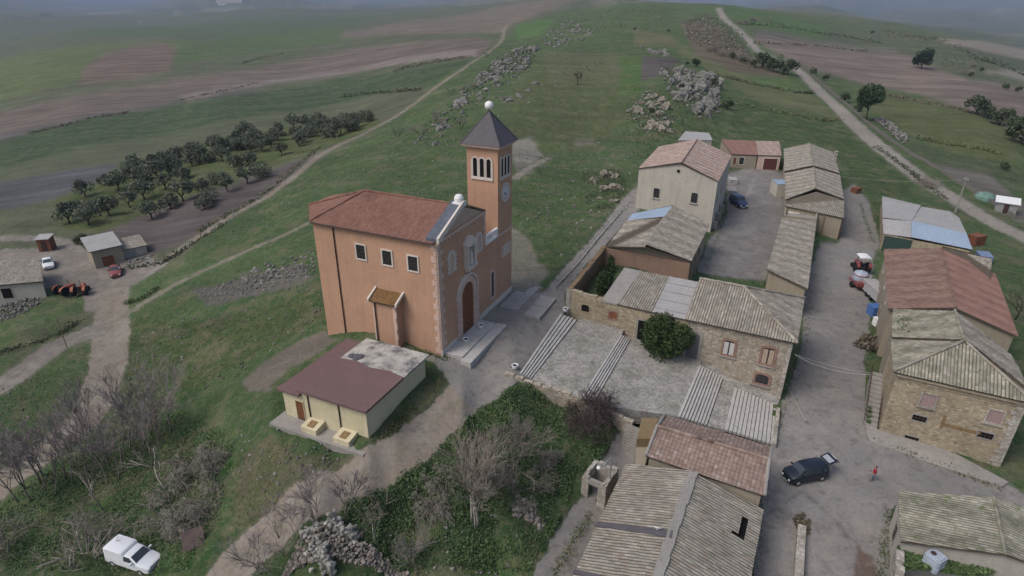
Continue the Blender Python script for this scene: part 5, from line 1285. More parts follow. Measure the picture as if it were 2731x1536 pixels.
    # steps down from the square to the lane
    a, b_ = at(c7(510, 170), -2.4), at(c7(430, 470), -5.2); n_ = 14; T = thing('garden_stair', 'narrow shadowed stair from the square down to the lane', 'stairs', b_); dv = (b_-a)/n_; nv = Vector((dv.y, -dv.x, 0)).normalized()*.8
    for i in range(n_):
        p, q = a+dv*i, a+dv*(i+1); MB().prism([(p-nv)[:2], (p+nv)[:2], (q+nv)[:2], (q-nv)[:2]], -6.5, p.z).build('step', CONCRETE, T)
    adopt(T)
    A = [at(c7(*q), z_) for q, z_ in (((560, 95), -2.3), ((700, 100), -2.3), ((640, 275), -2.3), ((520, 275), -2.3))]
    o = MB().prism([p[:2] for p in A], -6.5, -2.25).build('corner_terrace', mat_plaster('ochre_weathered', (.19, .14, .08), (.14, .12, .08), .8)); prop(o, 'small ochre stained terrace between the garden stair and the pink tiled roof', 'terrace')
    o2 = MB().prism([A[3][:2], A[2][:2], at(c7(590, 470), -2.4)[:2], at(c7(515, 470), -2.4)[:2]], -6.5, -3.1).build('corner_terrace', BUFF); prop(o2, 'lower buff ledge beside the garden stair', 'terrace')
hut_and_barn()
# ------------------------------------------------------------------ vegetation
def mat_leaf(name, cols, scale=1.2, rough=.75):
    if name in MATS: return MATS[name]
    t = NT(name, rough, .25); p = t.coord('pos'); oi = t.nd('ShaderNodeObjectInfo').outputs['Random']
    isl = t.nd('ShaderNodeNewGeometry').outputs['Random Per Island']
    f = t.math('ADD', t.math('MULTIPLY', isl, .5), t.math('ADD', t.math('MULTIPLY', t.noise(p, scale, 3), .5), t.math('MULTIPLY', oi, .15)))
    t.col(t.ramp(f, [(.2+.6*i/(len(cols)-1), c) for i, c in enumerate(cols)])); MATS[name] = t.m; return t.m
def mat_bark(name, c):
    if name in MATS: return MATS[name]
    t = NT(name, .95, .1); p = t.coord('Object'); n1 = t.noise(p, 3, 5); t.col(t.ramp(n1, [(.3, c_mul(c, .65)), (.7, c_mul(c, 1.3))])); MATS[name] = t.m; return t.m
BARK = mat_bark('grey_bark', (.20, .175, .15)); BARK_P = mat_bark('purple_twigs', (.225, .195, .188)); BARK_D = mat_bark('dark_bark', (.075, .06, .045)); BARK_L = mat_bark('pale_bark', (.30, .275, .235))
L_OLIVE = mat_leaf('olive_leaves', [(.055, .068, .042), (.092, .108, .074), (.14, .155, .112)])
L_DARK = mat_leaf('dark_evergreen', [(.012, .024, .008), (.024, .045, .014), (.05, .075, .022)], 2)
L_BUSH = mat_leaf('bush_leaves', [(.025, .038, .018), (.045, .062, .03), (.07, .085, .045)])
L_PINE = mat_leaf('pine_needles', [(.018, .038, .018), (.032, .058, .026), (.05, .08, .035)])
L_DRY = mat_leaf('dry_brush', [(.085, .07, .05), (.13, .11, .08), (.17, .15, .11)])
L_WEED = mat_leaf('lush_weeds', [(.035, .066, .026), (.06, .105, .038), (.10, .145, .06)], .6)
L_GRASS = mat_leaf('grass_tufts', [(.045, .068, .022), (.08, .105, .038), (.15, .15, .075)], .4)

class Leaves:
    """many small leaf-sized faces, collected fast"""
    def __init__(s): s.c = []; s.s = []
    def add(s, p, size): s.c.append(p); s.s.append(size)
    def mesh(s, name, mat, seed=1, flat=.0, aspect=.55):
        r = np.random.RandomState(seed); c = np.array(s.c, float).reshape(-1, 3); sz = np.array(s.s)[:, None]; n_ = len(c)
        a = r.normal(size=(n_, 3)); a[:, 2] *= 1-flat; a /= np.linalg.norm(a, axis=1)[:, None]
        b = r.normal(size=(n_, 3)); b -= a*(a*b).sum(1)[:, None]; b /= np.linalg.norm(b, axis=1)[:, None]
        v = np.stack([c-a*sz, c+b*sz*aspect, c+a*sz, c-b*sz*aspect], 1).reshape(-1, 3)
        me = bpy.data.meshes.new(name); me.vertices.add(len(v)); me.vertices.foreach_set('co', v.astype(np.float32).ravel())
        me.loops.add(len(v)); me.loops.foreach_set('vertex_index', np.arange(len(v), dtype=np.int32)); me.polygons.add(n_)
        me.polygons.foreach_set('loop_start', np.arange(0, n_*4, 4, dtype=np.int32)); me.polygons.foreach_set('loop_total', np.full(n_, 4, np.int32)); me.update(calc_edges=True); me.materials.append(mat); return me
def crown(lv, r_, c, rad, n_, size, lumps=9, squash=.8, hollow=.35):
    """clumps of leaves on an uneven ball"""
    c = Vector(c); cl = []
    for i in range(lumps):
        d = Vector((r_.gauss(0, 1), r_.gauss(0, 1), r_.gauss(0, .8)+.25)).normalized(); k = r_.uniform(.45, .8); cl.append((c+Vector((d.x*rad*k, d.y*rad*k, d.z*rad*k*squash)), rad*r_.uniform(.32, .55)))
    for i in range(n_):
        p, rr = cl[r_.randrange(lumps)]; d = Vector((r_.gauss(0, 1), r_.gauss(0, 1), r_.gauss(0, 1))).normalized(); k = r_.uniform(hollow, 1)**.5
        lv.add(p+d*rr*k*Vector((1, 1, squash)).length/1.62, size*r_.uniform(.6, 1.3))
def link(name, me, parent=None, mwi=None):
    o = bpy.data.objects.new(name, me); COL.objects.link(o)
    if parent: o.parent = parent
    return o
def leafy(name, seed, H_, rad, n_, size, leaf_m, bark_m, trunk=.12, lumps=9, squash=.75, th=.35):
    r_ = random.Random(seed); m = MB(); zc = H_-rad*squash
    base = Vector((0, 0, -.3)); fork = Vector((r_.uniform(-.15, .15), r_.uniform(-.15, .15), H_*th))
    m.tube([base, fork*.5+Vector((.04, 0, 0)), fork], [trunk*1.3, trunk, trunk*.85], 7)
    for i in range(5):
        a = i*1.257+r_.uniform(-.4, .4); e = Vector((math.cos(a)*rad*.6, math.sin(a)*rad*.6, zc+r_.uniform(-.2, .4)*rad)); mid = fork.lerp(e, .5)+Vector((0, 0, .12))
        m.tube([fork, mid, e], [trunk*.6, trunk*.4, trunk*.12], 5)
    lv = Leaves(); crown(lv, r_, (0, 0, zc), rad, n_, size, lumps, squash)
    return m.mesh('trunk', bark_m, True), lv.mesh('crown', leaf_m, seed)
def plant(name, label, cat, p, meshes, s=1, rz=None, group=None, sz=None):
    T = thing(name, label, cat, p, rng.uniform(0, 6.28) if rz is None else rz, group); T.scale = (s, s, sz or s)
    for nm, me in zip(('trunk', 'crown'), meshes): link(nm, me, T)
    return T
# olive grove
OL = [leafy('olive', 20+i, (3.3, 3.7, 2.9, 3.9, 3.2, 3.5)[i], (2.2, 2.3, 2.0, 2.1, 2.5, 1.9)[i], 1000, .2, L_OLIVE, BARK_D, .15, (8, 12, 10, 7, 14, 9)[i], .66, .22) for i in range(6)]
OLP = [(360,700),(610,650),(510,610),(720,560),(820,580),(880,490),(970,640),(810,720),(1100,560),(1160,380),(1000,450),(1040,430),(1170,460),(1200,430),(1250,650),(1110,730),(1360,590),(1330,340),(1410,350),(1400,420),(1490,460),(1590,590),(1530,280),(1640,260),(1520,340),(1620,350),(1600,450),(1700,350),(1710,540),(1830,220),(1770,260),(1940,160),(1950,220),(2060,180),(2060,230),(2130,140),(2240,230),(2360,180),(2330,110),(2420,150),(2500,100),(1850,370),(1980,300),(870,870),(1010,790),(700,780),(430,820),(540,850),(240,910),(390,920),(1270,790),(1440,650),(1320,740),(290,860),(2250,150),(2400,120),(2190,200),(910,560),(1020,520),(960,460),(1460,330),(1570,230)]
_ro = random.Random(4)
for _k in range(34):
    _t = _ro.random(); _x = 620+1900*_t; OLP.append((_x, 500-395*_t+_ro.uniform(-25, 130)*(1-.55*_t)))
for i, p in enumerate(grounds([g7(x, y+38) for x, y in OLP])):
    plant('olive_tree', 'grey green olive tree with round crown in the grove below the left track', 'tree', p, OL[(i*7) % 6], rng.uniform(.85, 1.22)*(1.15 if i in (43, 44) else 1), None, 'olive trees of the grove')
# evergreen on the square
EV = leafy('evergreen', 3, 4.5, 2.55, 7000, .15, L_DARK, BARK_D, .16, 20, .85, .3)
plant('evergreen_tree', 'dense round dark green tree against the stone house front on the square', 'tree', at(c6(1190, 770), -2.3), EV, .92, .5)
# single trees on the right
BU = [leafy('bush', 60+i, 2.6, 1.7, 620, .22, L_BUSH, BARK_D, .09, 8, .8, .2) for i in range(3)]
PI = leafy('pine', 71, 10.5, 3.8, 3400, .32, L_PINE, BARK_D, .25, 16, 1.05, .3); CY = leafy('cypress', 74, 9.5, 4.4, 3600, .36, mat_leaf('black_green', [(.008, .018, .01), (.016, .03, .016), (.028, .045, .024)]), BARK_D, .25, 12, 1.2, .12)
pts = grounds([g6(1390, 855), g6(1795, 465), g6(1230, 720), g6(700, 500), g6(620, 470), g6(810, 525), g6(1000, 520), g6(1430, 215), g6(2200, 800), g6(2290, 830), g6(2380, 880), g6(2470, 930), g6(2555, 1020), g6(130, 470), g6(270, 620), g6(370, 780), g6(30, 650), g6(1330, 790), g6(1090, 560), g6(2160, 520), g6(2240, 480), g6(2420, 610), g6(2510, 630), g6(560, 470), g6(480, 440), g6(400, 410), g5(2330, 640), g5(2140, 760), g5(2020, 195), g5(2250, 205), g8(2320, 240), c2(760, 240), c2(800, 200), g5(2380, 430)])
lab = [('pine_tree', 'tall green pine tree beside the gravel road', 'tree', PI, 1), ('cypress_tree', 'broad blackish evergreen standing alone by the brown field', 'tree', CY, 1.0)]
for (nm, lb, ct, me, s), p in zip(lab, pts): plant(nm, lb, ct, p, me, s)
for i, p in enumerate(pts[2:]):
    d = p.length; s = rng.uniform(.75, 1.15)*(1.4 if i in (0, 10) else 1)*(1.0+.0*d)
    if i >= 24: s *= .6
    s *= 2.0 if 1 <= i <= 3 or 6 <= i <= 10 else 1
    plant('bush', 'rounded dark green bush on the open land beyond the village', 'bush', p, BU[i % 3], s, None, 'bushes beyond the village')
# bare trees and brush
def bare(seed, H_, stems=1, spread=.5, depth=4, r0=.09, twig=.012, droop=0, splits=(2, 4)):
    r_ = random.Random(seed); m = MB(); t = MB()
    def grow(p, d, L, r, lev):
        nn = 3; pts = [p]; dd = d.copy()
        for i in range(nn):
            dd = (dd+Vector((r_.gauss(0, .13), r_.gauss(0, .13), r_.gauss(.04, .1)-droop*lev*.06))).normalized(); pts.append(pts[-1]+dd*L/nn)
        rr = [max(r*(1-.38*i/nn), twig) for i in range(nn+1)]
        (m if lev < 2 else t).tube(pts, rr, 6 if lev == 0 else (4 if lev == 1 else 3), caps=lev < 2)
        if lev >= depth: return
        for k in range(r_.randint(*splits)+(1 if lev > 0 else 1)):
            f = r_.uniform(.35, 1.0); j = min(int(f*nn), nn-1); q = pts[j].lerp(pts[j+1], f*nn-j)
            side = Vector((r_.gauss(0, 1), r_.gauss(0, 1), r_.gauss(0, .5))).normalized(); nd = (dd+side*r_.uniform(.55, 1.0)*(spread+.35)).normalized()
            grow(q, nd, L*r_.uniform(.55, .82), max(r*.5, twig), lev+1)
    for s_ in range(stems):
        a = r_.uniform(0, 6.28); k = spread*r_.uniform(.3, 1) if stems > 1 else .08
        grow(Vector((math.cos(a)*.12*stems**.5, math.sin(a)*.12*stems**.5, -.25)), Vector((math.cos(a)*k, math.sin(a)*k, 1)).normalized(), H_*.42, r0*r_.uniform(.75, 1.1), 0)
    return m, t
def bare_meshes(seed, bark=BARK, twigm=BARK_P, **kw):
    m, t = bare(seed, **kw); return m.mesh('trunk', bark, True), t.mesh('twigs', twigm)
def put_bare(p, meshes, label, s=1, group=None, name='bare_tree', rz=None, lean=None, cat='tree'):
    T = thing(name, label, cat, p, rng.uniform(0, 6.28) if rz is None else rz, group); T.scale = (s, s, s)
    if lean: T.rotation_euler = (lean[0], lean[1], T.rotation_euler.z)
    for nm, me in zip(('trunk', 'twigs'), meshes): link(nm, me, T)
    return T
BT = [bare_meshes(100+i, H_=8.2, stems=1, spread=.28, depth=4, r0=.085, splits=(2, 4)) for i in range(4)]
LB = [(1165,570),(1225,545),(1110,690),(905,735),(880,800),(800,830),(640,760),(480,800),(350,880),(560,700),(700,640),(990,650),(250,950),(1050,560),(930,600),(1130,480),(820,700),(420,900),(1240,470),(400,780),(300,820),(600,600),(760,560),(900,520),(200,880),(150,980),(520,820),(1000,480)]
for i, p in enumerate(grounds([c3(*q) for q in LB])):
    put_bare(p, BT[i % 4], 'slender leafless tree in the purple grey thicket beside the left track', rng.uniform(.8, 1.15), 'leafless thicket by the track')
put_bare(gp(c3(755, 1005)), bare_meshes(131, BARK_L, BARK, H_=6, stems=1, spread=.4, depth=3, r0=.09), 'leafless tree with pale straight trunk standing before the thicket', 1)
lt = bare_meshes(132, BARK_L, BARK, H_=6, stems=1, spread=.5, depth=3, r0=.1); put_bare(gp(c3(1235, 862)), lt, 'pale leafless tree leaning far to the left out of the thicket', 1.05, lean=(R(-12), R(-52)), rz=0)
put_bare(gp(c3(640, 1370)), bare_meshes(133, BARK_L, BARK, H_=5.0, stems=12, spread=1.25, depth=3, r0=.065, splits=(2, 3)), 'wide spreading leafless tree beside the white van', 1.05)
put_bare(gp(c3(60, 1330)), bare_meshes(134, BARK, BARK, H_=4.8, stems=9, spread=1.1, depth=3, r0=.06, splits=(2, 3)), 'low spreading leafless tree at the bottom left corner', 1)
# trees in the garden below the square
put_bare(gp(c5(1630, 655)), bare_meshes(140, BARK_L, BARK, H_=8.2, stems=4, spread=.3, depth=4, r0=.11, splits=(2, 4)), 'tallest leafless tree with several pale trunks in the garden', 1, rz=.3)
for q, s_, sd, lb in (((1690, 490), .75, 141, 'slim leafless tree just behind the tallest garden tree'), ((1790, 385), .8, 142, 'leafless tree in the middle of the garden thicket'), ((1905, 300), .75, 143, 'leafless tree at the far end of the garden thicket')):
    put_bare(gp(c5(*q)), bare_meshes(sd, BARK_L, BARK, H_=7.5, stems=2, spread=.3, depth=4, r0=.07, splits=(2, 4)), lb, s_)
put_bare(gp(c5(945, 785)), bare_meshes(144, BARK_L, BARK, H_=4.6, stems=1, spread=.8, depth=3, r0=.05, splits=(3, 4)), 'small leafless tree with flat spreading crown right of the ruin', 1)
put_bare(gp(c5(540, 690)), bare_meshes(145, BARK, BARK_P, H_=5.2, stems=3, spread=.25, depth=4, r0=.05, splits=(2, 3)), 'leafless saplings in front of the path left of the ruin', 1)
put_bare(gp(c5(710, 640)), bare_meshes(146, BARK, BARK_P, H_=4.8, stems=2, spread=.2, depth=4, r0=.05, splits=(2, 3)), 'upright leafless sapling behind the ruined wall', 1)
SP = [bare_meshes(150+i, BARK, BARK_P, H_=4.2, stems=2, spread=.35, depth=3, r0=.04, splits=(2, 3)) for i in range(3)]
for i, q in enumerate(((390, 820), (330, 860), (240, 960), (180, 985), (1130, 930), (1200, 900), (1260, 990), (300, 760), (60, 960))):
    put_bare(gp(c5(*q)), SP[i % 3], 'thin leafless sapling among the rubble of the ruin by the path', rng.uniform(.8, 1.1), 'saplings round the ruin')
put_bare(gp(c6(650, 1330)), bare_meshes(160, BARK_L, mat_bark('dark_purple_twigs', (.085, .065, .062)), H_=3.8, stems=16, spread=.95, depth=4, r0=.04, splits=(2, 4)), 'dense purple brown leafless shrub below the retaining wall', 1, name='bare_shrub', cat='shrub')
BS = [bare_meshes(170+i, BARK, mat_bark('grey_brush', (.20, .185, .155)), H_=2.6, stems=15, spread=1.5, depth=3, r0=.025, splits=(2, 3), droop=1.5) for i in range(2)]
for i, (q, s_) in enumerate((((1450, 720), 1.4), ((1580, 650), 1.1), ((1250, 1030), 1.4), ((1400, 1080), 1.2), ((1500, 960), 1.0), ((1230, 1180), 1.0))):
    put_bare(gp(c3(*q)), BS[i % 2], 'grey domed leafless brush on the slope below the yellow building', s_, 'grey brush on the slope', name='bare_shrub', cat='shrub')
for i, q in enumerate(((1330, 500), (1420, 560), (2080, 340), (1850, 330), (1950, 480), (2130, 180), (1380, 350))):
    put_bare(gp(c5(*q)), BS[i % 2], 'grey brown leafless brush between the garden trees', rng.uniform(.6, .9), 'brush between the garden trees', name='bare_shrub', cat='shrub')
SB = [bare_meshes(180+i, BARK_D, BARK_P, H_=4.4, stems=2, spread=.45, depth=3, r0=.07, splits=(2, 4)) for i in range(2)]
put_bare(gp(g5(1632, 575)), leafy('lone', 77, 4.4, 1.5, 330, .2, L_DRY, BARK_D, .12, 9, .9, .35), 'lone small dark tree in the middle of the ridge meadow', 1)
for i, q in enumerate(((765, 650), (700, 900), (400, 950), (650, 860), (850, 640), (1080, 420), (1010, 400), (920, 620), (560, 950), (830, 900), (1160, 330))):
    put_bare(gp(g5(*q)), SB[i % 2], 'small leafless tree on the slope beside the ridge outcrop', rng.uniform(.8, 1.1), 'leafless trees by the ridge outcrop')
for i, q in enumerate(((300, 320), (240, 350), (420, 400), (480, 420), (540, 430), (340, 390), (470, 150), (560, 130), (660, 130), (2150, 450), (2130, 500))):
    put_bare(gp(g6(*q)), BS[i % 2], 'reddish brown brush on the rocky hillside left of the gravel road', rng.uniform(1.4, 2.2), 'brush on the rocky hillside', name='bare_shrub', cat='shrub')
put_bare(at(g2(1840, 1335), -4.5), bare_meshes(185, BARK_D, BARK_D, H_=6, stems=1, spread=.6, depth=3, r0=.1, splits=(2, 4)), 'dark leafless tree behind the red roofed house at the right edge', 1)
put_bare(gp(g8(1420, 440)), BS[0], 'grey leafless bush at the edge of the gravel road behind the farm shed', 1.4, name='bare_shrub', cat='shrub')
# ivy, weeds and grass: nobody could count them
def in_poly(poly, n_, seed, minz=None):
    """random points on the ground inside an outline in the plane"""
    r = np.random.RandomState(seed); P = np.array(poly); lo, hi = P.min(0), P.max(0); out = []
    while len(out) < n_:
        q = r.uniform(lo, hi, (n_*2, 2)); k = pip(q[:, 0], q[:, 1], poly); out += list(q[k])
    q = np.array(out[:n_]); return np.concatenate([q, hz(q[:, 0], q[:, 1])[:, None]], 1)
def on_road(x, y):
    a = np.arctan2(x, y); r = np.hypot(x, y); i = np.clip(np.searchsorted(-np.flip(-rad), r), 0, nr-1) if False else np.clip(np.searchsorted(rad, r), 0, nr-1); j = np.clip(np.searchsorted(az, a), 0, na-1); return cls[i, j] != 0
def weeds(name, zones, mat, dens_size, seed, mound=.5):
    lv = Leaves(); r = np.random.RandomState(seed)
    for poly, n_, size, hgt_ in zones:
        q = in_poly(poly, n_, seed); seed += 1
        keep = ~on_road(q[:, 0], q[:, 1]); q = q[keep]
        m = np.clip(fbm(q[:, 0]*.55, q[:, 1]*.55, seed)*2.2-.75, 0, 1); k = r.uniform(size=len(q)) < (.25+m); q = q[k]; m = m[k]
        q[:, 2] += r.uniform(0, 1, len(q))*m*hgt_+.04
        for p in q: lv.c.append(p)
        lv.s += list(size*r.uniform(.5, 1.4, len(q)))
    o = link(name, lv.mesh(name, mat, seed)); o['kind'] = 'stuff'; return o
Zn = lambda pts: to_world(pts)
weeds('undergrowth', [(Zn([(1180,1040),(1320,970),(1440,1000),(1575,1060),(1555,1150),(1450,1195),(1430,1290),(1340,1440),(1000,1449),(760,1400),(790,1330),(950,1225),(1110,1100)]), 95000, .085, 1.0),
    (Zn([(0,1300),(250,1110),(470,1050),(600,1120),(560,1300),(480,1449),(0,1449)]), 32000, .09, .8), (Zn([(320,860),(480,820),(700,780),(820,740),(830,820),(640,930),(480,1010),(320,1040)]), 7000, .07, .25)], L_WEED, 1, 5)
weeds('grass', [(Zn([(0,1000),(220,880),(240,980),(130,1100),(0,1180)]), 5000, .07, .2), (Zn([(1110,950),(1120,990),(1010,1100),(930,1140)]), 1800, .1, .3), (Zn([(480,640),(830,460),(1000,380),(1160,340),(1160,560),(780,500),(780,640),(480,800),(330,800)]), 8000, .08, .25),
    (Zn([(1290,420),(1580,420),(1590,480),(1450,700),(1380,700),(1370,600),(1300,560)]), 8000, .08, .3), (Zn([(1580,200),(1830,320),(1600,400),(1560,330)]), 3500, .2, .5), (Zn([(2120,480),(2210,500),(2205,600),(2160,560)]), 1500, .12, .5), (Zn([(560,1160),(900,1180),(760,1280),(600,1340)]), 2200, .06, .2)], L_GRASS, 1, 25)
weeds('outcrop_scrub', [(Zn([(x/DF, y/DF) for x, y in S_]), n_, sz, hh) for S_, n_, sz, hh in (([g5(*q) for q in [(540,900),(850,640),(1050,440),(1260,310),(1370,320),(1300,450),(1000,690),(840,860),(600,930)]], 2600, .3, .9), ([g5(*q) for q in [(2180,440),(2420,480),(2600,480),(2640,760),(2500,820),(2280,680)]], 2600, .26, 1.4), ([g5(*q) for q in [(1980,760),(2120,600),(2300,760),(2270,920),(2080,900)]], 1200, .22, .9), ([g1(*q) for q in [(-160,420),(160,400),(220,560),(140,740),(-120,760)]], 2600, .15, .9), ([g6(*q) for q in [(50,140),(200,90),(520,260),(600,420),(250,330),(60,250)]], 2600, .35, 1.2))], L_BUSH, 1, 45)
weeds('dry_scrub', [(Zn([(x/DF, y/DF) for x, y in S_]), n_, sz, hh) for S_, n_, sz, hh in (([g6(*q) for q in [(30,140),(200,80),(420,220),(600,420),(540,500),(250,380),(60,270)]], 4200, .35, 1.3), ([g5(*q) for q in [(1380,260),(1500,130),(1900,40),(2300,90),(2200,170),(1750,230)]], 2200, .4, 1.2), ([g6(*q) for q in [(1480,180),(1700,200),(2000,280),(2330,400),(2250,520),(1900,440),(1600,330)]], 2600, .5, 2.0))], L_DRY, 1, 65)
def patch(name, pts, mat, n_, size, h_, seed, label=None, cat=None):
    lv = Leaves(); r = np.random.RandomState(seed); P = np.array([(p.x, p.y) for p in pts]); zm = np.mean([p.z for p in pts]); q = []
    while len(q) < n_:
        c = r.uniform(P.min(0), P.max(0), (n_, 2)); q += list(c[pip(c[:, 0], c[:, 1], [tuple(a) for a in P])])
    q = np.array(q[:n_]); m = np.clip(fbm(q[:, 0]*.9, q[:, 1]*.9, seed)*2-.3, .1, 1)
    lv.c = list(np.concatenate([q, (zm+r.uniform(0, 1, n_)*m*h_)[:, None]], 1)); lv.s = list(size*r.uniform(.5, 1.4, n_)); o = link(name, lv.mesh(name, mat, seed))
    return prop(o, label, cat) if label else prop(o, kind='stuff')
patch('ivy', [at(c6(*q), .2) for q in ((690, 300), (790, 130), (830, 160), (780, 330), (700, 345))], L_DARK, 2600, .14, 1.9, 3, 'dark ivy bush filling the roofless yard beside the lane', 'bush')
patch('ivy', [at(c8(*q), -3.2) for q in ((1190, 1150), (1440, 1160), (1640, 1260), (2100, 1390), (1900, 1400), (1500, 1350), (1200, 1350))], L_WEED, 5200, .12, .45, 4, 'bright green ivy spread over the low roof below the water tank', 'ivy')
patch('dry_weeds', [at(c8(*q), -5.55) for q in ((210, 900), (300, 830), (380, 900), (370, 1030), (270, 1010))], L_DRY, 900, .13, .35, 5, 'yellowish dry weeds at the end of the low street wall', 'weeds')
patch('dry_shrub', [at(g3(*q), -4.6) for q in ((210, 360), (290, 300), (395, 320), (400, 400), (330, 400))], L_DRY, 900, .16, .8, 6, 'dry brown shrub sticking out over the street beside the mossy roof', 'shrub')
patch('weed_strip', [at(g3(*q), -4.9) for q in ((310, 600), (370, 620), (345, 950), (320, 940))], L_WEED, 1500, .12, .7, 7, 'strip of green weeds along the outside stair', 'weeds')
patch('moss_tufts', [at(g3(*q), 2.1) for q in ((530, 140), (600, 130), (900, 220), (640, 260), (540, 250))], L_WEED, 160, .1, .12, 8, 'green tufts growing on the mossy tile roof', 'moss')
def scrub_line(pts, n_, w_, size, h_, mat, seed):
    P = grounds(pts); lv = Leaves(); r = random.Random(seed)
    for _ in range(n_):
        k = r.uniform(0, len(P)-1.001); i = int(k); p = P[i].lerp(P[i+1], k-i); x, y = p.x+r.gauss(0, w_), p.y+r.gauss(0, w_); lv.add((x, y, p.z+r.random()**2*h_*(.4+vnoise(np.array([k*7.0]), np.array([0.0]), seed)[0])), size*r.uniform(.6, 1.4))
    o = link('hedgerow', lv.mesh('hedgerow', mat, seed)); o['kind'] = 'stuff'
for i, (pts, n_, w_, size, h_) in enumerate((([g4(1230, 722), g4(1380, 690), g4(1540, 655), g4(1750, 600)], 500, .5, .35, 1.2), ([g4(200, 965), g4(420, 915), g4(640, 850), g4(870, 812)], 700, .6, .35, 1.2), ([g4(1640, 462), g4(1780, 425), g4(1950, 392)], 400, .8, .5, 1.6),
        ([g5(0, 690), g5(200, 660), g5(420, 640), g5(560, 630)], 600, .6, .35, 1.2), ([g5(360, 500), g5(500, 465), g5(700, 425), g5(890, 400)], 600, .6, .35, 1.2), ([g6(420, 740), g6(850, 820), g6(1050, 860), g6(1200, 855)], 600, .5, .28, .8), ([g6(350, 545), g6(560, 600), g6(880, 655), g6(1000, 660)], 600, .5, .28, .9),
        ([g6(1490, 655), g6(1760, 705), g6(2050, 755), g6(2200, 800)], 500, .5, .35, .9), ([g6(1760, 980), g6(2100, 1040), g6(2400, 1090)], 500, .5, .3, .9), ([g6(480, 150), g6(800, 180), g6(1200, 240), g6(1500, 290)], 700, 1.2, .55, 2.0), ([g6(560, 290), g6(1000, 310), g6(1400, 345)], 500, .8, .5, 1.2),
        ([g6(1480, 190), g6(1700, 230), g6(1990, 270)], 500, 2, .7, 2.5), ([g6(2000, 300), g6(2200, 400), g6(2330, 430), g6(2576, 520)], 500, 2.5, .6, 2.5), ([c2(1200, 470), c2(1560, 420), c2(1700, 340), c2(1900, 200), c2(2180, 30)], 500, .35, .2, .7), ([g7(1230, 1010), g7(1480, 850), g7(1690, 730), g7(1880, 580), g7(2040, 430), g7(2150, 340)], 700, .35, .22, .8),
        ([g8(800, 0), g8(1000, 130), g8(1220, 290), g8(1330, 400), g8(1640, 600)], 700, .4, .2, .7), ([c2(1210, 815), c2(1400, 750), c2(1550, 640)], 350, .3, .16, .5), ([c2(0, 1300), c2(300, 1230), c2(600, 1100), c2(760, 1000)], 500, .35, .16, .5))):
    scrub_line(pts, n_, w_, size, h_, (L_BUSH, L_DRY, L_GRASS)[i % 3] if i < 13 else (L_GRASS, L_BUSH)[i % 2], 300+i)

for i, pts in enumerate(([D(2030, 700), D(2030, 830), D(1990, 960), D(1962, 1080)], [D(2195, 640), D(2200, 780), D(2195, 900)], [D(1930, 690), D(1955, 600), D(1975, 530)], [D(1770, 670), D(1810, 570), D(1830, 520)], [D(2200, 1095), D(2350, 1150), D(2520, 1215)], [D(1935, 1110), D(1925, 1250), D(1900, 1449)], [D(2245, 1270), D(2225, 1449)], [D(2160, 500), D(2195, 600)], [D(1490, 1290), D(1400, 1449)], [D(1400, 730), D(1500, 600), D(1590, 500)], [D(1130, 905), D(1060, 890), D(840, 850)])):
    scrub_line(pts, 420, .22, .085, .35, (L_GRASS, L_WEED)[i % 2], 400+i)
# ------------------------------------------------------------------ rocks and rubble
def mat_rock(name, c):
    t = NT(name, .95, .1); p = t.coord('Object'); n1 = t.noise(p, 1.3, 6, .7); n2 = t.noise(p, 6, 5, .7)
    k = t.ramp(n1, [(.3, c_mul(c, .55)), (.5, c), (.75, c_mul(c, 1.25))]); k = t.mix(t.math('MULTIPLY', t.ramp(n2, [(.5, 0), (.62, 1)]), .6), k, c_mul(c, .38)); w_ = t.coord('pos'); k = t.mix(t.math('MULTIPLY', t.ramp(t.noise(w_, .8, 6, .75), [(.52, 0), (.6, 1)]), .7), k, (.075, .085, .05)); t.col(k); t.bump(t.math('ADD', n1, n2), .8, .12); return t.m
ROCK = mat_rock('limestone', (.215, .209, .194)); ROCK_B = mat_rock('beige_rock', (.25, .225, .185))
def rock_mesh(seed, mat, sub=3, sharp=.45):
    bm = bmesh.new(); bmesh.ops.create_icosphere(bm, subdivisions=4, radius=.5); r_ = random.Random(seed)
    cuts = [(Vector((r_.gauss(0, 1), r_.gauss(0, 1), r_.gauss(.2, .9))).normalized(), r_.uniform(.22, .42)) for _ in range(13)]
    o = Vector((r_.uniform(0, 50),)*3)
    for v in bm.verts:
        for n_, d in cuts:
            e = v.co.dot(n_)-d
            if e > 0: v.co -= n_*e*.92
        nn_ = v.co.normalized(); v.co += nn_*(mnoise.fractal(v.co*2.6+o, 1.0, 2.0, 4)*.10-.09*max(0, 1-abs(mnoise.noise(v.co*4.5+o*2))*7)-.05*max(0, 1-abs(mnoise.noise(v.co*9+o))*6))
    me = bpy.data.meshes.new('boulder'); bm.to_mesh(me); bm.free(); me.materials.append(mat); return me
RK = [rock_mesh(i, ROCK) for i in range(9)]; RKB = [rock_mesh(40+i, ROCK_B) for i in range(4)]
def outcrop(poly, n_, s0, s1, label, group, meshes=RK, seed=0, tall=1.0, power=2.0):
    r_ = random.Random(seed+900); P = to_world([(x/DF, y/DF) for x, y in poly]); q = in_poly(P, n_, seed+11)
    for p in q:
        s = s0+(s1-s0)*r_.random()**power
        o = link('boulder', meshes[r_.randrange(len(meshes))]); o.location = (p[0], p[1], p[2]-s*.06); o.rotation_euler = (r_.uniform(-.4, .4), r_.uniform(-.4, .4), r_.uniform(0, 6.28)); o.scale = (s*r_.uniform(.8, 1.3), s*r_.uniform(.7, 1.1), s*r_.uniform(.6, 1.0)*tall); prop(o, label, 'rock', group)
S = lambda f, pts: [f(*q) for q in pts]
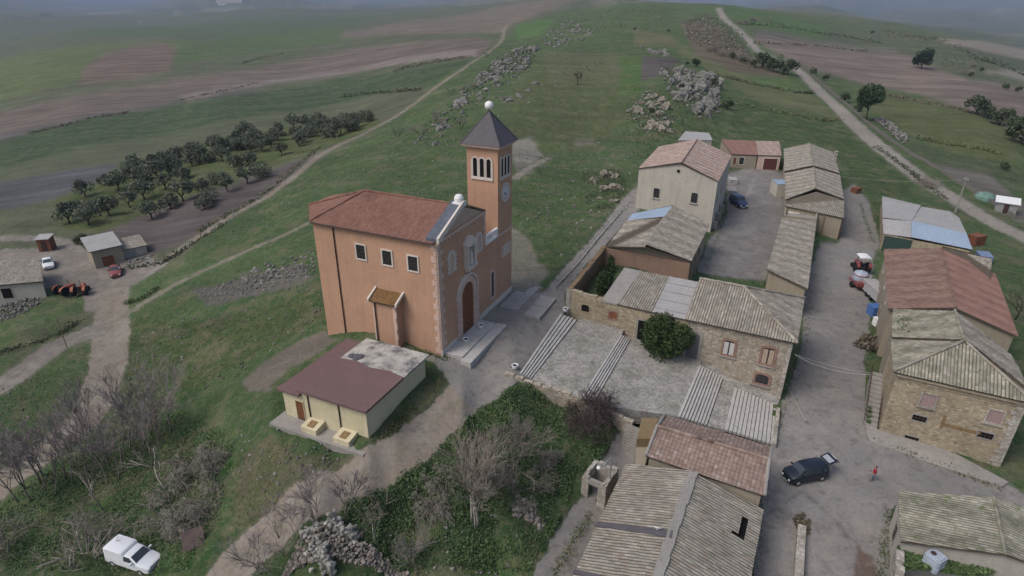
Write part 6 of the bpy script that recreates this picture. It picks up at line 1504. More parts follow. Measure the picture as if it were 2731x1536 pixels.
outcrop(S(g5, [(560,900),(850,640),(930,560),(1050,440),(1260,320),(1350,320),(1300,440),(1180,560),(1000,680),(850,760),(830,860),(720,900),(600,920)]), 74, 1.0, 5.5, 'pale limestone boulder in the long outcrop on the ridge behind the tower', 'boulders of the long ridge outcrop', seed=1, tall=1.2, power=1.3)
outcrop(S(g5, [(1070,690),(1330,570),(1400,600),(1180,700)]), 22, .7, 3, 'low pale boulder in the short line beside the ridge meadow', 'boulders beside the ridge meadow', seed=2)
outcrop(S(g5, [(440,960),(800,940),(800,1010),(460,1030)]), 14, .7, 2.6, 'pale boulder on the slope just left of the church spire', 'boulders left of the spire', seed=3, tall=1.3)
outcrop(S(g5, [(1370,290),(1440,220),(1560,140),(1740,220),(1600,290),(1440,310)]), 34, 1.2, 5, 'distant pale boulder scattered on the upper ridge', 'boulders of the upper ridge', seed=4, power=1.3)
outcrop(S(g5, [(2040,310),(2240,320),(2250,370),(2140,360)]), 10, 1.5, 4.5, 'pale boulder in the small group above the dark ploughed strip', 'boulders above the ploughed strip', seed=5, power=1)
outcrop(S(g5, [(2220,470),(2330,480),(2420,520),(2560,500),(2590,600),(2600,700),(2500,770),(2400,720),(2300,640)]), 46, 1.5, 6, 'pale limestone block in the large crag above the pink gabled house', 'blocks of the large crag', seed=6, tall=1.5, power=1.2)
outcrop(S(g6, [(0,480),(200,520),(320,720),(300,850),(150,830),(0,720)]), 30, 1.2, 4.6, 'pale limestone block in the large crag above the pink gabled house', 'blocks of the large crag', seed=7, tall=1.4, power=1.3)
outcrop(S(g5, [(2000,760),(2120,620),(2280,760),(2260,900),(2100,890)]), 22, 1.2, 5, 'sloping beige rock at the foot of the large crag', 'rocks at the foot of the crag', RKB, 8, 1.1, 1.2)
outcrop(S(g1, [(-120,440),(120,420),(140,560),(110,720),(0,740),(-100,640)]), 11, 1.0, 3.4, 'large beige boulder on the bank beside the lane', 'beige boulders by the lane', RKB, 9, 1.2, 1.0)
outcrop(S(g6, [(50,140),(200,100),(400,240),(400,330),(250,300),(60,240)]), 26, 1.2, 4.0, 'pale rock on the brown hillside left of the gravel road', 'rocks of the brown hillside', seed=10)
def rubble(name, polys, mats, seed, label=None, cat=None):
    """heap of stones"""
    r_ = random.Random(seed); v, f = [], []
    base = []
    for i in range(6):
        bm = bmesh.new(); bmesh.ops.create_icosphere(bm, subdivisions=1, radius=.5); rr = random.Random(seed*7+i)
        for q in bm.verts: q.co *= rr.uniform(.65, 1.15)
        bm.verts.index_update(); base.append(([q.co.copy() for q in bm.verts], [tuple(a.index for a in g.verts) for g in bm.faces])); bm.free()
    for poly, n_, s0, s1, hh in polys:
        P = to_world([(x/DF, y/DF) for x, y in poly]); q = in_poly(P, n_, seed); seed += 1; c = q[:, :2].mean(0); R_ = np.abs(q[:, :2]-c).max()
        for p in q:
            s = s0+(s1-s0)*r_.random()**2; bv, bf = base[r_.randrange(6)]; M = Matrix.Rotation(r_.uniform(0, 6.28), 3, 'Z') @ Matrix.Rotation(r_.uniform(-1, 1), 3, 'X'); i = len(v)
            edge = max(0, 1-np.hypot(*(p[:2]-c))/R_); o = Vector((p[0], p[1], p[2]+r_.random()*hh*edge+s*.1))
            v += [tuple(o+(M @ Vector((b.x*s*1.2, b.y*s, b.z*s*.8)))) for b in bv]; f += [tuple(a+i for a in g) for g in bf]
    me = bpy.data.meshes.new(name); me.from_pydata(v, [], f); me.materials.append(mats); o = link(name, me); o['kind'] = 'stuff'; return o
def mat_rubble(name, c):
    t = NT(name, .95, .1); isl = t.nd('ShaderNodeNewGeometry').outputs['Random Per Island']; k = t.ramp(isl, [(0, c_mul(c, .55)), (.5, c), (1, c_mul(c, 1.35))]); p = t.coord('pos'); k = t.mix(.5, k, t.ramp(t.noise(p, 5, 4), [(.3, .3), (.7, .7)]), 'OVERLAY'); t.col(k); return t.m
RUB = mat_rubble('rubble_grey', (.165, .158, .145)); RUB_B = mat_rubble('rubble_brownish', (.185, .165, .145))
rubble('rubble', [(S(D, [(480,745),(560,722),(700,682),(790,672),(800,698),(640,748),(520,772)]), 520, .1, .42, .15), (S(D, [(590,700),(700,660),(790,640),(800,680),(640,730)]), 120, .2, .8, .2)], RUB, 1)
rubble('rubble', [(S(c5, [(330,990),(460,740),(600,680),(700,760),(860,800),(1000,870),(1180,980),(1180,1040),(300,1040)]), 1700, .1, .36, .7), (S(c5, [(1850,450),(1950,450),(2130,620),(2080,670),(1900,590)]), 260, .12, .5, .6)], RUB_B, 2)
rubble('rubble', [(S(c2, [(0,790),(400,720),(440,800),(150,960),(0,1000)]), 500, .14, .5, .6), (S(c2, [(1180,420),(1450,340),(1480,370),(1250,440)]), 60, .2, .6, .2), (S(g6, [(1440,840),(1520,830),(1720,990),(1660,1020)]), 260, .3, 1.0, .7)], RUB, 3)
rubble('scattered_stones', [(S(D, [(320,860),(600,760),(800,660),(820,820),(640,960),(480,1010),(330,1000)]), 420, .08, .42, .05), (S(D, [(560,600),(800,440),(1000,340),(1170,330),(1150,520),(780,520),(600,700)]), 520, .1, .5, .05), (S(D, [(1290,380),(1580,320),(1600,460),(1480,640),(1390,680),(1300,560)]), 380, .1, .6, .05), (S(D, [(1100,300),(1400,100),(1560,120),(1300,300)]), 260, .2, .9, .05), (S(D, [(600,1050),(720,1060),(900,1170),(700,1290),(600,1200)]), 160, .08, .35, .05), (S(D, [(0,1000),(200,900),(230,1000),(0,1180)]), 120, .08, .35, .05), (S(D, [(1000,1180),(1330,1280),(1300,1449),(900,1449)]), 160, .08, .35, .05)], RUB, 6)
rubble('outcrop_stones', [(S(g5, [(540,930),(840,640),(930,540),(1050,420),(1260,300),(1380,320),(1300,460),(1180,590),(1000,700),(850,790),(600,940)]), 420, .3, 1.5, .2), (S(g5, [(1360,290),(1440,210),(1560,130),(1760,210),(1620,300),(1420,330)]), 260, .3, 1.6, .2), (S(g5, [(2180,460),(2420,500),(2600,500),(2620,720),(2480,800),(2280,680)]), 300, .3, 1.4, .3), (S(g5, [(1960,760),(2120,600),(2300,760),(2280,930),(2080,900)]), 160, .25, 1.1, .2), (S(g6, [(30,120),(200,80),(560,260),(560,380),(250,330),(50,250)]), 320, .3, 1.5, .2)], mat_rubble('outcrop_grey', (.17, .166, .152)), 9)
def stone_heap_wall(a, b, za, zb, thick, seed, s0=.16, s1=.42, dens=34):
    r_ = random.Random(seed); mb = MB(); L = (b-a).length; e = (b-a).normalized(); nv = Vector((-e.y, e.x, 0)); sh = []
    for i in range(5):
        bm = bmesh.new(); bmesh.ops.create_icosphere(bm, subdivisions=1, radius=.5)
        for q in bm.verts: q.co *= r_.uniform(.7, 1.12)
        bm.verts.index_update(); sh.append(([q.co.copy() for q in bm.verts], [tuple(k.index for k in g.verts) for g in bm.faces])); bm.free()
    for k in range(int(L*dens*((za+zb)*.5))):
        t = r_.random(); h = (za+(zb-za)*t)*(.75+.5*r_.random())*r_.random()**.7; p = a.lerp(b, t)+nv*r_.gauss(0, .5)*thick*(1.25-.5*h/max(za, zb)); s = r_.uniform(s0, s1); bv, bf = sh[r_.randrange(5)]
        M = Matrix.Rotation(r_.uniform(0, 6.3), 3, 'Z') @ Matrix.Rotation(r_.uniform(-.4, .4), 3, 'X'); i = len(mb.v)
        mb.v += [tuple(p+Vector((0, 0, h))+M @ Vector((q.x*s*1.25, q.y*s, q.z*s*.75))) for q in bv]; mb.f += [tuple(c+i for c in g) for g in bf]; mb.mi += [0]*len(bf)
    core = MB().prism([(a-nv*thick*.3)[:2], (b-nv*thick*.3)[:2], (b+nv*thick*.3)[:2], (a+nv*thick*.3)[:2]], min(a.z, b.z)-.8, [a.z+za*.75, b.z+zb*.75, b.z+zb*.75, a.z+za*.75]); i = len(mb.v); mb.v += core.v; mb.f += [tuple(c+i for c in g) for g in core.f]; mb.mi += [0]*len(core.f)
    return mb
RUB_W = mat_rubble('pale_wall_stone', (.25, .24, .22))
def ruin():
    T = thing('ruined_wall', 'collapsed grey stone walls of a small ruin between path and garden', 'ruin', gp(c5(700, 800)))
    for k, (a, b, h0, h1_) in enumerate((((640, 690), (830, 790), 1.5, 1.2), ((530, 840), (670, 1010), 1.2, 1.4), ((600, 670), (440, 770), .5, .9))):
        stone_heap_wall(gp(c5(*a)), gp(c5(*b)), h0, h1_, .55, 500+k).build('wall', RUB_W, T)
    adopt(T)
ruin()
# ------------------------------------------------------------------ vehicles
TYRE = mat_plain('tyre_rubber', (.018, .018, .018), .85, .2); RIM = mat_plain('wheel_rim', (.30, .30, .30), .4, .5, .1); LAMP = mat_plain('headlight_glass', (.6, .62, .62), .15, .6, .05); REDLAMP = mat_plain('tail_lamp', (.25, .02, .02), .3, .5); PLATE = mat_plain('number_plate', (.55, .55, .52), .5, .3)
def paint(name, c): 
    m = mat_plain(name, c, .32, .5, .05, 1); return m
CARGLASS = mat_plain('car_glass', (.035, .045, .055), .08, .6, .1, 1)
def loft(sections):
    """sections: list of (x, [(y, z), ...]) half outlines from the sill up to the centre line; mirrored"""
    mb = MB(); rings = []
    for x, half in sections:
        ring = [(x, -y, z) for y, z in half]+[(x, y, z) for y, z in half[::-1] if y > 1e-6]; rings.append(ring)
    k = len(rings[0]); i0 = len(mb.v)
    for r_ in rings: mb.v += r_
    for a in range(len(rings)-1):
        for q in range(k): mb.f.append((i0+a*k+q, i0+a*k+(q+1) % k, i0+(a+1)*k+(q+1) % k, i0+(a+1)*k+q)); mb.mi.append(0)
    mb.f.append(tuple(i0+q for q in range(k))); mb.f.append(tuple(i0+(len(rings)-1)*k+q for q in reversed(range(k)))); mb.mi += [0, 0]
    return mb
def car(name, label, cat, p, rz, col, st, wheels, wr=.31, glass=True, windows=(), hatch=None, mirrors=None, plate=True, lamps=True, roof_col=None, tilt=(0, 0)):
    """st: stations (x, sill, belt, roof, half width, half roof width); x forward"""
    T = thing(name, label, cat, p, rz); T.rotation_euler = (tilt[0], tilt[1], rz)
    sec = []
    for x, sl, be, ro, hw, hr in st: sec.append((x, [(hw*.86, sl), (hw, sl+.12), (hw, be-.12), (hw*.97, be), (hr+.02, ro-.05), (hr*.8, ro), (0, ro+.015)]))
    b = loft(sec).build('body', col, T, True); fix_normals(b); 
    em = b.modifiers.new('edges', 'EDGE_SPLIT'); em.split_angle = R(38)
    for i, (x, y) in enumerate([(x, y) for x in wheels for y in (-1, 1)]):
        hw = max(s[4] for s in st); w = MB().lathe([(wr*.55, -.1), (wr*.96, -.09), (wr, -.04), (wr, .06), (wr*.94, .1), (wr*.6, .1)], (x, y*(hw-.09), wr), 18, 'y').build('wheel', TYRE, T)
        MB().lathe([(wr*.6, 0), (wr*.58, .108*y), (wr*.2, .115*y)], (x, y*(hw-.09), wr), 12, 'y').build('rim', RIM, w)
    for nm, pts in windows:      # outline on the body, given as points slightly proud; both sides for side windows
        for sgn in ((1, -1) if nm == 'side_window' else (1,)):
            P = [Vector((x, y*sgn, z)) for x, y, z in pts]; n_ = (P[1]-P[0]).cross(P[2]-P[0]).normalized()
            c = sum(P, Vector())/len(P); out = Vector((c.x*.0, c.y, .3)) if nm == 'side_window' else Vector((c.x-st[len(st)//2][0], 0, .3))
            if n_.dot(out) < 0: P = P[::-1]; n_ = -n_
            m = MB(); m.face([q+n_*.022 for q in P]); 
            for i in range(len(P)): j = (i+1) % len(P); m.face([P[i]-n_*.02, P[j]-n_*.02, P[j]+n_*.022, P[i]+n_*.022])
            m.build(nm, CARGLASS, T)
    x1, x0 = st[-1][0], st[0][0]; hwf = st[-2][4]; zf = st[-1][2]
    if lamps:
        for y in (-1, 1):
            MB().lathe([(.02, 0), (.12, .02), (.13, .08), (.1, .12)], (0, 0, 0), 12, 'x').build('headlight', LAMP, T).location = (x1-.06, y*(hwf-.24), zf-.1)
            MB().box(-.03, .02, -.09, .09, -.14, .14).build('tail_light', REDLAMP, T).location = (x0, y*(st[0][4]-.12), st[0][2]-.12)
    if plate: MB().box(x1-.02, x1+.025, -.25, .25, zf-.42, zf-.31).build('number_plate', PLATE, T); 
    MB().box(x1-.12, x1+.03, -hwf*.9, hwf*.9, st[-1][1]-.0, st[-1][1]+.2).build('bumper', TYRE if plate == 'dark' else col, T)
    if mirrors:
        for y in (-1, 1): MB().box(mirrors[0]-.06, mirrors[0]+.06, y*(mirrors[1]+.1)-.11, y*(mirrors[1]+.1)+.11, mirrors[2], mirrors[2]+.15).build('wing_mirror', col, T)
    return T
BLACK = paint('black_paint', (.011, .015, .025)); WHITEP = paint('van_white', (.62, .64, .66)); REDP = paint('dull_red_paint', (.20, .055, .05)); BLUEP = paint('dark_blue_paint', (.035, .05, .11))
# black people carrier with its tailgate up
gz = -5.08
pf, pr_ = at(c8(272, 572), gz), at(c8(482, 528), gz); hd = (pf-pr_).normalized(); rz = math.atan2(hd.y, hd.x); mid = (pf+pr_)/2; nrm = Vector((-hd.y, hd.x, 0)); nrm = -nrm if nrm.y < 0 else nrm
cpos = mid+nrm*.8; cpos.z = h1(cpos.x, cpos.y)+.01
MPV = [(-1.95, .32, .85, .98, .74, .70), (-1.88, .25, .92, 1.50, .82, .60), (-1.5, .22, .95, 1.56, .86, .60), (-.2, .22, .95, 1.58, .87, .60), (.55, .22, .96, 1.5, .87, .58), (1.05, .22, .95, 1.12, .86, .66), (1.62, .22, .88, .97, .82, .66), (1.9, .25, .74, .80, .70, .58), (2.0, .30, .60, .62, .58, .5)]
T = car('parked_car', 'black people carrier with raised tailgate parked at the street junction', 'car', cpos, rz, BLACK, MPV, (-1.25, 1.28), .32, windows=[
    ('windscreen', [(1.02, -.62, 1.12), (1.02, .62, 1.12), (.58, .52, 1.54), (.58, -.52, 1.54)]), ('side_window', [(.85, .80, 1.06), (.45, .67, 1.49), (-.25, .68, 1.53), (-.25, .84, 1.04)]), ('side_window', [(-.33, .84, 1.04), (-.33, .68, 1.53), (-1.1, .68, 1.52), (-1.1, .84, 1.03)]), ('side_window', [(-1.18, .84, 1.03), (-1.18, .68, 1.52), (-1.62, .68, 1.48), (-1.75, .80, 1.05)])], mirrors=(.8, .84, 1.0), plate=True)
T.scale = (.87,)*3
tg = MB().prism([(-.0, -.62), (-.0, .62), (-.85, .66), (-.85, -.66)], [1.58, 1.58, 1.84, 1.84], [1.64, 1.64, 1.9, 1.9]).prism([(-.85, -.66), (-.85, .66), (-1.12, .62), (-1.12, -.62)], [1.8, 1.8, 1.62, 1.62], [1.9, 1.9, 1.70, 1.70]).build('tailgate', BLACK, T); tg.location = (-1.85, 0, 0)
MB().prism([(-.12, -.48), (-.12, .48), (-.62, .5), (-.62, -.5)], [1.64, 1.64, 1.80, 1.80], [1.705, 1.705, 1.86, 1.86]).build('rear_window', mat_plain('pale_glass', (.28, .30, .32), .15, .6, .1), tg)
MB().box(-.95, -.90, -.3, .3, 1.88, 1.915).build('licence_plate', PLATE, tg)
for y in (-.55, .55): MB().tube([(-.05, y, 1.58), (.05, y*1.1, 1.1)], .015, 5).build('gas_strut', STEEL, tg)
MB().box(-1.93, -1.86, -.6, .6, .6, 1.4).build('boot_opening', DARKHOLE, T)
# white delivery van bottom left
vf, vr = gp(c3(1110, 1478)), gp(c3(800, 1425)); hd = (vf-vr); hd.z = 0; hd.normalize(); rz = math.atan2(hd.y, hd.x); vp = (vf+vr)/2+Vector((-hd.y, hd.x, 0))*.75; vp.z = h1(vp.x, vp.y)
VAN = [(-2.0, .3, .93, 1.52, .76, .66), (-1.95, .26, .96, 1.64, .80, .70), (-.35, .26, .96, 1.64, .80, .70), (-.22, .26, .96, 1.58, .80, .68), (-.12, .26, .96, 1.42, .80, .62), (.42, .26, .96, 1.40, .80, .60), (1.0, .26, .94, 1.02, .79, .68), (1.75, .26, .84, .90, .76, .64), (1.98, .3, .74, .80, .7, .6)]
car('delivery_van', 'small white panel van parked on grass at the bottom left', 'van', vp, rz, WHITEP, VAN, (-1.35, 1.25), .29, windows=[('windscreen', [(.96, -.63, 1.05), (.96, .63, 1.05), (.48, .54, 1.38), (.48, -.54, 1.38)]), ('side_window', [(.80, .77, 1.02), (.38, .66, 1.34), (-.1, .67, 1.36), (-.1, .775, 1.02)])], mirrors=(.72, .78, 1.0))
SAL = [(-1.95, .3, .78, .84, .70, .58), (-1.85, .24, .86, .92, .78, .62), (-1.35, .22, .88, .98, .80, .64), (-.85, .22, .88, 1.36, .81, .54), (.2, .22, .88, 1.38, .81, .54), (.85, .22, .88, .98, .80, .62), (1.6, .22, .80, .86, .78, .62), (1.9, .26, .66, .70, .66, .54)]
SW = [('windscreen', [(.82, -.6, .99), (.82, .6, .99), (.26, .5, 1.36), (.26, -.5, 1.36)]), ('side_window', [(.62, .76, .95), (.15, .61, 1.31), (-.3, .61, 1.32), (-.3, .78, .94)]), ('side_window', [(-.38, .78, .94), (-.38, .61, 1.32), (-.8, .61, 1.31), (-1.15, .74, .97)]), ('rear_window', [(-1.3, -.58, 1.0), (-1.3, .58, 1.0), (-.9, .5, 1.34), (-.9, -.5, 1.34)])]
p = gp(c2(470, 460)); car('parked_car', 'white saloon car parked in the yard by the barn at the left', 'car', p, R(-52), WHITEP, SAL, (-1.2, 1.2), .3, windows=SW, mirrors=(.55, .8, .95))
p = gp(c2(1120, 525)); car('parked_car', 'dull red car parked in front of the buff hut', 'car', p, R(-58), REDP, SAL, (-1.2, 1.2), .3, windows=SW, mirrors=(.55, .8, .95))
p = gp(g1(1150, 690)); car('parked_car', 'dark blue car parked in the courtyard beside the tall grey house', 'car', p, R(-83), BLUEP, MPV, (-1.25, 1.28), .31, windows=[('windscreen', [(1.02, -.62, 1.12), (1.02, .62, 1.12), (.58, .52, 1.54), (.58, -.52, 1.54)]), ('side_window', [(.85, .80, 1.06), (.45, .67, 1.49), (-.25, .68, 1.53), (-.25, .84, 1.04)]), ('side_window', [(-.33, .84, 1.04), (-.33, .68, 1.53), (-1.3, .68, 1.5), (-1.3, .84, 1.03)])])
def tractor(label, p, rz, col, canopy=None):
    T = thing('tractor', label, 'tractor', p, rz)
    b = loft([(.1, [(.3, .55), (.34, .7), (.34, 1.05), (.3, 1.15), (.15, 1.2), (0, 1.22)]), (1.5, [(.24, .6), (.28, .7), (.28, 1.0), (.24, 1.1), (.12, 1.15), (0, 1.16)]), (1.62, [(.2, .65), (.24, .7), (.24, .95), (.2, 1.03), (.1, 1.07), (0, 1.08)])]).build('hood', col, T); fix_normals(b)
    MB().box(-.9, .3, -.28, .28, .5, .8).build('chassis', PIPE, T)
    for y in (-.78, .78):
        w = MB().lathe([(.3, -.17), (.66, -.17), (.7, -.1), (.7, .1), (.66, .17), (.3, .17)], (-.55, y, .7), 20, 'y').build('rear_wheel', TYRE, T); MB().lathe([(.34, -.12), (.36, .12), (.1, .14)], (-.55, y, .7), 12, 'y').build('rim', col, w)
        w = MB().lathe([(.16, -.1), (.34, -.1), (.36, 0), (.34, .1), (.16, .1)], (1.25, y*.75, .36), 16, 'y').build('front_wheel', TYRE, T); MB().lathe([(.18, -.07), (.19, .07)], (1.25, y*.75, .36), 12, 'y').build('rim', col, w)
        fe = MB()
        for k in range(8):
            a0, a1 = R(20+k*17), R(20+(k+1)*17); x0, z0, x1_, z1 = -.55+.8*math.cos(a0), .7+.8*math.sin(a0), -.55+.8*math.cos(a1), .7+.8*math.sin(a1)
            fe.face([(x0, y-.2, z0), (x1_, y-.2, z1), (x1_, y+.2, z1), (x0, y+.2, z0)]); fe.face([(x0, y-.2, z0-.03), (x0, y+.2, z0-.03), (x1_, y+.2, z1-.03), (x1_, y-.2, z1-.03)])
        fe.build('fender', col, T)
    MB().box(-.75, -.3, -.24, .24, .95, 1.06).box(-.82, -.74, -.24, .24, 1.0, 1.45).build('seat', TYRE, T)
    sw = MB(); sw.tube([(0.05, 0, 1.1), (-.12, 0, 1.45)], .02, 5)
    for k in range(12): a, b_ = R(30*k), R(30*k+30); sw.tube([(-.12+.06*math.cos(a), .19*math.sin(a), 1.46+.1*math.cos(a)), (-.12+.06*math.cos(b_), .19*math.sin(b_), 1.46+.1*math.cos(b_))], .014, 5)
    sw.build('steering_wheel', TYRE, T)
    MB().tube([(.9, .2, 1.1), (.9, .2, 1.85)], .035, 8).build('exhaust', PIPE, T)
    if canopy:
        for x in (-.85, .25):
            for y in (-.55, .55): MB().tube([(x, y, .9), (x, y, 2.25)], .03, 6).build('post', PIPE, T)
        b = loft([(-1.15, [(.62, 2.22), (.7, 2.26), (.68, 2.34), (.5, 2.4), (.2, 2.43), (0, 2.44)]), (.5, [(.62, 2.22), (.7, 2.26), (.68, 2.34), (.5, 2.4), (.2, 2.43), (0, 2.44)])]).build('canopy', canopy, T); fix_normals(b)
    else:
        rb = MB(); rb.tube([(-.85, -.5, .8), (-.85, -.5, 2.0), (-.85, .5, 2.0), (-.85, .5, .8)], .03, 6); rb.build('roll_bar', PIPE, T)
    return T
OR = mat_plain('orange_red_paint', (.27, .085, .05), .6, .3, .3, 4)
tractor('orange red tractor at the yard edge, nearer the barn', gp(c2(640, 720)), R(70), OR); tractor('orange red tractor at the yard edge, nearer the track', gp(c2(795, 720)), R(105), OR)
tp = gp(g2(330, 905)); tractor('dull red tractor with white canopy parked in the street', tp, R(84), REDP, WHITE).scale = (1.0,)*3
sp_ = gp(g2(322, 1060)); T = thing('tank_trailer', 'red two wheeled trailer carrying a round pale grey tank behind the tractor', 'trailer', sp_, R(84))
T.scale = (1.12,)*3; MB().box(-1.5, 1.1, -.85, .85, .6, .75).build('bed', REDP, T); MB().prism([(-1.55, -.9), (-.95, -.9), (-.95, .9), (-1.55, .9)], .76, 1.15).build('rear_locker', REDP, T)
MB().lathe([(.78, .76), (.82, 1.0), (.82, 1.55), (.7, 1.8), (.4, 1.92), (.16, 1.95), (.16, 2.02), (.05, 2.03)], (.12, 0, 0), 24).build('tank', mat_plain('grey_blue_tank', (.30, .34, .40), .5, .3, .15, 1.5), T, True)
MB().lathe([(.83, .0), (.84, .05), (.83, .1)], (.12, 0, 1.5), 24).build('hoop', REDP, T)
for y in (-.92, .92):
    w = MB().lathe([(.15, -.1), (.36, -.1), (.38, 0), (.36, .1), (.15, .1)], (-.2, y, .38), 16, 'y').build('wheel', TYRE, T); MB().lathe([(.17, -.06), (.18, .06)], (-.2, y, .38), 10, 'y').build('rim', REDP, w)
MB().tube([(1.1, .4, .65), (2.0, 0, .55)], .04, 6).tube([(1.1, -.4, .65), (2.0, 0, .55)], .04, 6).build('drawbar', PIPE, T)
p = gp(g2(470, 1170)); T = thing('box_trailer', 'long pale grey box trailer standing along the wall of the red roofed house', 'trailer', p, R(87))
MB().box(-2.1, 2.1, -.8, .8, .55, 1.7).build('box', mat_plain('pale_grey_box', (.33, .33, .34), .6, .3, .12), T); MB().box(-2.15, 2.15, -.86, .86, 1.702, 1.78).build('cover', SHEETGREY, T)
for x in (-.5, .5):
    for y in (-.72, .72): MB().lathe([(.12, -.09), (.32, -.09), (.34, 0), (.32, .09), (.12, .09)], (x, y, .34), 14, 'y').build('wheel', TYRE, T)
MB().tube([(2.1, 0, .6), (3.0, 0, .5)], .05, 6).build('drawbar', PIPE, T)
def crate(name, label, cat, p, rz, sx, sy, sz, m, lid=None):
    T = thing(name, label, cat, p, rz); b = MB().box(-sx/2, sx/2, -sy/2, sy/2, 0, sz)
    for k in range(4): x = -sx/2+sx*(k+.5)/4; b.box(x-.03, x+.03, -sy/2-.025, sy/2+.025, .05, sz-.04)
    b.build('body', m, T); MB().box(-sx/2-.04, sx/2+.04, -sy/2-.04, sy/2+.04, sz+.003, sz+.07).build('lid', lid or m, T); return T
BLUEB = mat_plain('bright_blue_plastic', (.06, .13, .32), .5, .4, .15)
crate('plastic_bin', 'bright blue bin with rim behind the grey box trailer', 'bin', gp(g2(475, 1330)), R(4), 1.3, 1.25, 1.2, BLUEB)
crate('plastic_tank', 'small white plastic tank next to the bright blue bin', 'tank', gp(g2(500, 1430)), R(10), .7, .7, .9, WHITE)
crate('machine', 'rusty red farm machine behind the blue sheet roof', 'machine', gp(g2(1440, 640)), R(20), 2.2, 1.5, 1.6, RUST); crate('plastic_bin', 'pale blue covered trailer bed beside the rusty farm machine', 'trailer', gp(g2(1520, 790)), R(70), 2.4, 1.6, 1.0, mat_plain('faded_blue', (.16, .21, .32), .6, .3, .15))
crate('machine', 'small rusty red trailer at the end of the alley', 'trailer', gp(g2(285, 150)), R(30), 1.6, 1.2, .9, RUST)
crate('canopy_shelter', 'pale blue grey sheet shelter beside the garage', 'shelter', gp(g1(1500, 600)), R(0), 2.6, 3.0, 2.3, GREYW, SHEETBLUE)
crate('stone_trough', 'low pale stone trough along the tall grey house', 'trough', gp(g1(1090, 590)), R(80), 3.0, 1.4, .7, CONCRETE); crate('woodpile', 'small stacked pile of pale timber near the garage annex', 'woodpile', gp(g1(1100, 500)), R(85), 2.2, 1.4, .7, SHEETGREY)
# water tank in the ivy
wt = at(c8(1515, 1310), -3.3); T = thing('water_tank', 'pale blue grey cubic water tank with round cap amid the ivy', 'water tank', wt, R(28))
TM = mat_plain('tank_plastic', (.32, .36, .42), .5, .35, .1, 1.5); m = MB(); m.prism([(-.5, -.38), (-.38, -.5), (.38, -.5), (.5, -.38), (.5, .38), (.38, .5), (-.38, .5), (-.5, .38)], 0, 1.0); m.prism([(-.42, -.3), (-.3, -.42), (.3, -.42), (.42, -.3), (.42, .3), (.3, .42), (-.3, .42), (-.42, .3)], 1.0, 1.08); m.build('body', TM, T)
MB().lathe([(.16, 1.08), (.16, 1.14), (.12, 1.16)], (-.1, .15, 0), 16).build('cap', PIPE, T)
for z in (.3, .65): MB().prism([(-.52, -.39), (-.39, -.52), (.39, -.52), (.52, -.39), (.52, .39), (.39, .52), (-.39, .52), (-.52, .39)], z, z+.06).build('rib', TM, T)
# ring planters
for px, z, lb in ((D(1298, 926), -.35, 'round white planter at the corner of the stepped square by the road'), (c6(470, 468), -.3, 'round white planter at the corner of the roofless wing'), (c1(910, 1318), .13, 'round white planter on the near end of the church platform'), (c1(988, 1243), .28, 'round white planter on the platform close to the church door')):
    T = thing('planter', lb, 'planter', at(px, z)); MB().lathe([(.24, 0), (.34, .1), (.4, .42), (.42, .5), (.33, .5), (.3, .4)], (0, 0, 0), 18).build('bowl', WHITE, T); T.scale = (.72,)*3; MB().lathe([(.3, .40), (.05, .44)], (0, 0, 0), 14).build('soil', DARKHOLE, T)
# lamp, poles, posts, wires
lb_ = at(c5(2545, 480), -5.5); T = thing('street_lamp', 'grey street lamp with a bent arm beside the roofless outhouse', 'street lamp', lb_)
top = lb_+Vector((0, 0, 4.3)); pa = at(c5(2430, 250), lb_.z+4.9); MB().tube([(0, 0, -.5), (0, 0, 4.1), (-.1, 0, 4.35)], [.07, .06, .05], 8).build('pole', STEEL, T)
dv = (pa-top); dv = Vector((dv.x, dv.y, .25)); dv = dv.normalized()*min(dv.length, 1.6); MB().tube([(-.1, 0, 4.32), Vector((0, 0, 4.3))+dv], .04, 6).build('arm', STEEL, T); MB().lathe([(.06, 0), (.16, .05), (.14, .14), (.04, .2)], Vector((0, 0, 4.2))+dv, 12).build('lamp_head', WHITE, T)
def pole(name, label, cat, p, H_, r_, m, group=None, cross=False, lean=0.0):
    T = thing(name, label, cat, p, rng.uniform(0, 3), group); T.rotation_euler = (lean*rng.uniform(-1, 1), lean*rng.uniform(-1, 1), T.rotation_euler.z); MB().tube([(0, 0, -.5), (0, 0, H_)], [r_*1.25, r_*.8], 8).build('pole', m, T)
    if cross: MB().box(-.7, .7, -.05, .05, H_-.45, H_-.33).build('crossarm', STEEL, T); MB().lathe([(.04, H_-.33), (.05, H_-.2), (.03, H_-.15)], (.5, 0, 0), 8).build('insulator', WHITE, T); MB().lathe([(.04, H_-.33), (.05, H_-.2), (.03, H_-.15)], (-.5, 0, 0), 8).build('insulator', WHITE, T)
    else: MB().lathe([(r_*.95, 0), (r_*.5, .05)], (0, 0, H_), 8).build('pole_cap', m, T)
    return T
up_ = gp(g8(1750, 760)); pole('utility_pole', 'pale concrete utility pole between the farm shed and the gravel road', 'utility pole', up_, 6.5, .13, CONCRETE, None, True, .03)
pole('utility_pole', 'thin brown pole leaning beside the lower left track', 'pole', gp(c2(655, 1240)), 4.2, .05, TIMBER, None, False, .0)
for q in ((1590, 405), (1935, 165)): pole('fence_post', 'dark fence post beside the left track near the buff hut', 'fence post', gp(c2(*q)), 1.8, .07, TIMBER, 'fence posts near the hut', False, .05)
for q in ((1490, 885), (1695, 755), (1885, 640), (1235, 1015), (2230, 290), (2270, 270)): pole('fence_post', 'grey fence post beside the left track along the olive grove', 'fence post', gp(g7(*q)), 1.7, .07, CONCRETE, 'fence posts along the grove', False, .05)
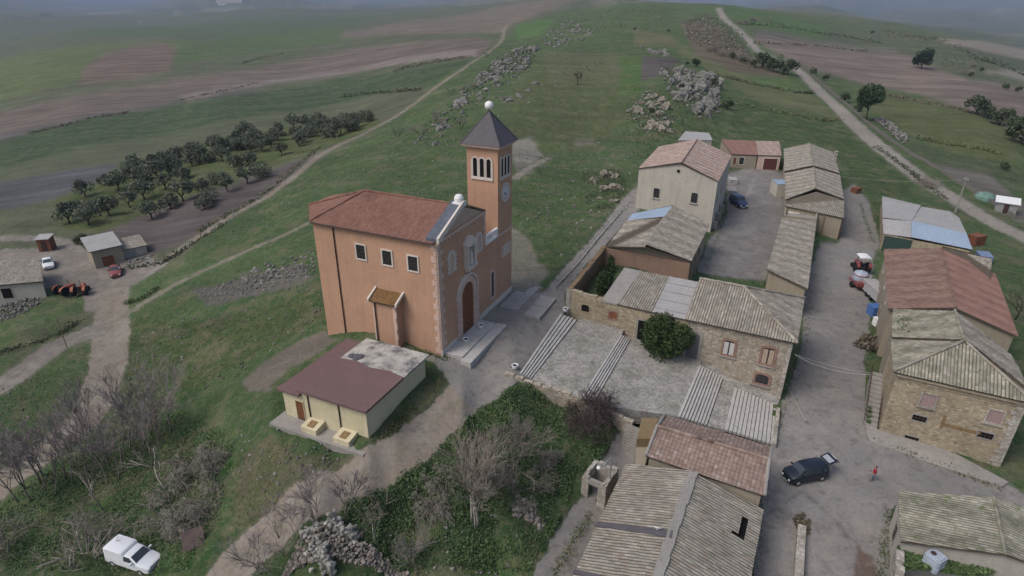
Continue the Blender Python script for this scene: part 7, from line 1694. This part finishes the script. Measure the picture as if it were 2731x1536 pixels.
def wire(name, label, a, b, sag, r_=.018, m=None):
    a, b = Vector(a), Vector(b); pts = [a.lerp(b, i/16)-Vector((0, 0, sag*4*(i/16)*(1-i/16))) for i in range(17)]; o = MB().tube(pts, r_, 5).build(name, m or WIRE); return prop(o, label, 'cable')
WIRE = mat_plain('pale_cable', (.36, .35, .34), .6, .3)
wire('overhead_cable', 'pale sagging cable crossing the street to the corner stone house', at(c6(2180, 772), 1.2), at(g3(350, 575), 0.2), .5, .02); wire('overhead_cable', 'second pale cable just above the sagging one over the street', at(c6(2178, 765), 1.35), at(g3(340, 560), .35), .25, .014)
wire('overhead_cable', 'thin straight cable crossing the street farther up by the trailer', at(c6(2270, 480), 1.6), at(g3(395, 190), .5), .1, .014)
wire('overhead_cable', 'long cable from the barn end to the concrete utility pole', at(g8(380, 350), 1.2), up_+Vector((0, 0, 6.1)), .6, .016)
T = thing('fallen_pole', 'pale fallen pole lying on the street by the stone house corner', 'pole', at(c6(2190, 1115), -4.9)); a, b = at(c6(2112, 985), -4.86), at(c6(2262, 1262), -4.92)
o = MB().tube([a-T.location+Vector((0, 0, .08)), b-T.location+Vector((0, 0, .07))], .075, 8).build('shaft', CONCRETE, T); MB().box(-.12, .12, -.12, .12, 0, .16).build('foot', CONCRETE, T).location = b-T.location
# low street wall bottom centre and parapet of the gravel road
q0, q1 = at(c8(290, 1000), -5.6), at(c8(262, 1500), -5.8); T = thing('street_wall', 'low pale stone wall dividing the street at the bottom', 'wall', q0); m = MB(); wall_run(m, [q0, q1], .55, [-4.95, -5.1], z0=-7, jag=.03, step=.8); m.build('wall', STONE_W, T); adopt(T)
pw = grounds([g6(890, 432), g6(1060, 585), g6(1290, 775), g6(1370, 850), g6(1430, 895), g6(1560, 990), g6(1740, 1110), g8(1400, 175), g8(1800, 420), g8(2150, 620), g8(2450, 815)]); T = thing('parapet_wall', 'long low grey parapet along the outer edge of the gravel road', 'wall', pw[4]); m = MB(); wall_run(m, pw, .26, [p.z+.6 for p in pw], .8, jag=.08, step=1.4); m.build('wall', mat_plaster('dark_parapet', (.15, .14, .125), (.09, .085, .075), .6), T); adopt(T)
lw = grounds([g1(-30, 1010), g1(60, 860), g1(150, 740), g1(215, 650)]); lw2 = grounds([D(1400, 720), D(1450, 665), D(1505, 595), D(1560, 530)]); T = thing('lane_kerb', 'low pale stone kerb along the grassy edge of the lane', 'kerb', lw2[1]); m = MB(); wall_run(m, lw2, .2, [p.z+.16 for p in lw2], .6, jag=.05, step=1.0); m.build('kerb', CONCRETE, T); adopt(T)
p = gp(c3(1430, 1290)); T = thing('rusty_board', 'brown rusty sheet propped on posts beside the path', 'board', p, R(25)); MB().box(-.75, .75, -.03, .03, .1, 1.5).build('sheet', mat_plain('brown_sheet', (.12, .085, .075), .7, .3, .25, 2), T).rotation_euler = (R(-35), 0, 0)
for x in (-.7, .7): MB().tube([(x, .5, -.3), (x, .8, 1.25)], .04, 6).build('post', TIMBER, T)
# little tin shack beyond the road and pale sheds far off in the valley
p = gp(g8(2330, 740)); T = thing('tin_shack', 'small tin shack with white roof below the gravel road at the right', 'shack', p, R(-35)); MB().box(-1.6, 1.6, -1.3, 1.3, -1, 1.9).build('wall', STEEL, T); MB().prism([(-1.9, -1.6), (1.9, -1.6), (1.9, 1.6), (-1.9, 1.6)], [1.92, 1.92, 2.4, 2.4], [2.0, 2.0, 2.48, 2.48]).build('roof', WHITE, T); MB().box(-.4, .4, -1.34, -1.28, 0, 1.7).build('door', PIPE, T)
p = gp(g8(2090, 590)); T = thing('tarp_heap', 'heap under a faded green tarpaulin beside the tin shack', 'heap', p, R(-35)); m = MB().lathe([(1.9, -.3), (1.8, .5), (1.2, 1.1), (.5, 1.3), (.05, 1.35)], (0, 0, 0), 10); m.build('tarpaulin', mat_plain('green_tarp', (.12, .20, .17), .7, .2, .25, 2), T); MB().tube([(-1.8, -.6, .55), (0, -.5, 1.3), (1.8, -.4, .55)], .04, 5).build('rope', STEEL, T)
for i, (q, L, lb) in enumerate(((g4(1560, 44), 90, 'longest white farm shed far away in the hazy valley'), (g4(1500, 62), 25, 'small white farmhouse in front of the longest far shed'), (g4(430, 42), 70, 'long pale shed far away at the top left'), (g4(290, 38), 22, 'small white house far away at the top left corner'), (g4(800, 36), 55, 'pale farm buildings far away between the two long sheds'), (g6(1530, 128), 14, 'small pale farmhouse in the fields at the upper right'))):
    p = gp(q); dist = p.length; L *= dist/2600; L = max(L, 8); W_ = L*.28; T = thing('farm_shed', lb, 'shed', p, R(rng.uniform(-12, 12))); hh = W_*.4
    MB().box(-L/2, L/2, -W_/2, W_/2, -3, hh).build('wall', WHITE_TRIM, T); m = MB(); m.prism([(-L/2-.5, -W_/2-.5), (L/2+.5, -W_/2-.5), (L/2+.5, 0), (-L/2-.5, 0)], [hh, hh, hh*1.5, hh*1.5], [hh+.4, hh+.4, hh*1.5+.4, hh*1.5+.4]); m.prism([(-L/2-.5, 0.01), (L/2+.5, 0.01), (L/2+.5, W_/2+.5), (-L/2-.5, W_/2+.5)], [hh*1.5, hh*1.5, hh, hh], [hh*1.5+.4, hh*1.5+.4, hh+.4, hh+.4]); m.build('roof', WHITE, T)

# ------------------------------------------------------------------ the person in the street
def skin_fig(name, chains, mat, parent, sub=2):
    """one continuous skinned surface from connected joints: chains of (point, radius)"""
    vs, es, rs, idx = [], [], [], {}
    for ch in chains:
        prev = None
        for p, r_ in ch:
            k = tuple(round(c, 4) for c in p)
            if k not in idx: idx[k] = len(vs); vs.append(p); rs.append(r_)
            if prev is not None: es.append((prev, idx[k]))
            prev = idx[k]
    me = bpy.data.meshes.new(name); me.from_pydata([tuple(v) for v in vs], es, []); me.materials.append(mat)
    o = link(name, me, parent)
    s = o.modifiers.new('skin', 'SKIN'); s.use_smooth_shade = True
    for i, d in enumerate(me.skin_vertices[0].data): d.radius = (rs[i], rs[i]); d.use_root = i == 0
    b = o.modifiers.new('smooth', 'SUBSURF'); b.levels = b.render_levels = sub; return o
SKIN = mat_plain('skin', (.36, .21, .15), .6, .3, .08); JEANS = mat_plain('grey_blue_jeans', (.10, .13, .17), .85, .2, .15, 8); JACKET = mat_plain('crimson_jacket', (.27, .02, .045), .75, .2, .12, 6); HAIR = mat_plain('dark_hair', (.02, .015, .012), .7, .3); SHOE = mat_plain('dark_shoe', (.02, .02, .02), .7, .3)
pp = at(c8(955, 505), -5.12); pp.z = h1(pp.x, pp.y)+.0
P_ = thing('person', 'person in a crimson jacket and grey blue jeans standing alone in the street', 'person', pp, R(150))
def hand(w, d, s):
    """five fingers curled round a small remote: w wrist, d direction, s side"""
    d = Vector(d).normalized(); up = Vector((0, 0, 1)); sv = d.cross(up).normalized(); ch = [[(w, .026), (w+d*.05, .03), (w+d*.085, .032)]]
    for i, L in enumerate((.07, .082, .076, .06)):
        b = w+d*.085+sv*(i-1.5)*.019; k1 = w+d*(.085+L*.5)+sv*(i-1.5)*.021+up*-.012; k2 = w+d*(.085+L*.8)+sv*(i-1.5)*.02+up*-.04
        ch.append([(w+d*.085, .032), (b+d*.012, .010), (k1, .009), (k2, .0075)])
    t0 = w+d*.035+sv*s*.03; ch.append([(w+d*.05, .03), (t0, .012), (t0+d*.035+sv*s*.012+up*.012, .010), (t0+d*.065-sv*s*.002+up*.008, .008)]); return ch
V3 = Vector
hip, wst, chest, neck = V3((0, 0, .93)), V3((.01, 0, 1.08)), V3((.015, 0, 1.3)), V3((.02, 0, 1.47))
head = [(neck, .055), (V3((.035, 0, 1.53)), .055), (V3((.05, 0, 1.60)), .088), (V3((.052, 0, 1.665)), .095), (V3((.045, 0, 1.72)), .07)]
body = [[(hip, .14), (wst, .135), (chest, .15), (V3((.02, 0, 1.42)), .095)]+head]
wr = []
for s in (-1, 1):
    sh, el, wri = V3((.01, s*.19, 1.40)), V3((-.02, s*.25, 1.12)), V3((.22, s*.13, 1.08))
    body.append([(chest, .15), (sh, .068), (V3((0, s*.225, 1.26)), .05), (el, .045), (el.lerp(wri, .6), .036), (wri, .026)]); body += hand(wri, V3((.9, -s*.25, .05)), -s); wr.append(wri)
    kn, an = V3((.03+.05*(s > 0), s*.10, .49)), V3((-.02+.1*(s > 0), s*.10, .09))
    body.append([(hip, .14), (V3((.01, s*.09, .84)), .10), (kn.lerp(V3((.01, s*.09, .84)), .5), .08), (kn, .058), (kn.lerp(an, .35), .055), (an, .038), (an+V3((.06, s*.01, -.045)), .036), (an+V3((.16, s*.02, -.055)), .03)])
skin_fig('body', body, SKIN, P_)
fc = lambda x, y, z: V3((x, y, z))
f = MB(); f.lathe([(.006, 0), (.016, .012), (.014, .03), (.006, .05)], (.145, 0, 1.62), 8).build('nose', SKIN, P_)
for s in (-1, 1):
    MB().lathe([(.003, -.011), (.011, -.005), (.011, .005), (.003, .011)], (.135, s*.034, 1.662), 8).build('eye', HAIR, P_); MB().lathe([(.006, -.026), (.018, -.012), (.018, .012), (.006, .026)], (.045, s*.098, 1.64), 8).build('ear', SKIN, P_)
MB().box(.128, .14, -.024, .024, 1.575, 1.586).build('mouth', mat_plain('lips', (.26, .10, .09), .6, .3), P_)
skin_fig('hair', [[(V3((.0, 0, 1.60)), .085), (V3((.01, 0, 1.68)), .108), (V3((.035, 0, 1.745)), .09), (V3((.075, 0, 1.755)), .06)]], HAIR, P_)
jk = [[(V3((.0, 0, .90)), .165), (wst, .165), (chest, .178), (V3((.02, 0, 1.42)), .11), (V3((.025, 0, 1.47)), .078)]]
for s in (-1, 1):
    sh, el, wri = V3((.01, s*.19, 1.40)), V3((-.02, s*.25, 1.12)), V3((.22, s*.13, 1.08)); jk.append([(chest, .178), (sh, .09), (V3((0, s*.225, 1.26)), .07), (el, .062), (el.lerp(wri, .6), .052), (el.lerp(wri, .88), .046)])
skin_fig('jacket', jk, JACKET, P_)
tr = [[(V3((0, 0, .97)), .15), (hip, .158)]]
for s in (-1, 1):
    kn, an = V3((.03+.05*(s > 0), s*.10, .49)), V3((-.02+.1*(s > 0), s*.10, .09)); tr.append([(hip, .158), (V3((.01, s*.09, .84)), .115), (kn.lerp(V3((.01, s*.09, .84)), .5), .095), (kn, .075), (kn.lerp(an, .35), .07), (kn.lerp(an, .92), .06)])
    skin_fig('shoe', [[(an+V3((-.03, 0, -.04)), .048), (an+V3((.06, s*.01, -.045)), .048), (an+V3((.17, s*.02, -.055)), .036)]], SHOE, P_)
skin_fig('trousers', tr, JEANS, P_)
mid_ = (wr[0]+wr[1])/2; prop(MB().box(-.05, .05, -.11, .11, -.015, .02).build('remote_control', PIPE), 'small dark remote control held in both hands of the person in the street', 'remote').matrix_world = Matrix.Translation(pp) @ Matrix.Rotation(R(150), 4, 'Z') @ Matrix.Scale(.87, 4) @ Matrix.Translation(mid_+V3((.12, 0, -.005)))
P_.scale = (.87,)*3
